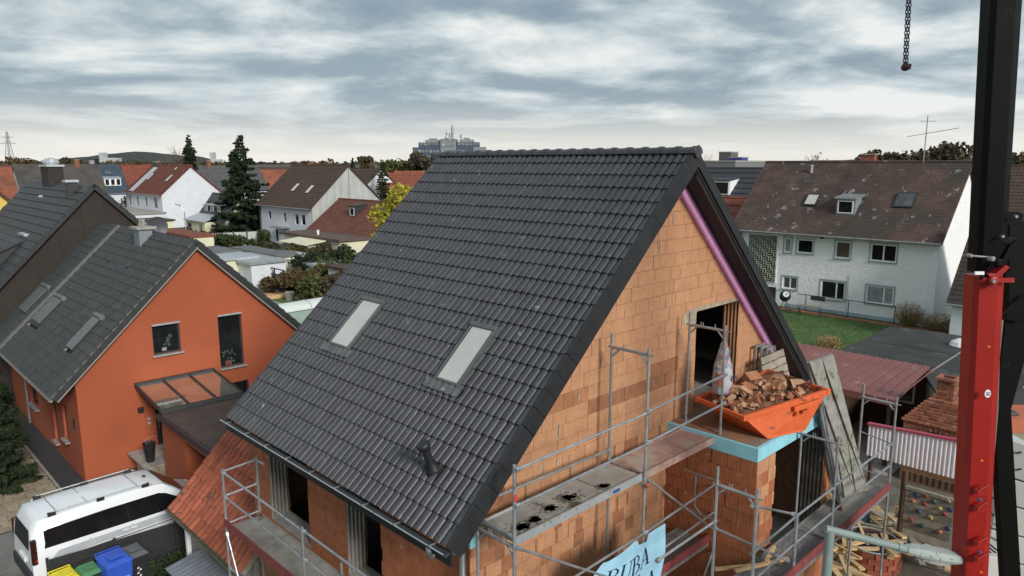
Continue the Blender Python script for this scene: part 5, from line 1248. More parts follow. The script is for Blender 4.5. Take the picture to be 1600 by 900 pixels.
for s in (-1, 1):
    gl = [(-1.97, 1.16, -1.05, 1.22, 1.62), (-1.03, 1.18, -.02, 1.21, 1.64), (0.0, 1.18, .78, 1.19, 1.63)]
    mm = MB(); mm.quad(*[sidept(x, z, s, .008) for x, z in ((-2.0, 1.20), (1.60, 1.14), (1.30, 1.40), (.98, 1.60), (.79, 1.66), (-.5, 1.67), (-1.90, 1.64))]); mm.build('side_glass_band', M_VG, van)
    for (x0, _, x1, zl, zh) in gl:
        mm = MB(); mm.quad(*[sidept(x, z, s) for x, z in ((x0, zl), (x1 - .015, zl), (x1 - .015, zh), (x0 + (.08 if x0 < -2 else 0), zh - (.03 if x0 < -2 else 0)))]); mm.build('side_window', M_VG, van)
    mm = MB(); mm.quad(*[sidept(x, z, s) for x, z in ((.79, 1.18), (1.56, 1.16), (1.28, 1.38), (.96, 1.58), (.79, 1.63))]); mm.build('side_window', M_VG, van)
    for a, b, z, h_, mat_ in ((-1.95, 1.9, .82, .025, M_VB), (-1.98, -.95, .70, .035, M_VB)):
        mm = MB(); mm.quad(*[sidept(x, zz, s, .015) for x, zz in ((a, z), (b, z + .02), (b, z + h_ + .02), (a, z + h_))]); mm.build('stripe', mat_, van)
    mm = MB(); mm.quad(*[sidept(x, zz, s, .011) for x, zz in ((-1.9, .88), (1.9, .90), (1.9, 1.08), (-1.7, 1.06))]); mm.build('grey_band', pm('silver_decal', (.42, .46, .50), .3, .1, 3, .02, 10), van)
    for x in (-.15, .05): mm = MB(); p = sidept(x, 1.0, s, .02); mm.box(p - V3((.08, .02, .015)), p + V3((.08, .02, .015))); mm.build('door_handle', M_VAN, van)
    mm = MB(); mm.quad(*[sidept(-.55, z, s, .006) for z in (.35, .355)] + [sidept(-.54, z, s, .006) for z in (1.12, 1.115)]) if False else None
    for x in (-1.0, .02, .92): mm = MB(); mm.quad(sidept(x, .35, s, .004), sidept(x + .012, .35, s, .004), sidept(x + .012, 1.1, s, .004), sidept(x, 1.1, s, .004)); mm.build('door_seam', M_VB, van)
    # roof rails
    mm = MB(); yy = .66; mm.path([(-1.85, s * yy, 1.90), (-1.72, s * yy, 1.985), (.55, s * yy, 1.985), (.70, s * yy, 1.90)], .018, 8); rr1 = mm.build('roof_rail', M_ALU, van)
    for x in (-1.72, -.6, .52): MB().box((x - .09, s * yy - .025, 1.89), (x + .09, s * yy + .025, 1.99)).build('rail_foot', M_VB, rr1)
    for x in (-1.35, 1.65):
        wv = MB().tube((x, s * .74, .33), (x, s * .945, .33), .33, 24).build('wheel', M_RUBR, van); MB().tube((x, s * .94, .33), (x, s * .952, .33), .20, 16).build('rim', M_ALU, wv)
        MB().tube((x, s * .80, .36), (x, s * .936, .36), .40, 24).build('wheel_arch', M_VB, van)
    MB().box((-2.285, s * .86 - .05, .85), (-2.16, s * .86 + .05, 1.50)).build('tail_light', pm('tail_light_glass', (.03, .008, .008), .15, .5, 8, .02, 10, spots=((.35, .02, .02), 9, .60)), van, bevel=.02)
    MB().box((1.25, s * 1.0 - .1, 1.08), (1.40, s * 1.0 + .1, 1.28)).build('mirror', M_VAN, van, bevel=.03)
mm = MB(); mm.quad((-2.275, -.66, 1.16), (-2.275, .66, 1.16), (-2.215, .60, 1.66), (-2.215, -.60, 1.66)); mm.v = [(x - .015, y, z) for x, y, z in mm.v]; mm.build('rear_window', M_VG, van)
mm = MB(); mm.quad((1.74, -.74, 1.262), (1.74, .74, 1.262), (.99, .64, 1.875), (.99, -.64, 1.875)); mm.v = [(x + .01, y, z + .012) for x, y, z in mm.v]; mm.build('windscreen', M_VG, van)
for x in (-1.6, -.9, .35): MB().box((x, -.62, 1.935), (x + .015, .62, 1.950 if x > -1.5 else 1.945)).build('roof_seam', M_LG, van)
MB().lathe((.72, .0, 1.92), [(.05, 0), (.04, .03), (.01, .05)], 10).build('aerial', M_VB, van)
MB().box((-2.34, -.85, .30), (-2.18, .85, .62)).build('bumper', M_VB, van, bevel=.03)
MB().box((-2.315, -.26, .72), (-2.285, .26, .84)).build('number_plate', M_WHITE, van)
# ================================================================ white apartment house on the right
M_WROUGH = pm('rough_white_render', (.82, .83, .83), .95, .05, 2, 1.0, 5.5, bdist=.05)
M_OLDR = pm('mossy_brown_roof', (.088, .056, .045), .92, .5, .8, .6, 8, col2=(.060, .050, .040), spots=((.24, .23, .25), 1.3, .62), wave=[('Y', .18, .5, .02, .25)])
M_CURT = pm('net_curtain', (.28, .29, .29), .7, .3, 2, .1, 10, wave=[('Y', .12, .6, .02, .4)])
M_CURT2 = pm('brown_curtain', (.10, .065, .055), .7, .3, 2, .1, 10, wave=[('Y', .14, .6, .02, .4)])
SL = pm('grey_blue_surround', (.30, .37, .41), .8, .1, 3, .1, 20)
def wz(x0, y0, x1, y1):      # window rectangle on the wall plane u=43.07 from two photo corners
    a = hu(x0, y0, 43.07); b = hu(x1, y1, 43.07); return ('u-', b[1], (b[2]), a[1] - b[1], a[2] - b[2])
Wd = [wz(1226, 371, 1236, 395), wz(1246, 373, 1270, 397), wz(1306, 376, 1328, 405), wz(1361, 380, 1400, 411), wz(1223, 431, 1245, 453), wz(1283, 437, 1319, 470), wz(1354, 445, 1395, 478)]
Wd = [w + (dict(cols=c, gm=g, sill=SL, fw=.10),) for w, c, g in zip(Wd, (1, 1, 1, 2, 2, (.36,), (.36,)), (M_CURT, M_GLASS, M_CURT2, M_GLASS, M_GGREY, M_GLASS, M_CURT))]
wh, hd, Bs, wrf = bhouse('apartment_house', 'white rough rendered two storey house with a mossy brown roof and dormer', 43.07, 52.3, 6.25, 20.4, 6.30, 10.72, 'v', M_WROUGH, M_OLDR, oh=.75, wins=Wd, course=.21, cat='house', zb=-.9, verge=.28,
    chim=[(47.9, 12.8, .55, 1.0, 11.25, pm('red_brick_chimney', (.25, .09, .06), .9, .3, 6, .5, 30))])
for w in Wd:      # painted surrounds
    k = MB(); sd, a, z, ww, hh = w[:5]
    for q in (((a - .09, z - .09), (a, z + hh + .09)), ((a + ww, z - .12), (a + ww + .09, z + hh + .09)), ((a, z + hh), (a + ww, z + hh + .09)), ((a, z - .09), (a + ww, z))): k.box((43.045, q[0][0], q[0][1]), (43.069, q[1][0], q[1][1]))
    k.build('window_surround', SL, wh)
M_BASE = pm('blue_grey_plinth', (.33, .44, .48), .9, .1, 2, .3, 20)
MB().box((43.03, 6.3, -.9), (43.066, 16.2, .25)).build('plinth', M_BASE, wh)
# decorative block screen
a = hu(1171, 366, 43.07); b = hu(1211, 441, 43.07); y0, y1, z0, z1 = b[1], a[1], b[2], a[2]
MB().box((43.05, y0, z0), (43.068, y1, z1)).build('screen_glass', M_GGREY, wh)
scr = MB().box((43.0, y0 - .08, z0 - .1), (43.066, y0, z1 + .08)).build('screen_frame', M_WHITE, wh)
M_SCR = pm('screen_cream', (.40, .42, .33), .8, .1, 3, .2, 20)
n1_, n2_ = 6, 11; cw, chh = (y1 - y0) / n1_, (z1 - z0) / n2_
for i in range(n1_):
    for j in range(n2_):
        yy, z_ = y0 + i * cw, z0 + j * chh; k = MB()
        if (i + j) % 2: k.box((42.98, yy, z_), (43.045, yy + cw, z_ + .045)).box((42.98, yy, z_ + chh / 2), (43.045, yy + cw, z_ + chh / 2 + .045))
        else: k.box((42.97, yy, z_), (43.045, yy + .045, z_ + chh)).box((42.97, yy + cw / 2, z_), (43.045, yy + cw / 2 + .045, z_ + chh))
        k.build('screen_bars', M_SCR, wh, stuff=True)
# porch void below the screen, basement hatch and cellar windows
p0 = hu(1196, 447, 43.07); p1 = hu(1211, 475, 43.07)
MB().box((43.02, p1[1], p1[2]), (43.066, 19.3, p0[2])).build('doorway', M_DARK, wh)
q0, q1 = hu(1288, 490, 43.0), hu(1311, 507, 43.0); hat = MB().box((42.98, q1[1], -.9), (43.028, q0[1], q0[2])).build('cellar_door', pm('rust_brown_board', (.17, .06, .04), .8, .3, 4, .3, 20), wh)
for x in (1347, 1374): 
    q0, q1 = hu(x, 503, 43.0), hu(x + 18, 513, 43.0); k = MB().box((42.99, q1[1], q1[2]), (43.028, q0[1], q0[2])).build('cellar_window', M_FRAME, wh); MB().box((42.98, q1[1] + .1, q1[2] + .08), (42.989, q0[1] - .1, q0[2] - .08)).build('pane', M_GLASS, k)
MB().path([(42.35, 20.6, 6.05), (42.9, 20.0, 5.3), (42.95, 20.0, -.5)], .06, 8).build('downpipe', M_FDARK, wh)
MB().tube((43.05, 11.75, 2.9), (43.05, 11.75, -.2), .02, 6).build('conduit', M_GALV, wh)
MB().box((43.02, 13.7, 5.3), (43.068, 13.95, 5.5)).build('wall_vent', M_FDARK, wh)
B = Bs['lo']
def sl_(x, y): return onslope(x, y, B)
a, b = sl_(1264, 305), sl_(1274, 322); sk1 = sl_(1276, 308)
for (x0, y0, x1, y1, g_) in ((1280, 305, 1258, 322, M_RWG), (1428, 303, 1402, 325, M_GGREY)):
    p, q = sl_(x0, y0), sl_(x1, y1); aa, bb_ = sorted((p[0], q[0])); s0, s1 = sorted((p[1], q[1])); wd_ = .95 if g_ is M_RWG else 1.25
    mid = (aa + bb_) / 2; k = MB(); k.ob(B, mid - wd_ / 2, mid + wd_ / 2, s0, s1, .03, .14); k = k.build('roof_window', M_FDARK, wrf); MB().ob(B, mid - wd_ / 2 + .1, mid + wd_ / 2 - .1, s0 + .1, s1 - .12, .12, .15).build('pane', g_, k)
p, q = sl_(1308, 335), sl_(1335, 337)
ap_ = min(p[0], q[0]); dormer(wrf, B, ap_, abs(p[0] - q[0]) + .1, (p[1] + q[1]) / 2, 1.15, 1.9, M_GALV, pm('zinc_cheek', (.20, .23, .25), .5, .1, 2, .1, 20), 1, M_FRAME)
# aerial
an_ = thing('tv_aerial', 'old television aerial with long boom on the mossy brown roof ridge', 'aerial', (47.6, 9.0, 10.6)); zb0 = 10.55
MB().tube((47.6, 9.0, zb0), (47.6, 9.0, 13.9), .035, 6).build('mast', M_GALV, an_)
MB().tube((47.6, 10.2, 12.5), (47.6, 7.0, 13.0), .02, 5).build('boom', M_GALV, an_)
for i in range(9): MB().tube((47.2, 7.2 + i * .35, 12.97 - i * .055), (48.0, 7.2 + i * .35, 12.97 - i * .055), .012, 4).build('element', M_GALV, an_)
MB().tube((47.6, 8.5, 13.5), (47.6, 9.5, 13.55), .018, 5).build('element', M_GALV, an_)
v_ = hv(1257, 268, 17); 
MB().lathe((46.8, 16.5, 9.9), [(.09, 0), (.09, .5), (.14, .52), (.14, .62)], 8).build('vent_pipe', M_ALU, wrf)
# terrace in front: bed edging, railing, mixer, table
kb = structure(MB().box((41.62, 5.2, 0), (42.0, 16.8, .10)), 'bed_edging', pm('terracotta_edging', (.30, .14, .08), .9, .3, 3, .5, 12))
rl_ = thing('steel_railing', 'low dark steel railing in front of the blue grey cellar wall', 'railing', (42.2, 11, 0))
for v in (8.3, 11.3, 14.3): MB().tube((42.2, v, 0), (42.2, v, 1.25), .03, 6).build('post', M_FDARK, rl_)
MB().tube((42.2, 8.2, 1.25), (42.2, 14.9, 1.25), .03, 6).build('top_rail', M_FDARK, rl_)
mx_ = thing('concrete_mixer', 'small concrete mixer with a pale drum mouth beside the white house', 'mixer', (41.2, 15.4, 0)); c = V3((41.2, 15.4, 1.15))
MB().lathe(c, [(.16, -.45), (.36, -.25), (.40, .05), (.26, .35), (.24, .40), (.20, .36)], 18, (-.8, -.5, .5)).build('drum', M_FDARK, mx_, smooth=True)
MB().lathe(c + V3((-.8, -.5, .5)).normalized() * .37, [(.19, 0), (.20, .05), (.13, .06), (.12, .0)], 18, (-.8, -.5, .5)).build('drum_mouth', M_WHITE, mx_)
for a in ((-.4, -.35), (.4, -.35), (0, .45)): MB().tube(c + V3((0, 0, -.2)), (c.x + a[0], c.y + a[1], 0), .03, 6).build('leg', M_FDARK, mx_)
bt = thing('garden_bench', 'dark folding garden bench and table beside the concrete mixer', 'bench', (41.0, 13.4, 0))
for i in range(4): MB().box((40.6 + i * .16, 12.6, .72), (40.72 + i * .16, 14.3, .75)).build('slat', M_GREYWOOD, bt)
for v in (12.7, 14.2):
    for s in (-1, 1): MB().tube((40.9 - s * .3, v, 0), (40.9 + s * .3, v, .72), .025, 6).build('leg', M_FDARK, bt)
MB().box((41.3, 12.6, 1.1), (41.34, 13.6, 1.4)).build('backrest', M_FDARK, bt)
# second white house behind the crane and long roof further back
c = hz(1483, 468, 2.8)
h2 = bhouse('bungalow', 'low white bungalow with a steep dark brown tiled roof behind the crane', 38.3, 46.5, -9, 4.1, 2.9, 7.3, 'v', M_WWHITE, pm('dark_brown_tile', (.040, .030, .027), .8, .25, 2, .5, 12, wave=[('Y', .3, .5, .02, .2)]), oh=.3, wins=[('u-', -.6, 1.0, 1.1, 1.3, dict(gm=M_GGREY)), ('u-', 2.0, 1.1, .9, 1.1, dict(gm=M_GGREY))], course=.33)
bhouse('row_house', 'long brown roofed terrace behind the crane mast, beyond the white gable', 60, 70, -22, 7, 6.2, 10.4, 'v', M_WWHITE, M_RBROWN, course=.4, chim=[(65, 1, .5, .7, 11.1, MATS['red_brick_chimney'])])
# shrubs, flat felt roof, red metal roof
fr = thing('flat_roof_garages', 'row of low garages under dark felt flat roofs', 'garage', (24, 1, 0))
Q = [V3(hz(x, y, 2.6)) for x, y in ((1306, 552), (1382, 514), (1478, 519))]; 
fp = [(21.9, 4.35), (29.2, 4.4), (29.5, 2.3), (29.0, -7), (17.6, -7), (17.6, -1.0), (21.8, .75)]
M_FELT = pm('roofing_felt', (.034, .035, .035), .9, .3, .9, .4, 30, col2=(.05, .051, .05), spots=((.085, .085, .08), 1.0, .62), streak=.2)
m = MB(); m.prism([(u, v, 0) for u, v in fp], (0, 0, 2.45)); m.build('wall', M_WCREAM, fr)
m = MB(); m.prism([(u + (.1 if u > 25 else -.1), v + (.1 if v > 0 else -.1), 2.451) for u, v in fp], (0, 0, .13)); m.build('roof', M_FELT, fr)
for v in (.6, -2.4): MB().box((21.9, v, 2.582), (29.1, v + .06, 2.62)).build('felt_seam', M_LG, fr)
MB().box((25.4, -6.8, 2.582), (25.46, 4.3, 2.60)).build('felt_seam', M_FELT, fr)
mr = thing('metal_roof_shed', 'timber shed under a dusty red standing seam metal roof', 'shed', (19.5, 2.5, 0))
M_RM = pm('dusty_red_metal', (.22, .082, .072), .5, .12, 1.2, .15, 20, spots=((.30, .16, .15), 1.2, .62))
z0_, z1_ = 2.55, 2.75; m = MB(); m.add([(17.2, .4, z0_), (22.0, .7, z1_), (22.0, 6.3, z1_), (17.2, 6.3, z0_), (17.2, .4, z0_ - .06), (22.0, .7, z1_ - .06), (22.0, 6.3, z1_ - .06), (17.2, 6.3, z0_ - .06)], [(0, 1, 2, 3), (4, 7, 6, 5), (0, 4, 5, 1), (3, 2, 6, 7), (0, 3, 7, 4), (1, 5, 6, 2)]); mrr = m.build('roof', M_RM, mr)
for i in range(17):
    v = .45 + i * .36; m = MB(); m.add([(17.2, v, z0_ + .002), (22.0, v + .02, z1_ + .002), (22.0, v + .06, z1_ + .002), (17.2, v + .04, z0_ + .002), (17.2, v + .01, z0_ + .05), (22, v + .03, z1_ + .05)], [(0, 1, 5, 4), (3, 4, 5, 2), (0, 4, 3)]); m.build('seam', M_RM, mrr)
MB().box((17.16, .35, 2.36), (17.22, 6.4, 2.60)).build('fascia', M_RM, mr)
M_DW = pm('brown_planks', (.10, .055, .032), .85, .3, 3, .4, 20, streak=.3, wave=[('Y', .15, .7, .02, .3)])
m = MB(); m.box((17.5, 3.0, 0), (21.7, 6.1, 2.45)); m.build('wall', M_DW, mr); MB().box((21.5, .6, 0), (21.7, 3.0, 2.6)).build('rear_wall', M_DW, mr)
wf = MB(); wf.box((21.46, 1.0, 1.25), (21.5, 2.6, 1.33)); wf.box((21.46, 1.0, 2.1), (21.5, 2.6, 2.18)); wf.box((21.46, 1.0, 1.33), (21.5, 1.08, 2.1)); wf.box((21.46, 2.52, 1.33), (21.5, 2.6, 2.1)); wf = wf.build('window', M_FRAME, mr); MB().box((21.47, 1.08, 1.33), (21.49, 2.52, 2.1)).build('pane', M_GLASS, wf)
for v in (.6, 2.9): MB().box((17.4, v, 0), (17.52, v + .12, 2.4)).build('post', M_DW, mr)
structure(MB().box((16.6, .2, 0), (21.6, 6.2, .06)), 'terrace', M_CONC)
# ---- brick barbecue oven
M_OVB = pm('oven_brick', (.28, .105, .06), .92, .25, 5, .6, 30, ovar=.38, spots=((.33, .28, .22), 8, .62))
OC = hz(1459, 700, .8)
ovn = thing('brick_oven', 'weathered red brick garden oven with a stepped hood and chimney', 'oven', (17.6, -.7, 0))
ou0, ou1, ov0, ov1 = 16.7, 18.3, -2.0, -.03
MB().box((ou0 + .04, ov0 + .04, 0), (ou1 - .04, ov1 - .04, 2.12)).build('core', M_MORTAR, ovn)
ro = random.Random(17); nb = [0]
def obrick(a, b, par=ovn):
    k = MB().box(a, b); c = (V3(a) + V3(b)) / 2; k.v = [(x + ro.uniform(-.006, .006), y + ro.uniform(-.006, .006), z) for x, y, z in k.v]
    me = k.mesh('brick', M_OVB, c); o = bpy.data.objects.new('brick', me); COL.objects.link(o); o.parent = par; o.location = c - V3(ORG[par.name]); nb[0] += 1
ah = .55; acv = (ov0 + ov1) / 2
def ring(u0, u1, v0, v1, z, hgt, off, arch=False):
    L = .23
    v = v0 - (off % 2) * .115
    while v < v1:
        a, b = max(v, v0), min(v + L, v1)
        mid = (a + b) / 2
        if b - a > .05 and not (arch and abs(mid - acv) < .54 and z < 1.62 + .34 * math.sqrt(max(0, 1 - ((mid - acv) / .54) ** 2))): obrick((u0, a + .006, z + .006), (u0 + .11, b - .006, z + hgt - .006))
        v += L
    u = u0 + .12 - (off % 2) * .115
    while u < u1:
        a, b = max(u, u0 + .115), min(u + L, u1)
        if b - a > .05: obrick((a + .006, v0, z + .006), (b - .006, v0 + .11, z + hgt - .006))
        u += L
z = 1.10; k_ = 0
while z < 2.10: ring(ou0, ou1, ov0, ov1, z, .085, k_, True); z += .085; k_ += 1
z = 1.72; k_ = 0; s_in = 0
hoodn = 9
for i in range(hoodn):
    t = i / hoodn; ring(ou0 + .60 * t - .05, ou1 - .25 * t, ov0 + .62 * t - .05, ov1 - .62 * t + .05, 2.13 + i * .085, .085, i)
    MB().box((ou0 + .60 * t, ov0 + .62 * t, 2.13 + i * .085), (ou1 - .25 * t, ov1 - .62 * t, 2.21 + i * .085)).build('core', M_OVB, ovn)
cu0, cu1, cv0, cv1 = ou0 + .62, ou0 + 1.12, acv - .26, acv + .26
MB().box((cu0 + .05, cv0 + .05, 2.8), (cu1 - .05, cv1 - .05, 3.5)).build('core', M_MORTAR, ovn)
for i in range(8): ring(cu0, cu1, cv0, cv1, 2.88 + i * .085, .085, i)
MB().box((cu0 - .05, cv0 - .05, 3.56), (cu1 + .05, cv0 + .07, 3.64)).build('cap', M_OVB, ovn); MB().box((cu0 - .05, cv1 - .07, 3.56), (cu1 + .05, cv1 + .05, 3.64)).build('cap', M_OVB, ovn); MB().box((cu0 - .05, cv0 + .07, 3.56), (cu0 + .07, cv1 - .07, 3.64)).build('cap', M_OVB, ovn); MB().box((cu1 - .07, cv0 + .07, 3.56), (cu1 + .05, cv1 - .07, 3.64)).build('cap', M_OVB, ovn)
MB().box((ou0 + .03, acv - .54, 1.0), (ou0 + .06, acv + .54, 1.98)).build('oven_mouth', pm('mouth_black', (.006, .005, .005), .95), ovn)  # flat near-black sheet fills the arch
for i in range(13):
    t = pi * i / 12; c = V3((ou0 - .01, acv + .58 * cos(t), 1.62 + .38 * sin(t))); e = V3((0, cos(t), .65 * sin(t))).normalized(); f_ = V3((0, -e.z, e.y)); k = MB(); k.ob((c, V3((1, 0, 0)), e, f_), -.02, .10, -.06, .06, -.045, .045)
    me = k.mesh('arch_brick', M_OVB, c); o = bpy.data.objects.new('arch_brick', me); COL.objects.link(o); o.parent = ovn; o.location = c - V3(ORG[ovn.name])
# ---- white corrugated screen
ws = thing('corrugated_screen', 'white corrugated sheet screen with a red top trim in front of the brick oven', 'screen', (14.6, -.9, 0)); nn = 88; m = MB()
wz0, wz1 = 1.38, 2.42
for i in range(nn + 1):
    v = .35 - 2.65 * i / nn; du = .018 * (1 if (i // 2) % 2 else -1)
    for z in (wz0, wz1 + .15 * i / nn): m.v.append((14.62 + du, v, z))
m.f = [(2 * i, 2 * i + 1, 2 * i + 3, 2 * i + 2) for i in range(nn)]; m.build('sheet', pm('dirty_white_sheet', (.80, .74, .78), .55, .08, 2, .1, 20, streak=.2, spots=((.30, .26, .24), 3, .68)), ws)
MB().prism([(14.56, .40, 2.40), (14.56, -2.35, 2.56), (14.56, -2.35, 2.62), (14.56, .40, 2.46)], (.16, 0, 0)).build('top_trim', pm('raspberry_trim', (.42, .06, .10), .5, .1, 3, .1, 20), ws)
for v in (.25, -2.2): MB().box((14.7, v - .05, 0), (14.82, v + .05, 2.4)).build('post', M_DW, ws)
# ---- climbing wall
cu = 11.4
p00, p10, p01, p11 = hu(1409, 832, cu), hu(1490, 856, cu), hu(1412, 762, cu), hu(1497, 782, cu)
cv0, cv1, cz0, cz1 = p10[1], p00[1], .02, p01[2]
cw_ = thing('climbing_wall', 'grey timber climbing wall with coloured holds below the white corrugated screen', 'climbing wall', (cu, (cv0 + cv1) / 2, 0))
npl = 9
for i in range(npl):
    z = cz0 + (cz1 - cz0) * i / npl; MB().box((cu - .02, cv0 - .5, z + .006), (cu + .02, cv1, z + (cz1 - cz0) / npl - .006)).build('plank', M_GREYWOOD if i % 2 else pm('dark_weathered_plank', (.19, .17, .14), .9, .3, 5, .4, 30, ovar=.2, streak=.3), cw_)
MB().box((cu - .05, cv0 - .5, cz1), (cu + .08, cv1 + .02, cz1 + .08)).build('ledge', M_GREYWOOD, cw_); MB().box((cu - .03, cv1 + .01, 0), (cu + .09, cv1 + .13, 2.5)).build('post', M_DW, cw_)
MB().box((cu + .5, cv0 - .5, cz1 + .05), (cu + .55, cv1 + .1, 2.3)).build('back_boards', M_DW, cw_)
hc_ = {'r': (.30, .04, .04), 'y': (.42, .36, .14), 'b': (.03, .05, .14), 'o': (.42, .14, .08), 'g': (.05, .09, .10)}
for (x, y, c) in ((1426, 782, 'o'), (1447, 775, 'r'), (1445, 787, 'r'), (1432, 773, 'b'), (1460, 784, 'g'), (1483, 783, 'y'), (1469, 795, 'y'), (1485, 796, 'b'), (1476, 803, 'r'), (1436, 799, 'b'), (1454, 808, 'y'), (1424, 812, 'r'), (1442, 821, 'g'), (1468, 831, 'o'), (1482, 826, 'b')):
    p = V3(hu(x, y, cu - .02)); m = MB(); m.lathe(p, [(.062, 0), (.065, .018), (.04, .045), (.015, .05)], 9, (-1, 0, 0)); m.v = [(a, b + ro.uniform(-.015, .015), z + ro.uniform(-.015, .015)) for a, b, z in m.v]
    h_ = m.build('climbing_hold', pm('hold_' + c, hc_[c], .6, .1, 5, .2, 20), cw_); MB().lathe(p + V3((-.07, 0, 0)), [(.02, -.01), (.02, .012)], 8, (-1, 0, 0)).build('bolt', M_DARK, h_)
# ---- timber heap, pallets, round tub
rz_ = random.Random(31)
for i in range(170):
    x, y = rz_.uniform(1300, 1490), 0; y = 775 + (x - 1300) * .33 + rz_.uniform(0, 50); zz0 = rz_.uniform(.05, .7)
    if i > 125: x = rz_.uniform(1300, 1330); y = rz_.uniform(830, 900)
    p = V3(hz(x, y, zz0)); L = rz_.uniform(.35, 1.7); w = rz_.uniform(.06, .17); k = MB(); k.box((-L / 2, -w / 2, -.015), (L / 2, w / 2, rz_.uniform(.01, .05)))
    if p.y < OV2 - .1 or p.x > 7.3:
        kind = 'short' if L < .7 else ('long' if L > 1.3 else 'medium')
        single(k, 'timber_offcut', M_WOOD if rz_.random() < .8 else M_GREYWOOD, kind + ' pale timber offcut in the loose heap below the climbing wall', 'timber', tuple(p), kind + ' offcuts in the timber heap', rot=Matrix.Rotation(rz_.uniform(0, 3.1), 3, 'Z') @ Matrix.Rotation(rz_.uniform(-.15, .15), 3, 'Y'))
pa, pb = V3(hz(1385, 790, .5)), V3(hz(1488, 838, .5))
for i in range(2):
    pt_ = thing('pallet', ['left', 'right'][i] + ' of two pale slatted pallets lying along the foot of the climbing wall', 'pallet', tuple(pa.lerp(pb, .1 + .45 * i)), 'pallets at the climbing wall', rot=Matrix.Rotation(math.atan2((pb - pa).y, (pb - pa).x), 3, 'Z') @ Matrix.Rotation(-.35, 3, 'X'))
    for k in range(6): MB().box((0, .0 + k * .14, .08), (1.15, .09 + k * .14, .10)).build('slat', M_WOOD, pt_)
    for k in range(3): MB().box((.0 + k * .52, 0, 0), (.1 + k * .52, .8, .079)).build('bearer', M_WOOD, pt_)
tc_ = hz(1362, 845, .62)
tb = thing('round_tub', 'round rusty red block tub with a grey rim beside the timber heap', 'tub', (tc_[0], tc_[1], 0)); tr_ = .72
MB().lathe((tc_[0], tc_[1], 0), [(tr_ - .06, 0), (tr_ - .02, .6), (tr_ - .10, .6), (tr_ - .12, .35), (0.02, .34)], 26).build('liner', M_FDARK, tb)
for r in range(4):
    for i in range(14): 
        t = 2 * pi * (i + .5 * (r % 2)) / 14; e1 = V3((cos(t), sin(t), 0)); e2 = V3((-sin(t), cos(t), 0)); k = MB(); k.ob((V3((tc_[0], tc_[1], r * .155)), e1, e2, V3((0, 0, 1))), tr_ - .04, tr_ + .02, -.15, .15, .005, .150); k.build('block', pm('rusty_block', (.26, .07, .035), .9, .3, 5, .5, 30, ovar=.2), tb)
m = MB(); n = 26
for i in range(n):
    t = 2 * pi * i / n; t2_ = 2 * pi * (i + 1) / n; m.tube((tc_[0] + tr_ * cos(t), tc_[1] + tr_ * sin(t), .64), (tc_[0] + tr_ * cos(t2_), tc_[1] + tr_ * sin(t2_), .64), .025, 6, cap=False)
m.build('rim', M_GALV, tb)
tb2 = thing('barrel', 'blue black plastic barrel standing behind the rusty round tub', 'barrel', hz(1340, 838, 0)); o_ = ORG[tb2.name]; MB().lathe(o_, [(.26, 0), (.29, .3), (.29, .6), (.25, .85), (.24, .86), (.2, .84)], 18).build('body', P_('dull_blue_plastic', (.03, .06, .10)), tb2)
# ================================================================ street lamp (close to the camera)
M_LAMP = pm('grey_green_lamp', (.20, .255, .245), .6, .10, 4, .15, 30)
M_LAMPH = pm('lichen_lamp_head', (.33, .37, .35), .8, .15, 6, .4, 30, spots=((.10, .12, .09), 30, .60))
LY = 8.0
l0 = V3(aty(1297, 828, LY)); l1 = V3(aty(1412, 857, LY)); l2 = V3(aty(1503, 874, LY))
lp = thing('street_lamp', 'grey green street lamp with a lichen spotted head in the foreground', 'street lamp', (l0.x, l0.y, 0))
MB().tube((l0.x, l0.y, 0), (l0.x, l0.y, l0.z + .0), .075, 16, r1=.055).build('pole', M_LAMP, lp)
arm = MB(); arm.tube(l0 - (l1 - l0).normalized() * .06, l1, .048, 14, r1=.043); arm.build('arm', M_LAMP, lp); MB().tube(l1 - (l1 - l0).normalized() * .08, l1 + (l1 - l0).normalized() * .03, .052, 14).build('clamp', M_LAMP, lp)
ax = (l2 - l1).normalized(); sdv = ax.cross(V3((0, 0, 1))).normalized(); upv = sdv.cross(ax); Lh = (l2 - l1).length; m = MB(); ns = 14; rings = []
for i, (t, w, h) in enumerate(((0, .04, .03), (.04, .075, .05), (.15, .10, .07), (.45, .135, .085), (.8, .12, .08), (.95, .08, .06), (1.0, .03, .03))):
    c = l1 + ax * (Lh * t)
    for k in range(ns): a = 2 * pi * k / ns; m.v.append(c + sdv * w * cos(a) + upv * (h * max(-.55, sin(a)) if sin(a) < 0 else h * min(.8, sin(a) * 1.1)))
for i in range(6):
    for k in range(ns): m.f.append((i * ns + k, i * ns + (k + 1) % ns, (i + 1) * ns + (k + 1) % ns, (i + 1) * ns + k))
m.f.append(tuple(range(ns))[::-1]); m.f.append(tuple(range(6 * ns, 7 * ns))); m.build('head', M_LAMPH, lp)
m = MB(); m.lathe(l1 + ax * Lh * .55 - upv * .045, [(.115, 0), (.10, .04), (.05, .06)], 14, -upv); m.v = [V3(p) + ax * ((V3(p) - (l1 + ax * Lh * .55)).dot(ax) * 1.1) for p in m.v]; m.build('lens', pm('milky_lens', (.45, .47, .45), .4, .1, 4, .1, 20), lp)
m = MB()
for i in range(6): m.tube(l2 - ax * .02 + sdv * (.05 - i * .02) - upv * .0, l2 + ax * .012 + sdv * (.05 - i * .02) - upv * .0, .006, 5)
m.build('ribs', M_LAMPH, lp, stuff=True)
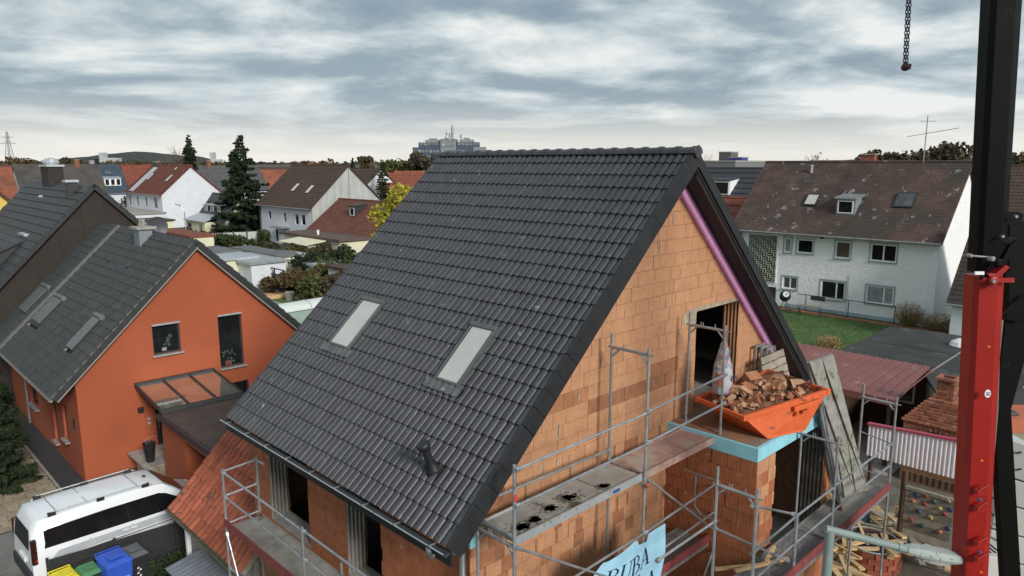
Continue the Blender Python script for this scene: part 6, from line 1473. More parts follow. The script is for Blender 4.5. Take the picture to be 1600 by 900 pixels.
# ================================================================ crane
CYY = 8.0
def cp(x, y, Y=CYY): return V3(aty(x, y, Y))
b0, b1 = cp(1494, 940), cp(1567, 940); t0, t1 = cp(1517, 430), cp(1566, 428)
crn = thing('loader_crane', 'tall loader crane column, red below and black above, at the right edge', 'crane', (b0.x, b0.y, 0))
rgt = (GU * 1); camR = V3((GU.x, GV.x, 0)).normalized(); camF = V3((GU.y, GV.y, 0)).normalized()
# camR/camF: the column's own sideways and depth axes in the house frame
axm = ((t0 + t1) / 2 - (cp(1495, 900) + cp(1541, 900)) / 2).normalized()
def column(name, pc0, pc1, w0, w1, m, prof, par=crn, cap=True):
    mm = MB(); a = (pc1 - pc0).normalized(); R_ = (camR - a * camR.dot(a)).normalized(); F2 = (camF - a * camF.dot(a)).normalized()
    n = len(prof)
    for c, w in ((pc0, w0), (pc1, w1)):
        for x, y in prof: mm.v.append(c + R_ * (x * w) + F2 * (y * w))
    mm.f = [(i, (i + 1) % n, n + (i + 1) % n, n + i) for i in range(n)] + [tuple(range(n))[::-1], tuple(range(n, 2 * n))]
    return mm.build(name, m, par, bevel=.006)
hexp = [(-.5, -.05), (-.42, -.28), (.16, -.42), (.5, -.20), (.5, .5), (-.5, .5)]
bc = (cp(1495, 900) + cp(1541, 900)) / 2; tcn_ = (t0 + t1) / 2; bc0 = bc - axm * (bc.z / axm.z)
red = column('red_column', bc0, tcn_, .325, .315, M_RED, hexp)
topc = tcn_ + axm * 5.2; topc.x += 0
b2c = (cp(1521, 425) + cp(1566, 425)) / 2; tt = (cp(1547, -60) + cp(1597, -60)) / 2
M_CRB = pm('crane_black', (.0028, .0032, .0032), .5, .3, 2, .08, 10, spots=((.009, .010, .009), 3, .62), spec=.14)
blk = column('black_boom', b2c, b2c + (tt - b2c) * 1.35, .295, .315, M_CRB, hexp)
fr_ = lambda t, x, y=-.44: bc + (tcn_ - bc) * t + camR * x * .40 + camF * (y * .42)
for t in (.985,): MB().ob((fr_(t, 0), camR, camF, axm), -.17, .17, -.03, .05, 0, .05).build('collar_plate', M_RED, crn)
for x in (-.35, .0, .3): MB().ob((fr_(1.0, x, -.40), camR, camF, axm), -.035, .035, -.02, .02, -.03, .05).build('tab', M_CRB, crn)
for (x, y, w) in ((1530, 427, 14),): 
    p = cp(x, y, CYY - .22); MB().ob((p, camR, camF, axm), -.05, .05, -.01, .01, -.015, .02).build('label_plate', M_WHITE, crn)
for x, y in ((1544, 541), (1533, 719), (1532, 893)): MB().lathe(cp(x, y, CYY - .215), [(.012, 0), (.012, .02)], 10, -camF).build('marker_light', pm('orange_marker', (.80, .22, .02), .3, .1, 5, .02, 10), crn)
for y in (766, 792, 846, 871):
    p = cp(1528, y, CYY - .16); m = MB(); m.ob((p, camR, camF, V3((0, 0, 1))), -.05, .055, -.07, .0, -.03, .03); m.tube(p + camR * -.05 - camF * .05 + V3((0, 0, .0)), p + camR * .08 - camF * .05 + V3((0, 0, .09)), .014, 6); m.build('hose_bracket', M_RED, crn)
for y in (780, 862): MB().lathe(cp(1530, y, CYY - .2), [(.022, 0), (.022, .02), (.012, .03)], 10, -camF).build('hose_fitting', pm('fitting', (.10, .10, .22), .4, .2, 5, .05, 10, metal=.4), crn)
dc = cp(1543, 615, CYY - .20); dn = (-camF + V3((0, 0, .1))).normalized(); dsk = MB().lathe(dc, [(.034, 0), (.034, .006)], 20, dn); dsk.v = [V3((p[0], p[1], dc.z + (p[2] - dc.z) * 1.35)) for p in dsk.v]; dk_ = dsk.build('number_disc', M_WHITE, crn)
fonttext('25', .052, (dc + dn * .012, -axm, camR, dn), 'number', M_INK, dk_, th=.002)
# pivot, linkage, ram, hoses
M_PIN = pm('pin_steel', (.35, .35, .36), .4, .2, 5, .05, 10, metal=.7)
def plate(pts, Y, th, m, name, par=crn): return MB().prism([cp(x, y, Y) for x, y in pts], camF * th).build(name, m, par, bevel=.003)
pv_ = plate([(1544, 428), (1552, 446), (1560, 436), (1578, 418), (1572, 414), (1556, 428)], CYY - .22, .12, M_RED, 'pivot_ear')
MB().lathe(cp(1551, 439, CYY - .24), [(.05, 0), (.05, .03), (.03, .04)], 18, -camF).build('pivot_boss', M_RED, crn); MB().lathe(cp(1551, 439, CYY - .28), [(.02, 0), (.02, .03)], 12, -camF).build('pin', M_PIN, crn)
plate([(1548, 350), (1568, 330), (1592, 330), (1600, 336), (1596, 350), (1572, 352), (1556, 372), (1550, 366)], CYY - .1, .10, M_CRB, 'link_plate')
plate([(1560, 368), (1590, 372), (1584, 382), (1562, 380)], CYY - .12, .06, M_CRB, 'link_plate'); plate([(1578, 384), (1590, 376), (1560, 440), (1546, 444)], CYY - .16, .05, M_CRB, 'link_arm')
for x, y in ((1585, 338), (1564, 369), (1551, 444)): MB().lathe(cp(x, y, CYY - .16), [(.016, 0), (.016, .04)], 12, -camF).build('pin', M_PIN, crn)
MB().tube(cp(1506, 399, CYY - .15), cp(1545, 402, CYY - .15), .012, 8).build('valve_pipe', M_PIN, crn)
for x, y, r in ((1514, 399, .022), (1548, 404, .03), (1558, 410, .045)): MB().lathe(cp(x, y, CYY - .2), [(r, -.02), (r, .04), (r * .6, .05)], 12, -camF).build('valve', M_CRB if r > .04 else M_PIN, crn)
ram = MB(); ra, rb2 = cp(1590, 345, CYY + .1), cp(1560, 900, CYY - .1)
rc = [cp(1589, 350), cp(1589, 430), cp(1566, 640, CYY), cp(1594, 930, CYY)]
plate([(1578, 345), (1604, 345), (1602, 560), (1580, 640), (1597, 930), (1570, 930), (1553, 640), (1576, 470)], CYY + .05, .10, M_CRB, 'ram_arm')
MB().path([cp(1566, 500, CYY - .05), cp(1560, 560, CYY - .05), cp(1558, 640, CYY - .05), cp(1548, 760, CYY - .05)], .012, 6).build('hose', M_GALV, crn)
MB().path([cp(1562, 500, CYY - .02), cp(1556, 650, CYY - .02)], .010, 6).build('hose', M_WHITE, crn)
MB().path([cp(1600, 460, CYY - .0), cp(1562, 496, CYY - .0), cp(1594, 502, CYY - .0)], .014, 6).build('stay', M_CRB, crn)
# chain with hook block
hkc = thing('crane_chain', 'double load chain hanging from above with a small dark hook block', 'chain', tuple(cp(1415, 108, 9.0)), None)
lk = MB(); n = 10
for i in range(n):
    t = 2 * pi * i / n; t2_ = 2 * pi * (i + 1) / n; f_ = lambda t: V3((.014 * cos(t), 0, .026 * sin(t))); lk.tube(f_(t), f_(t2_), .0062, 5, cap=False)
lkm = lk.mesh('chain_link', pm('chain_steel', (.03, .03, .06), .45, .2, 5, .05, 10, metal=.5))
for x0, x1 in ((1412.8, 1419.8), (1416.8, 1424.3)):
    a, b = cp(x0, 100, 9.0), cp(x1, -40, 9.0); n = int((b - a).length / .040); d = (b - a).normalized()
    for i in range(n):
        e = camR if i % 2 else camF; e = (e - d * e.dot(d)).normalized(); link_inst(lkm, 'chain_link', hkc, (a + d * (.04 * i), e, d.cross(e), d))
hb0 = cp(1415, 104, 9.0); MB().lathe(hb0, [(.015, .05), (.035, .03), (.052, .0), (.045, -.035), (.02, -.05)], 12).build('hook_block', pm('rust_purple_steel', (.09, .035, .04), .6, .3, 8, .3, 30, metal=.3), hkc, smooth=True)
MB().path([hb0 + V3((0, 0, -.03)) + camR * .045, hb0 + V3((0, 0, .03)) + camR * .05], .018, 6).build('latch', M_CRB, hkc)
# white stacked cabinet with black handles at the right edge
M_CAB = pm('off_white_panel', (.50, .50, .48), .6, .06, 1.5, .05, 20)
cab = thing('panel_stack', 'stack of off white wall panels with black handles behind the crane', 'panel stack', tuple(cp(1590, 900, 10.5)))
CYb = 10.2
tiers = [(684, 742), (742, 783), (783, 826), (826, 868), (868, 930)]
for i, (y0, y1) in enumerate(tiers):
    xl = 1572 - i * 9; m = MB(); m.prism([cp(xl + 4, y0 + 2, CYb), cp(1640, y0 + 26, CYb - .3), cp(1640, y1 + 24, CYb - .3), cp(xl - 4, y1 - 1, CYb)], camF * .9); pn = m.build('panel', M_CAB, cab, bevel=.01)
    for q in (.3, .75):
        yy = y0 + (y1 - y0) * q; a = cp(xl + 2, yy, CYb - .06); b = cp(xl + 16, yy + 7, CYb - .10); c = cp(xl + 24, yy + 5, CYb - .12); MB().path([a, b, c], .014, 6).build('handle', M_BLACK, pn)
        a = cp(xl - 14, yy + 8, CYb + .1); b = cp(xl - 6, yy + 6, CYb + .05); c = cp(xl + 2, yy + 12, CYb); 
        if i > 1: MB().path([a, b, c], .014, 6).build('handle', M_BLACK, pn)
bxw = thing('vented_box', 'pale box with four dark vent slots at the foot of the crane', 'box', tuple(cp(1555, 900, 9.6))); p = cp(1540, 870, 9.6); B = (p, camR, camF, V3((0, 0, 1)))
MB().ob(B, 0, .42, 0, .5, -.9, 0).build('body', M_CAB, bxw, bevel=.01)
for i in range(4): MB().ob(B, .06 + i * .07, .09 + i * .07, .1, .4, .001, .006).build('slot', M_BLACK, bxw)
lid = single(MB().ob((cp(1572, 655, 14), camR, camF, V3((0, 0, 1))), 0, 1.2, 0, .9, -.30, 0), 'orange_cover', pm('faded_orange_sheet', (.45, .13, .07), .7, .15, 2, .2, 10), 'faded orange covered crate behind the crane at the right edge', 'crate', tuple(cp(1572, 700, 14)))
wc = thing('garden_chair', 'small black and grey folding chair cushion lying on the orange cover', 'cushion', tuple(cp(1580, 645, 14.2))); k = MB(); k.ob((cp(1572, 650, 14.2), camR, camF, V3((0, 0, 1))), 0, .28, 0, .3, 0, .06); k.build('pad', M_FDARK, wc, bevel=.02)
single(MB().lathe(hz(1503, 540, 2.60), [(.5, 0), (.42, .18), (.2, .3), (.02, .33)], 14), 'skylight_dome', M_WHITE, 'small white skylight dome on the flat felt roof', 'skylight', hz(1503, 540, 2.6))
# ================================================================ houses of the town
Aw = [('u-', 134.6, 3.3, .9, 1.6, dict(fm=M_FBROWN, gm=M_GGREY)), ('u-', 130.4, 3.3, .9, 1.6, dict(fm=M_FBROWN, gm=M_GGREY)), ('u-', 126, 3.3, .8, 1.6, dict(fm=M_FDARK, gm=M_GGREY)), ('u-', 121, 3.3, 1.5, 1.7, dict(cols=2, fm=M_FDARK, gm=M_GGREY))]
A, hd, Bs, rf = bhouse('white_house', 'white house with a red tiled roof and a blank gable, left of the big conifer', 33.56, 43.5, 118.75, 137.2, 5.8, 10.28, 'v', M_WWHITE, pm('deep_red_roof', (.15, .038, .024), .85, .25, .8, .5, 8, wave=[('Y', .35, .5, .03, .15)]), wins=Aw, oh=.4, chim=[(38.5, 134.8, .8, 1.2, 10.9, M_FDARK)], sky=[('lo', 121.5, 3.2, 1.0, 1.7, M_RWG), ('lo', 131.2, 3.4, 1.0, 1.7, M_RWG), ('lo', 123, 6, .7, .8, M_RWG)])
B = Bs['lo']; m = MB(); m.ob(B, 132.9, 134.6, .4, 6.6, .0, .22); m.build('solar_sheet', M_ALU, rf)
bx = thing('flat_annex', 'white flat roofed annex in front of the white red roofed house', 'annex', (31, 128, 0)); m = MB().box((28.5, 117, 0), (33.4, 135.5, 2.6)); m.build('wall', M_WWHITE, bx); MB().box((28.2, 116.7, 2.6), (33.5, 136, 2.8)).build('roof', M_CONC, bx)
window(bx, (28.5, 119, .8), V3((0, 1, 0)), V3((-1, 0, 0)), 3.0, 1.3, M_FBROWN, 3)
bx = thing('yellow_garage', 'small pale yellow flat roofed garage near the street lamp', 'garage', (27, 108, 0)); m = MB().box((26, 101, 0), (29, 107, 2.5)); m.build('wall', M_WCREAM, bx); MB().box((25.8, 100.8, 2.5), (29.2, 107.2, 2.7)).build('roof', M_FDARK, bx); window(bx, (26, 103, 1.0), V3((0, 1, 0)), V3((-1, 0, 0)), 1.6, .9, M_FRAME)
Bw = [('u-', 85.3, 3.15, .75, 1.15), ('u-', 81.0, 3.0, .8, 1.25), ('u-', 77.7, 2.9, .95, 1.35), ('u-', 76.0, 2.9, 1.0, 1.35), ('u-', 83.5, .3, .7, 1.6, dict(fm=M_FDARK)), ('u-', 76.5, .6, 1.0, 1.0)]
Bh, hd, Bs, rf = bhouse('grey_gable_house', 'white house with a brown roof and a grey clad gable beside the hedges', 36.23, 46.9, 74.21, 88.7, 5.5, 10.45, 'v', M_WWHITE, M_RBROWN, wins=Bw, gm=M_WGREY, oh=.5, sky=[('lo', 77.5, 2.6, .85, 1.5, M_RWG), ('lo', 81.6, 2.8, .85, 1.5, M_RWG)], chim=[(41.7, 84, .6, .8, 10.9, M_FBROWN)])
MB().tube((41.7, 74.1, 4.0), (41.7, 74.1, 10.2), .06, 6).build('downpipe', M_ALU, Bh); MB().path([(35.7, 88.3, 5.1), (36.1, 88.3, 4.6), (36.1, 88.3, 0)], .10, 6).build('downpipe', M_FDARK, Bh)
MB().box((34.9, 80.2, 2.3), (36.2, 83.3, 2.42)).build('door_canopy', M_GALV, Bh)
Cw = [('u-', 99.3, .5, .9, 1.3, dict(fm=M_FDARK)), ('u-', 95.5, .6, .6, 1.2, dict(fm=M_FDARK))]
Ch, hd, Bs, rf = bhouse('cream_cottage', 'small cream cottage with a dark roof and three dormers', 33.64, 38.8, 94.18, 104.2, 2.8, 6.16, 'v', M_WCREAM, M_RGREY, wins=Cw, oh=.35)
for a in (96.9, 99.3, 101.6): dormer(rf, Bs['lo'], a, 1.25, 1.55, .95, 1.3, M_ALU, M_FDARK, 1)
bx = thing('cream_porch', 'cream lean-to porch with a pale flat roof on the cottage front', 'porch', (32.6, 100, 0)); MB().box((31.8, 97, 0), (33.6, 104, 2.3)).build('wall', M_WCREAM, bx); MB().prism([(31.5, 96.7, 2.3), (33.9, 96.7, 3.1), (33.9, 96.7, 3.25), (31.5, 96.7, 2.45)], (0, 7.6, 0)).build('roof', M_ALU, bx)
window(bx, (31.8, 98, .7), V3((0, 1, 0)), V3((-1, 0, 0)), .9, 1.2, M_FDARK); MB().box((31.75, 102, 0), (31.79, 103.2, 1.9)).build('doorway', M_DARK, bx)
# red annex right of the grey gable, with a dormer window
Eh, hd, Bs, rf = bhouse('red_annex', 'low red brown roofed annex with a small dormer behind the grey gable', 35.5, 44.5, 60.5, 73.8, 2.8, 6.2, 'v', M_WWHITE, pm('rust_brown_roof', (.15, .055, .035), .85, .3, 1.2, .5, 8, wave=[('Y', .3, .5, .02, .2)]), oh=.5)
dormer(rf, Bs['lo'], 66.6, 1.2, 3.3, 1.2, 1.6, M_FDARK, M_FDARK, 1)
bx = thing('brown_flat_shed', 'brown felt flat roof shed in front of the grey gable', 'shed', (33, 68, 0)); MB().box((31.5, 60, 0), (35.4, 72.5, 2.4)).build('wall', M_WCREAM, bx); MB().box((31.2, 59.7, 2.4), (35.6, 73.2, 2.65)).build('roof', pm('brown_felt', (.11, .075, .062), .9, .2, .6, .3, 10), bx)
MB().lathe((32.6, 66.5, 2.65), [(.14, 0), (.14, .5), (.2, .55)], 8).build('vent', M_WHITE, bx)
bx = thing('pale_lean_to', 'pale lean-to with light ribbed roof below the brown felt shed', 'lean-to', (29.8, 66, 0)); MB().prism([(28.6, 62.2, 2.0), (31.1, 62.2, 2.3), (31.1, 62.2, 2.4), (28.6, 62.2, 2.1)], (0, 6, 0)).build('roof', M_WCREAM, bx); MB().box((29, 62.4, 0), (31, 68, 1.95)).build('wall', M_GREYWOOD, bx)
# D, E, F
bhouse('grey_roof_house', 'long grey roofed house with a white gable end at the far left', 17.2, 29.6, 134.3, 143.8, 5.5, 10.45, 'u', M_WWHITE, pm('old_grey_roof', (.075, .068, .062), .9, .3, .6, .4, 5, streak=.3), oh=.3, chim=[(26.5, 139, .7, .9, 11.3, M_FBROWN)])
Fh, hd, Bs, rf = bhouse('slate_house', 'dark blue slate roofed house with a white dormer band', 31.0, 37.2, 148, 158, 5.2, 10.4, 'u', M_WWHITE, M_RBLUE, oh=.3, chim=[(32.5, 153, .7, .9, 11.2, M_GALV)], sky=[('lo', 34.2, 5.0, 1.3, 1.1, M_GGREY)])
dormer(rf, Bs['lo'], 33.4, 3.0, 2.0, 1.5, 2.0, M_ALU, M_WHITE, 3)
bhouse('red_roof_house', 'red roofed house with a narrow white gable, left of the white house', 39, 53, 152, 161.5, 5.0, 10.3, 'u', M_WWHITE, M_RRED, oh=.3, chim=[(46, 157, .6, .8, 11, M_FBROWN)])
bhouse('terracotta_house', 'terracotta roofed house at the far left edge above the yellow wall', 2, 15.8, 130, 139.5, 4.6, 10.0, 'u', M_WWHITE, M_RORG, oh=.3)
q = V3(hv(27, 322, 60)); bhouse('yellow_house', 'yellow rendered house gable at the left edge under the terracotta roof', q.x - 9, q.x, 60, 70, q.z, q.z + 4.6, 'v', M_WYEL, M_RBROWN, oh=.3)
bhouse('dark_roof_house', 'dark roofed house with white dormer behind the white red roofed gable', 48, 60, 135, 144, 5.6, 10.2, 'u', M_WWHITE, M_RGREY, oh=.3, chim=[(50, 139.5, .7, .7, 11.2, M_FBROWN)])
Gh, hd, Bs, rf = bhouse('brown_roof_house', 'brown roofed house half hidden behind the big conifer', 58, 66, 118, 129, 5.6, 9.8, 'v', M_WGREY, M_RBROWN, oh=.3)
bhouse('maroon_house', 'maroon roofed house between the conifer and the grey gable', 64, 76, 124, 134, 5, 9.6, 'u', M_WWHITE, M_RRED, oh=.3)
def bg(px, Y, zr, w, l, ax, wm, rm_, name, label, wins=(), ze=None, **k):
    c = aty(px, 250, Y); ze = ze or zr - 4.2
    if ax == 'v': return bhouse(name, label, c[0] - w / 2, c[0] + w / 2, c[1] - l / 2, c[1] + l / 2, ze, zr, 'v', wm, rm_, oh=.3, course=.8, wins=wins, **k)
    return bhouse(name, label, c[0] - l / 2, c[0] + l / 2, c[1] - w / 2, c[1] + w / 2, ze, zr, 'u', wm, rm_, oh=.3, course=.8, wins=wins, **k)
bg(568, 150, 9.6, 10, 12, 'v', M_WWHITE, M_RBROWN, 'distant_house', 'white gabled distant house right behind the brown roof', [])
bg(600, 175, 8.4, 9, 22, 'u', M_WWHITE, M_RRED, 'distant_house', 'dark red long roof behind the small dark conifer')
bg(655, 200, 8.6, 10, 16, 'u', M_WWHITE, M_RORG, 'distant_house', 'terracotta roofed distant house left of the tiled ridge end')
bg(628, 150, 7.2, 9, 12, 'u', M_WCREAM, M_RRED, 'distant_house', 'low red roofed distant house above the yellow tree')
bg(455, 190, 9.0, 10, 22, 'u', M_WWHITE, M_RORG, 'distant_house', 'orange roofed distant house behind the ridge of the brown roof')
bg(330, 230, 9.6, 10, 30, 'u', M_WGREY, M_RBLUE, 'distant_house', 'blue grey roofed distant hall behind the cottage and conifers')
bg(420, 260, 9.4, 10, 26, 'u', M_WWHITE, M_RBROWN, 'distant_house', 'brown distant roof immediately right of the big conifer')
bg(120, 260, 9.8, 10, 24, 'u', M_WWHITE, M_RRED, 'distant_house', 'red distant roof above the long grey roof at the left')
bg(185, 300, 10.0, 10, 14, 'v', M_WWHITE, M_RORG, 'distant_house', 'small gabled distant house below the pale silo block')
bg(40, 240, 10.2, 10, 22, 'u', M_WWHITE, M_RBROWN, 'distant_house', 'brown distant roof beneath the pylon at the left edge')
bg(240, 330, 10.4, 10, 20, 'v', M_WCREAM, M_RRED, 'distant_house', 'red roofed distant house left of the bare tree')
bg(500, 330, 10.2, 12, 60, 'u', M_WWHITE, M_RGREY, 'distant_house', 'long grey distant roof right of the spruce')
# right side background
Dh, hd, Bs, rf = bg(1133, 88, 10.1, 10, 12, 'v', M_WWHITE, pm('dark_grey_tile', (.035, .038, .045), .6, .2, 2, .3, 12), 'dormer_house', 'grey tiled house with a broad white dormer right of the new roof', ze=5.8)
dormer(rf, Bs['lo'], hd[2] + 3.2, 4.2, 2.2, 1.7, 2.2, MATS['dark_grey_tile'], M_WHITE, 2)
bg(1112, 66, 7.6, 8, 9, 'v', M_WWHITE, M_RRED, 'red_gable_house', 'small red roofed house below the white dormer house')
bg(1178, 84, 8.8, 9, 10, 'v', M_WWHITE, pm('near_black_tile', (.02, .016, .016), .7, .2, 2, .3, 12), 'black_roof_house', 'black roofed house with a white gable beside the mossy roof')
for px, Y, wd, hg, dp, mt, lb in ((1122, 330, 42, 12.0, 40, 'hall_grey', 'wide grey industrial hall on the right horizon'), (1168, 360, 20, 10.5, 30, 'hall_pale', 'pale box hall left of the mossy roof'), (1190, 280, 16, 8.5, 20, 'hall_white', 'white low hall between the mossy roof and the grey hall'), (1154, 420, 7, 14.5, 8, 'hall_blue', 'small blue cube block on the right horizon'), (1138, 450, 9, 18, 8, 'hall_dark', 'dark stepped plant room above the grey hall')):
    c = aty(px, 250, Y); cols = {'hall_grey': (.17, .18, .18), 'hall_pale': (.42, .42, .40), 'hall_white': (.50, .50, .50), 'hall_blue': (.05, .06, .30), 'hall_dark': (.12, .11, .11)}
    t = thing('industrial_hall', lb, 'hall', (c[0], c[1], 0)); MB().box((c[0] - wd / 2, c[1] - dp / 2, 0), (c[0] + wd / 2, c[1] + dp / 2, hg - .6)).build('wall', pm(mt, cols[mt], .8, .1, .2, .1, 2), t); MB().box((c[0] - wd / 2 - .2, c[1] - dp / 2 - .2, hg - .6), (c[0] + wd / 2 + .2, c[1] + dp / 2 + .2, hg)).build('parapet', M_CONC, t)
# office block with roof letters
oc = aty(702, 250, 430); ob = thing('office_block', 'stepped grey blue office block with roof lettering and mast on the horizon', 'office block', (oc[0], oc[1], 0), rz=-ANG)
M_OG = pm('office_panel_grey', (.20, .23, .24), .6, .1, .5, .1, 2); M_OB = pm('office_panel_blue', (.055, .075, .11), .5, .1, .5, .1, 2); M_OW = pm('office_window_strip', (.17, .19, .21), .2, .6, .25, .05, 2, spots=((.45, .47, .48), .35, .58))
def oblk(x0, x1, z0, z1, m, y0=0, y1=16, strips=True):
    b = MB().box((x0, y0, z0), (x1, y1, z1)).build('storey_block', m, ob)
    if strips:
        z = z0 + 1.2
        while z < z1 - 1.2:
            MB().box((x0 + .5, y0 - .12, z), (x1 - .5, y0 - .02, z + 1.5)).build('window_band', M_OW, b)
            k = MB(); x = x0 + .5
            while x < x1 - .6: k.box((x, y0 - .25, z), (x + .35, y0 - .121, z + 1.5)); x += 2.2
            k.build('mullions', m, b, stuff=True); z += 3.2
oblk(-21.5, -5, 0, 20.2, M_OB); oblk(-18, -5.2, 20.2, 23.0, M_OB); oblk(-14.2, -5.4, 23.0, 24.6, M_OG, 2, 14, False); oblk(-12, -8, 24.6, 25.5, M_OG, 3, 12, False)
oblk(-4.98, 4.2, 0, 25.0, M_OG, -1); oblk(4.22, 21, 0, 20.2, M_OB); oblk(4.4, 17.4, 20.2, 23.2, M_OB); oblk(6, 14, 23.2, 24.8, M_OG, 2, 14, False); oblk(8.5, 11.5, 24.8, 25.8, M_OG, 3, 12, False); oblk(14.2, 21.4, 0, 20.4, M_OG, -.6, 15)
MB().lathe((1.7, 6, 24.9), [(.5, 0), (.4, 3.2), (.9, 3.6), (1.0, 6.5), (.5, 8.4), (.1, 8.8)], 10).build('mast', M_WGREY, ob)
word('ZAV', 3.0, lambda x, y, e: V3((-2.3 + x * .62, -1.3 - e, 25.2 + y)), 'roof_letter', pm('letter_navy', (.02, .015, .07), .6), ob, bold=1.5, adv=.95); word('R', 2.4, lambda x, y, e: V3((6.3 + x * .8, -1.3 - e, 25.0 + y)), 'roof_letter', MATS['letter_navy'], ob, bold=1.2)
# silos, pylon, chimney
for px, Y, parts_, lb in ((169, 1150, ((-14, -8, 28), (-8, 14, 20)), 'pale silo block with a taller tower at its left end'), (335, 1500, ((-9, -2, 34), (-2, 12, 20)), 'pale silo tower block between the two conifers')):
    c = aty(px, 250, Y); t = thing('silo', lb, 'silo', (c[0], c[1], 0), rz=-ANG, group=None)
    for x0, x1, h in parts_:
        b = MB().box((x0, 0, 0), (x1, 14, h)).build('tower', pm('silo_pale', (.42, .44, .45), .9, .08, .1, .1, 1), t); k = MB(); x = x0 + 1
        while x < x1 - .5: k.box((x, -.4, 1), (x + 1.2, -.02, h - 1.5)); x += 2.4
        k.build('ribs', MATS['silo_pale'], b, stuff=True)
c = aty(15, 245, 820); py = thing('power_pylon', 'lattice power pylon on the left horizon', 'pylon', (c[0], c[1], 0), rz=-ANG); H_py = 46
pw = lambda z: 4.2 * (1 - z / H_py) ** 1.1 + .5
for sx_ in (-1, 1):
    for sy in (-1, 1): MB().path([(sx_ * pw(z), sy * pw(z), z) for z in (0, 10, 20, 30, 38, 46)], .28, 4).build('leg', M_GALV, py)
for i in range(9):
    z0, z1 = i * 4.6, (i + 1) * 4.6
    for sy in (-1, 1): MB().tube((-pw(z0), sy * pw(z0), z0), (pw(z1), sy * pw(z1), z1), .16, 4).tube((pw(z0), sy * pw(z0), z0), (-pw(z1), sy * pw(z1), z1), .16, 4).build('lattice_brace', M_GALV, py)
for z, w in ((33, 9), (40, 6.5)): MB().tube((-w, 0, z), (w, 0, z), .3, 4).tube((-w, 0, z), (0, 0, z + 2), .18, 4).tube((w, 0, z), (0, 0, z + 2), .18, 4).build('crossarm', M_GALV, py)
# sheds and garden things at left centre
fw_ = thing('panel_fence', 'tall pale panel fence with dark posts in front of the cream cottage', 'fence', (30, 88, 0)); pts = [V3(hz(x, y, 0)) for x, y in ((305, 390), (337, 388), (366, 386), (387, 385), (404, 384))]
for i in range(len(pts) - 1): a, b = pts[i], pts[i + 1]; MB().prism([a, b, b + V3((0, 0, 1.9)), a + V3((0, 0, 1.9))], (.06, .06, 0)).build('panel', pm('pale_fence_panel', (.42, .45, .42), .8, .12, .8, .2, 5), fw_)
for p in pts: MB().tube(p, p + V3((0, 0, 2.1)), .10, 6).build('post', M_FDARK, fw_)
sh = thing('white_shed', 'long white flat roofed garden shed behind the orange gable', 'shed', (18, 53, 0)); s0, s1, s2 = V3(hz(398, 449, 0)), V3(hz(461, 437, 0)), V3(hz(350, 455, 0))
SB = (V3((s0.x, s0.y, 0)), (V3((s1.x - s0.x, s1.y - s0.y, 0))).normalized(), V3((-(s1 - s0).y, (s1 - s0).x, 0)).normalized(), V3((0, 0, 1))); ln_ = (s1 - s0).length
MB().ob(SB, -2.6, ln_, 0, 7.5, 0, 2.45).build('wall', pm('blue_white_render', (.52, .58, .64), .9, .08, .8, .2, 10), sh); MB().ob(SB, -2.8, ln_ + .2, -.2, 7.7, 2.45, 2.68).build('roof', pm('grey_felt', (.13, .14, .14), .9, .2, .8, .3, 20), sh)
for x in (-1.8, .4, 2.6): MB().ob(SB, x, x + .35, -.24, -.21, 2.36, 2.46).build('rafter_end', M_FDARK, sh)
for i, (x, y, w, d, h, rm2_, lb) in enumerate(((392, 402, 6.5, 3, 2.7, M_GALV, 'low grey roofed shed directly behind the white shed'), (350, 398, 5, 3.5, 2.9, M_ALU, 'pale sheet roofed shed left of the white shed'), (325, 390, 5, 3.5, 3.0, MATS['grey_felt'], 'dark felt roofed shed beneath the pale panel fence'), (410, 391, 9, 1.6, 2.8, MATS['grey_felt'], 'long dark flat roof behind the sheds, below the grey gable house'), (475, 402, 9, 3, 2.4, M_ALU, 'thin white flat roof strip among the shrubs'), (285, 362, 12, 2.5, 2.6, M_RRED, 'long low red brown roof behind the satellite dish'), (548, 414, 2.6, 2.6, 2.6, M_RBROWN, 'brown roofed hut among the shrubs left of the new roof'))):
    p = V3(hz(x, y, h)); t = thing('garden_shed', lb, 'shed', (p.x, p.y, 0)); MB().box((p.x - d / 2, p.y - w / 2, 0), (p.x + d / 2, p.y + w / 2, h - .2)).build('wall', M_WCREAM if i % 2 else M_WWHITE, t); MB().box((p.x - d / 2 - .2, p.y - w / 2 - .2, h - .2), (p.x + d / 2 + .2, p.y + w / 2 + .2, h)).build('roof', rm2_, t)
tr = thing('slat_screen', 'dark brown slatted garden screen in front of the white shed', 'screen', (18.2, 48.3, 0)); ta, tb_ = V3((18.2, 50.0, 0)), V3((18.2, 46.5, 0)); TB = (ta, (tb_ - ta).normalized(), V3((0, 0, 1)), V3((-1, 0, 0)))
for x in (0, 1.7, 3.4): MB().ob(TB, x, x + .1, 0, 2.15, -.05, .05).build('post', M_CLAD, tr)
for k in range(9): MB().ob(TB, .1, 3.4, .1 + k * .18, .25 + k * .18, -.02, .02).build('slat', M_CLAD, tr)
MB().ob(TB, .1, 3.4, 2.07, 2.15, -.03, .03).build('top_rail', M_CLAD, tr)
pt2 = thing('poly_greenhouse', 'white barrel roofed greenhouse behind the orange gable', 'greenhouse', (12.2, 31.5, 0)); m = MB(); n = 10; uu = (10.3, 14.5)
GB0, GB1 = V3(hz(445, 488, 1.6)), V3(hz(505, 478, 1.6)); gd = (GB1 - GB0).normalized(); gn = V3((-gd.y, gd.x, 0)); go = V3((GB0.x, GB0.y, 0)) - gd * 1.5
for L_ in (0, 7.0):
    for i in range(n + 1): t = pi * i / n; m.v.append(go + gd * L_ + gn * (.75 - .75 * cos(t)) + V3((0, 0, 1.55 + .45 * sin(t))))
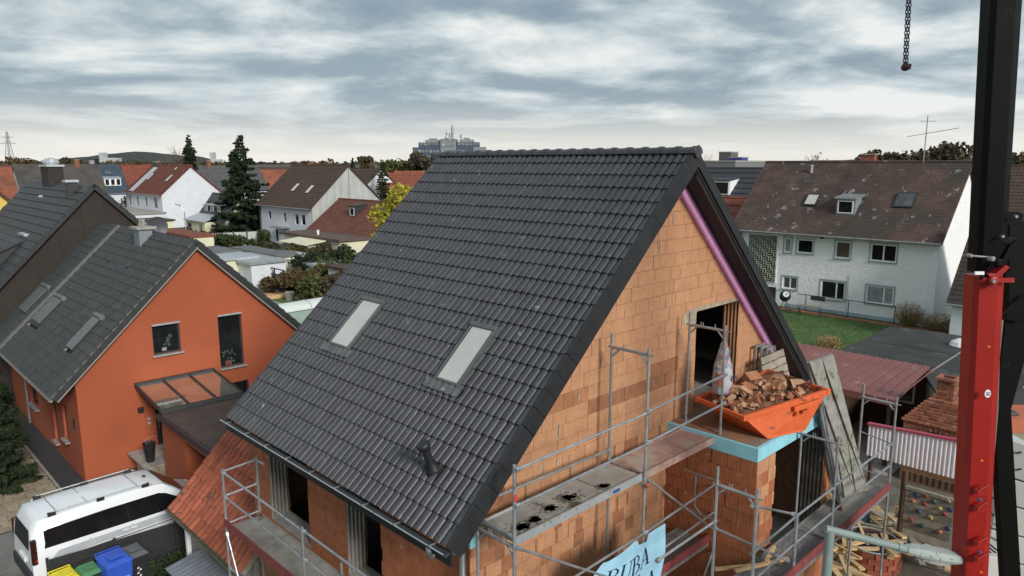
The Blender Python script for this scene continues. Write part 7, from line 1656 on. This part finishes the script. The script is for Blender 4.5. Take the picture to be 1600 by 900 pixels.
m.f = [(i, i + 1, n + 2 + i, n + 1 + i) for i in range(n)]; m.build('barrel_roof', pm('milky_sheet', (.60, .64, .62), .3, .06, 2, .05, 10), pt2, smooth=True)
MB().ob((go, gd, gn, V3((0, 0, 1))), 0, 7, .02, 1.48, 0, 1.5).build('wall_glazing', pm('pale_green_glazing', (.28, .38, .34), .25, .1, 1, .05, 10), pt2)
for q in (0.05, 3.4, 6.9):
    k = MB()
    for i in range(n): t, t2_ = pi * i / n, pi * (i + 1) / n; f_ = lambda t: go + gd * q + gn * (.75 - .76 * cos(t)) + V3((0, 0, 1.555 + .46 * sin(t))); k.tube(f_(t), f_(t2_), .025, 5)
    k.build('hoop', M_ALU, pt2)
for x, y, lb, mt, s in ((441, 458, 'small blue water barrel beside the slatted screen', MBL, .35), (434, 460, 'white garden bucket beside the blue barrel', M_WHITE, .22), (453, 469, 'grey stone trough on the allotment lawn', M_CONC, .4)):
    p = hz(x, y, 0); single(MB().lathe(p, [(s * .8, 0), (s, s * 1.6), (s * .9, s * 1.7), (s * .8, s * 1.5)], 12), 'garden_tub', mt, lb, 'tub', p)
for i, (x, y) in enumerate(((484, 466), (489, 468))):
    p = hz(x, y, 0); single(MB().lathe(p, [(.28, 0), (.20, .4), (.26, .8), (.12, 1.15), (.03, 1.3)], 9), 'wrapped_plant', M_WHITE, ['left', 'right'][i] + ' of two white fleece wrapped plants by the dark hedge', 'plant', p)
p = hz(425, 462, .1); single(MB().box((p[0] - 1.4, p[1] - 1, 0), (p[0] + 1.4, p[1] + 1, .3)), 'raised_bed', M_WOOD, 'low timber raised bed with bare soil on the allotment', 'raised bed', p)
c = hz(290, 352, 0); sl2 = thing('street_lamp', 'slim grey street lamp in front of the white blank gable', 'street lamp', (c[0] - 4, c[1] - 12, 0)); o_ = ORG[sl2.name]; q = V3(aty(288, 330, 92)); q.z = 0
sl2.location = W(q.x, q.y, 0); ORG[sl2.name] = tuple(q); MB().path([tuple(q), (q.x, q.y, 4.6), (q.x - .3, q.y + .25, 5.3), (q.x - .9, q.y + .75, 5.6)], .07, 6).build('pole', M_GALV, sl2); MB().box((q.x - 1.4, q.y + .65, 5.52), (q.x - .8, q.y + .95, 5.66)).build('head', M_WHITE, sl2)
# ================================================================ vegetation
def leafmat(name, c, var=.35, c2=None): return pm(name, c, .85, var, 1.1, .0, 5, col2=c2, spec=.2)
L_DK = leafmat('dark_needles', (.022, .036, .018), .5); L_HG = leafmat('hedge_leaf', (.035, .058, .022), .45, (.05, .06, .025)); L_OL = leafmat('olive_leaf', (.075, .085, .03), .4, (.10, .09, .035))
L_YL = leafmat('yellow_leaf', (.38, .33, .035), .3, (.28, .28, .04)); L_OR = leafmat('rust_leaf', (.105, .068, .032), .4, (.070, .066, .032)); L_BR = leafmat('brown_leaf', (.072, .058, .036), .4, (.048, .050, .028)); L_TH = leafmat('thuja_leaf', (.018, .030, .013), .5, (.028, .040, .018))
M_BARK = pm('bark', (.065, .050, .038), .95, .3, 6, .5, 20); M_TWIG = pm('pale_twigs', (.13, .105, .08), .95, .3, 6, .2, 20); M_STRAW = pm('straw_stems', (.30, .21, .10), .9, .3, 4, .2, 20, col2=(.20, .14, .07))
class LM:
    def __init__(s, rn): s.v = []; s.f = []; s.r = rn
    def leaf(s, p, a, b=None):
        r = s.r; d = V3((r.gauss(0, 1), r.gauss(0, 1), r.gauss(0, 1))).normalized(); e = d.orthogonal().normalized(); e = (e * cos(t_ := r.uniform(0, 6.28)) + d.cross(e) * sin(t_)); b = b or a * .7; o = len(s.v)
        s.v += [p - d * a - e * b * .3, p + e * b, p + d * a - e * b * .2, p - e * b]; s.f.append((o, o + 1, o + 2, o + 3))
    def cloud(s, c, rad_, n, a, hollow=.45, squash=1.0):
        r = s.r
        for _ in range(n):
            d = V3((r.gauss(0, 1), r.gauss(0, 1), r.gauss(0, 1))).normalized(); q = rad_ * (hollow + (1 - hollow) * r.random() ** .6); s.leaf(V3((c[0] + d.x * q, c[1] + d.y * q, c[2] + d.z * q * squash)), a * r.uniform(.6, 1.4))
    def mb(s): m = MB(); m.v = s.v; m.f = s.f; return m
def bush(name, label, p, w, h, lm, n=900, a=.09, lobes=7, seed=1, cat='shrub', group=None, depth=None, stems=True):
    rn = random.Random(seed); t = thing(name, label, cat, (p[0], p[1], p[2] if len(p) > 2 else 0), group); L = LM(rn); z0 = ORG[t.name][2]; depth = depth or w
    for i in range(lobes):
        r = min(w, h) * rn.uniform(.24, .36); L.cloud((p[0] + rn.uniform(-.5, .5) * (depth - r), p[1] + rn.uniform(-.5, .5) * (w - r), z0 + rn.uniform(.25, 1.0) * (h - r)), r, n // lobes, a, .35, .9)
    L.mb().build('foliage', lm, t)
    if stems:
        m = MB()
        for i in range(5): m.tube((p[0], p[1], z0), (p[0] + rn.uniform(-.3, .3) * w, p[1] + rn.uniform(-.3, .3) * w, z0 + h * .7), .03, 5, r1=.01)
        m.build('stems', M_BARK, t)
    return t
def conifer(name, label, p, H, R, lm, seed=1, dens=1.0, z0=.6, droop=.25, a=.16, group=None, ragged=.25):
    rn = random.Random(seed); t = thing(name, label, 'conifer', (p[0], p[1], 0), group); L = LM(rn); br = MB(); br.tube((p[0], p[1], 0), (p[0], p[1], H * .97), H * .018, 8, r1=.02)
    nl = int(H * 2.2)
    for i in range(nl):
        f_ = i / nl; z = z0 + (H - z0) * f_; r = R * (1 - f_) ** .85 * rn.uniform(1 - ragged, 1 + ragged * .5) + .12; k = max(4, int(9 * (1 - f_) + 4))
        for j in range(k):
            th = rn.uniform(0, 6.283); rr_ = r * rn.uniform(.7, 1.1); tip = V3((p[0] + rr_ * cos(th), p[1] + rr_ * sin(th), z - droop * rr_ + rr_ * .12)); st = V3((p[0], p[1], z)); 
            if rr_ > .5: br.tube(st, tip, .025, 3, r1=.008, cap=False)
            ns = max(2, int(rr_ * 9 * dens))
            for q in range(ns):
                u = rn.uniform(.25, 1.03); c = st.lerp(tip, u) + V3((rn.gauss(0, .10) * (1.2 - u) * 2, rn.gauss(0, .10) * (1.2 - u) * 2, -rn.random() * .22)); L.leaf(c, a * rn.uniform(.7, 1.4), a * .5)
    br.build('trunk', M_BARK, t); L.mb().build('crown', lm, t); return t
def baretree(name, label, p, H, seed=1, leaf=None, nleaf=0, spread=.5, tw=M_TWIG, a=.12, group=None, base=0, cat='tree'):
    rn = random.Random(seed); t = thing(name, label, cat, (p[0], p[1], base), group); m = MB(); ends = []
    def grow(q, d, L, r, lev):
        e = q + d * L; m.tube(q, e, r, 5 if lev < 2 else 3, r1=r * .7, cap=False)
        if lev >= 5: ends.append(e); return
        for i in range(3 if lev < 4 else 2):
            nd = (d + V3((rn.gauss(0, spread), rn.gauss(0, spread), rn.gauss(.12, spread * .6)))).normalized(); grow(e, nd, L * rn.uniform(.66, .86), r * .62, lev + 1)
        if lev > 1: ends.append(e)
    grow(V3((p[0], p[1], base)), V3((0, 0, 1)), H * .27, H * .022, 0); m.build('trunk', tw, t)
    if nleaf:
        L = LM(rn)
        for i in range(nleaf): e = rn.choice(ends); L.leaf(e + V3((rn.gauss(0, .3), rn.gauss(0, .3), rn.gauss(0, .3))), a * rn.uniform(.7, 1.4))
        L.mb().build('crown', leaf, t)
    return t
g0 = lambda x, Y: aty(x, 256, Y)
conifer('spruce_tree', 'tall ragged dark spruce standing between the cottage and the grey gable house', g0(377, 104), 14.9, 5.0, L_DK, 3, 2.6, .5, .10, .30, ragged=.4)
conifer('spruce_tree', 'slender tall spruce beside the bare tree on the left horizon', g0(297, 190), 18.2, 4.2, L_DK, 5, 1.3, 1, .2, .42, ragged=.35)
conifer('spruce_tree', 'small dark cone shaped conifer left of the yellow tree', g0(597, 140), 11.8, 2.6, L_DK, 6, 1.5, .3, .1, .26, ragged=.12)
conifer('spruce_tree', 'small dark spruce below the pale silo block', g0(152, 210), 12.4, 2.3, L_DK, 8, .9, .5, .15, .38)
conifer('spruce_tree', 'little dark spruce on the horizon left of the office block', g0(551, 330), 13.5, 3.0, L_DK, 9, .6, .5, .15, .55)
conifer('spruce_tree', 'tiny dark spruce above the long grey roof at the left', g0(59, 230), 11.5, 1.8, L_DK, 10, .9, .5, .1, .36)
baretree('bare_tree', 'pale bare tree with fine twigs left of the slender spruce', g0(268, 195), 15.5, 4, spread=.42)
baretree('bare_tree', 'pale bare tree rising above the mossy roof ridge', g0(1283, 150), 14.2, 7, L_BR, 60, .42, a=.2)
baretree('bare_tree', 'faint bare tree just right of the roof peak', g0(1103, 210), 14.0, 12, spread=.45)
baretree('bare_tree', 'bare shrubby tree behind the small dark conifer', g0(640, 120), 7.5, 13, L_BR, 500, .5, M_BARK, .2)
def crown_tree(name, label, p, H, w, lm, seed, n=2600, a=.28, group=None):
    rn = random.Random(seed); t = baretree(name, label, p, H * .9, seed, None, 0, .5, M_BARK, group=group); L = LM(rn)
    for i in range(11):
        th = rn.uniform(0, 6.28); q = rn.uniform(.1, .34) * w; zz1 = H * rn.uniform(.42, .88); L.cloud((p[0] + q * cos(th), p[1] + q * sin(th), zz1), w * rn.uniform(.13, .22), n // 11, a, .2, .85)
    L.mb().build('crown', lm, t); return t
crown_tree('yellow_tree', 'bright yellow autumn tree beside the left edge of the new roof', g0(630, 62), 9.0, 6.8, L_YL, 3, 5500, .13)
crown_tree('autumn_tree', 'rounded brown autumn tree behind the antenna on the right', g0(1375, 130), 13.2, 14, L_BR, 14, 3000, .42)
crown_tree('autumn_tree', 'wide olive brown tree mass right of the aerial', g0(1470, 150), 15.0, 20, L_BR, 15, 3600, .5)
crown_tree('autumn_tree', 'brown tree behind the black crane boom', g0(1560, 140), 13.8, 16, L_BR, 16, 3000, .45)
crown_tree('autumn_tree', 'rust coloured round tree on the horizon above the conifer ridge', g0(572, 300), 14.5, 9, L_OR, 17, 1200, .6)
crown_tree('autumn_tree', 'brown tree beneath the grey hill at the left', g0(100, 300), 13.5, 18, L_BR, 18, 1800, .7)
crown_tree('autumn_tree', 'rust tree at the left edge below the pylon', g0(30, 320), 13.5, 22, L_OR, 19, 1800, .7)
crown_tree('autumn_tree', 'dark brown tree in front of the office block', g0(665, 380), 15.5, 22, L_BR, 20, 2000, .8)
# distant wood belts
rn = random.Random(77); 
for nm, lm, x0, x1, Y0, Y1, h0, h1, n in (('brown_wood', L_BR, -40, 1660, 480, 900, 12.0, 15.5, 560), ('rust_wood', L_OR, -40, 700, 420, 700, 11.5, 15.0, 230), ('green_wood', L_OL, 600, 760, 380, 600, 13, 17, 70), ('olive_wood', L_OL, -40, 1660, 330, 560, 8, 10.4, 210), ('dark_wood', L_DK, -40, 1660, 500, 900, 12, 16.0, 110)):
    L = LM(rn)
    for i in range(n):
        Y = rn.uniform(Y0, Y1); c = g0(rn.uniform(x0, x1), Y); h = rn.uniform(h0, h1) + (3 if 780 < 0 else 0); w = rn.uniform(4, 8)
        for k in range(3): L.cloud((c[0] + rn.uniform(-w, w) * .5, c[1] + rn.uniform(-w, w) * .5, h * rn.uniform(.5, .75)), w * .42, 12, 1.3, .3, .9)
        L.cloud((c[0], c[1], h * .35), w * .5, 10, 1.6, .3, .9)
    o = single(L.mb(), nm, lm, {'brown_wood': 'distant brown autumn woodland along the horizon', 'rust_wood': 'distant rust coloured woodland along the left horizon', 'green_wood': 'distant green yellow trees left of the office block', 'olive_wood': 'distant olive shrubs and gardens between the far houses', 'dark_wood': 'scattered distant dark conifers along the horizon'}[nm], 'woodland', (0, 0, 0)); o['kind'] = 'stuff'
# wooded hill
def hill(name, xa, xb, Y, hmax, m, dep=700):
    mb = MB(); nx, ny = 46, 10; a, b = V3(g0(xa, Y)), V3(g0(xb, Y)); d = (b - a); L = d.length; d /= L; nrm_ = V3((-d.y, d.x, 0)); rh_ = random.Random(int(xa) + 9)
    for j in range(ny + 1):
        for i in range(nx + 1):
            s, t = i / nx, j / ny; h = hmax * (sin(pi * s) ** .55) * (sin(pi * t) ** .6) * (1 + .06 * sin(s * 17) + .04 * sin(s * 41)); p = a + d * (s * L) + nrm_ * (t * dep); mb.v.append((p.x, p.y, max(-1, h + rh_.uniform(-1, 1.5))))
    for j in range(ny):
        for i in range(nx): mb.f.append((j * (nx + 1) + i, j * (nx + 1) + i + 1, (j + 1) * (nx + 1) + i + 1, (j + 1) * (nx + 1) + i))
    return structure(mb, name, m)
M_HILL = pm('wooded_hill', (.038, .042, .038), .95, .35, .03, 1.0, .08, bdist=6)
hill('hill', 18, 262, 2300, 50, M_HILL); hill('hill', 215, 620, 2600, 14, M_HILL); hill('hill', 1180, 1700, 2500, 26, M_HILL); hill('hill', 700, 1300, 3000, 17, M_HILL)
# near hedges and shrubs
conifer('thuja_tree', 'dense dark conical thuja at the left edge beside the beige pavers', (-5.35, 20.6), 5.4, 1.05, L_TH, 31, 20.0, .1, .05, .10, ragged=.06)
bush('thuja_hedge', 'dark clipped evergreen behind the conical thuja at the left edge', (-5.9, 23.0), 3.0, 4.6, L_TH, 9000, .07, 14, 32, 'hedge')
for i, (x, Y, w, h, lm, lb) in enumerate(((330, 92, 4, 1.8, L_OL, 'olive shrub in front of the pale panel fence'), (380, 88, 6, 2.2, L_HG, 'green shrub mass left of the grey gable house'), (440, 78, 6, 2.4, L_BR, 'brown shrub row below the white house front'), (452, 66, 4.5, 2.6, L_OR, 'rust orange shrub below the white house front'), (474, 68, 5, 2.6, L_BR, 'dark brown shrub beneath the grey gable'), (490, 62, 5, 2.4, L_OL, 'olive shrub beside the little white chimney pipe'), (470, 58, 5, 2.2, L_OR, 'faded rust shrub right of the white shed'), (520, 60, 4, 2.8, L_HG, 'round green shrub left of the new roof edge'), (545, 62, 5, 3.4, L_HG, 'tall dark green shrub by the pale lean-to'), (532, 56, 4, 2.6, L_OR, 'brown orange shrub in front of the round green shrub'), (560, 52, 4, 2.6, L_BR, 'brown shrub beside the brown roofed hut'), (420, 70, 5, 1.8, L_OL, 'olive shrub behind the shed roofs'))):
    bush('garden_shrub', lb, g0(x, Y)[:2], w * 1.5, h * 1.15, lm, 2600, .16, 11, 40 + i, group='shrubs in the gardens')
for i, (x, Y, w, h, lm, lb) in enumerate(((345, 74, 5, 2.0, L_OL, 'olive shrub between the shed roofs left of the white shed'), (372, 66, 4, 1.8, L_BR, 'bare brown shrub on the left end of the white shed'), (408, 61, 3, 1.6, L_BR, 'small brown shrub in front of the white shed wall'), (500, 72, 6, 2.6, L_HG, 'dark green shrub below the brown felt shed'), (505, 53, 5, 2.8, L_OL, 'broad olive shrub beside the dark hedge'), (575, 60, 5, 3.6, L_HG, 'tall green shrub touching the new roof edge'), (458, 74, 5, 2.6, L_OL, 'olive shrub behind the rust orange shrub'), (232, 150, 14, 6, L_OL, 'olive tree group left of the white red roofed house'), (205, 140, 10, 5, L_BR, 'brown thicket between the slate house and white house'), (270, 96, 5, 2.4, L_BR, 'brown hedge in front of the low red roof'), (318, 94, 4, 2.2, L_OR, 'orange brown bush at the left end of the panel fence'))):
    bush('garden_shrub', lb, g0(x, Y)[:2], w, h, lm, 2200, .15, 10, 140 + i, group='shrubs in the gardens')
hp = [hz(x, y, 0) for x, y in ((478, 452), (500, 449), (525, 446))]
for i, p in enumerate(hp): bush('dark_hedge', ['left', 'middle', 'right'][i] + ' part of the tall dark evergreen hedge beside the new roof', (p[0], p[1]), 2.6, 3.4, L_TH, 3600, .10, 9, 60 + i, 'hedge', 'dark evergreen hedge')
bush('flowering_shrub', 'low yellowish shrub beside the greenhouse and roof edge', hz(502, 476, 0)[:2], 1.6, 1.1, L_YL, 700, .07, 6, 70)
p = hz(1440, 508, 0)
def twiggy(name, label, p, w, h, seed, lm=M_STRAW):
    rn = random.Random(seed); t = thing(name, label, 'shrub', (p[0], p[1], 0)); m = MB()
    for i in range(260):
        th, q = rn.uniform(0, 6.28), rn.random() ** .5; e = V3((p[0] + q * w / 2 * cos(th), p[1] + q * w / 2 * sin(th), h * rn.uniform(.55, 1.0) * (1 - .35 * q))); b = V3((p[0] + q * w * .12 * cos(th), p[1] + q * w * .12 * sin(th), 0)); m.tube(b, e, .014, 3, r1=.005, cap=False)
    m.build('stems', lm, t)
    L = LM(rn)
    for i in range(700): th, q = rn.uniform(0, 6.28), rn.random() ** .5; L.leaf(V3((p[0] + q * w / 2 * cos(th), p[1] + q * w / 2 * sin(th), h * rn.uniform(.3, 1.0) * (1 - .3 * q))), .045)
    L.mb().build('foliage', lm, t)
twiggy('bare_shrub', 'round straw coloured shrub at the corner of the white house', (42.0, 7.4), 1.9, 1.9, 81); twiggy('bare_shrub', 'lower wide straw coloured shrub right of the round one', (42.2, 5.6), 2.8, 1.3, 82)
twiggy('ornamental_grass', 'dry ornamental grass clump at the edge of the lawn by the felt roof', hz(1294, 548, 0)[:2], 1.5, 1.0, 83)
# low hedge strip between fence and lean-to
rn = random.Random(5); L = LM(rn)
for i in range(1500): L.leaf(V3((rn.uniform(-3.6, -2.5), rn.uniform(10.4, 11.7), rn.uniform(0, .45))), .045)
o = single(L.mb(), 'ground_cover', L_HG, 'green ground cover strip behind the black panel fence', 'ground cover', (-3, 11, 0)); o['kind'] = 'stuff'
# grass tufts on the lawn
L = LM(rn)
for i in range(9000): p = (rn.uniform(31, 41.4), rn.uniform(5.5, 17)); L.leaf(V3((p[0], p[1], .03)), .05, .02)
o = single(L.mb(), 'lawn_grass', M_GRASS, 'short green lawn grass in front of the white house', 'grass', (36, 10, 0)); o['kind'] = 'stuff'
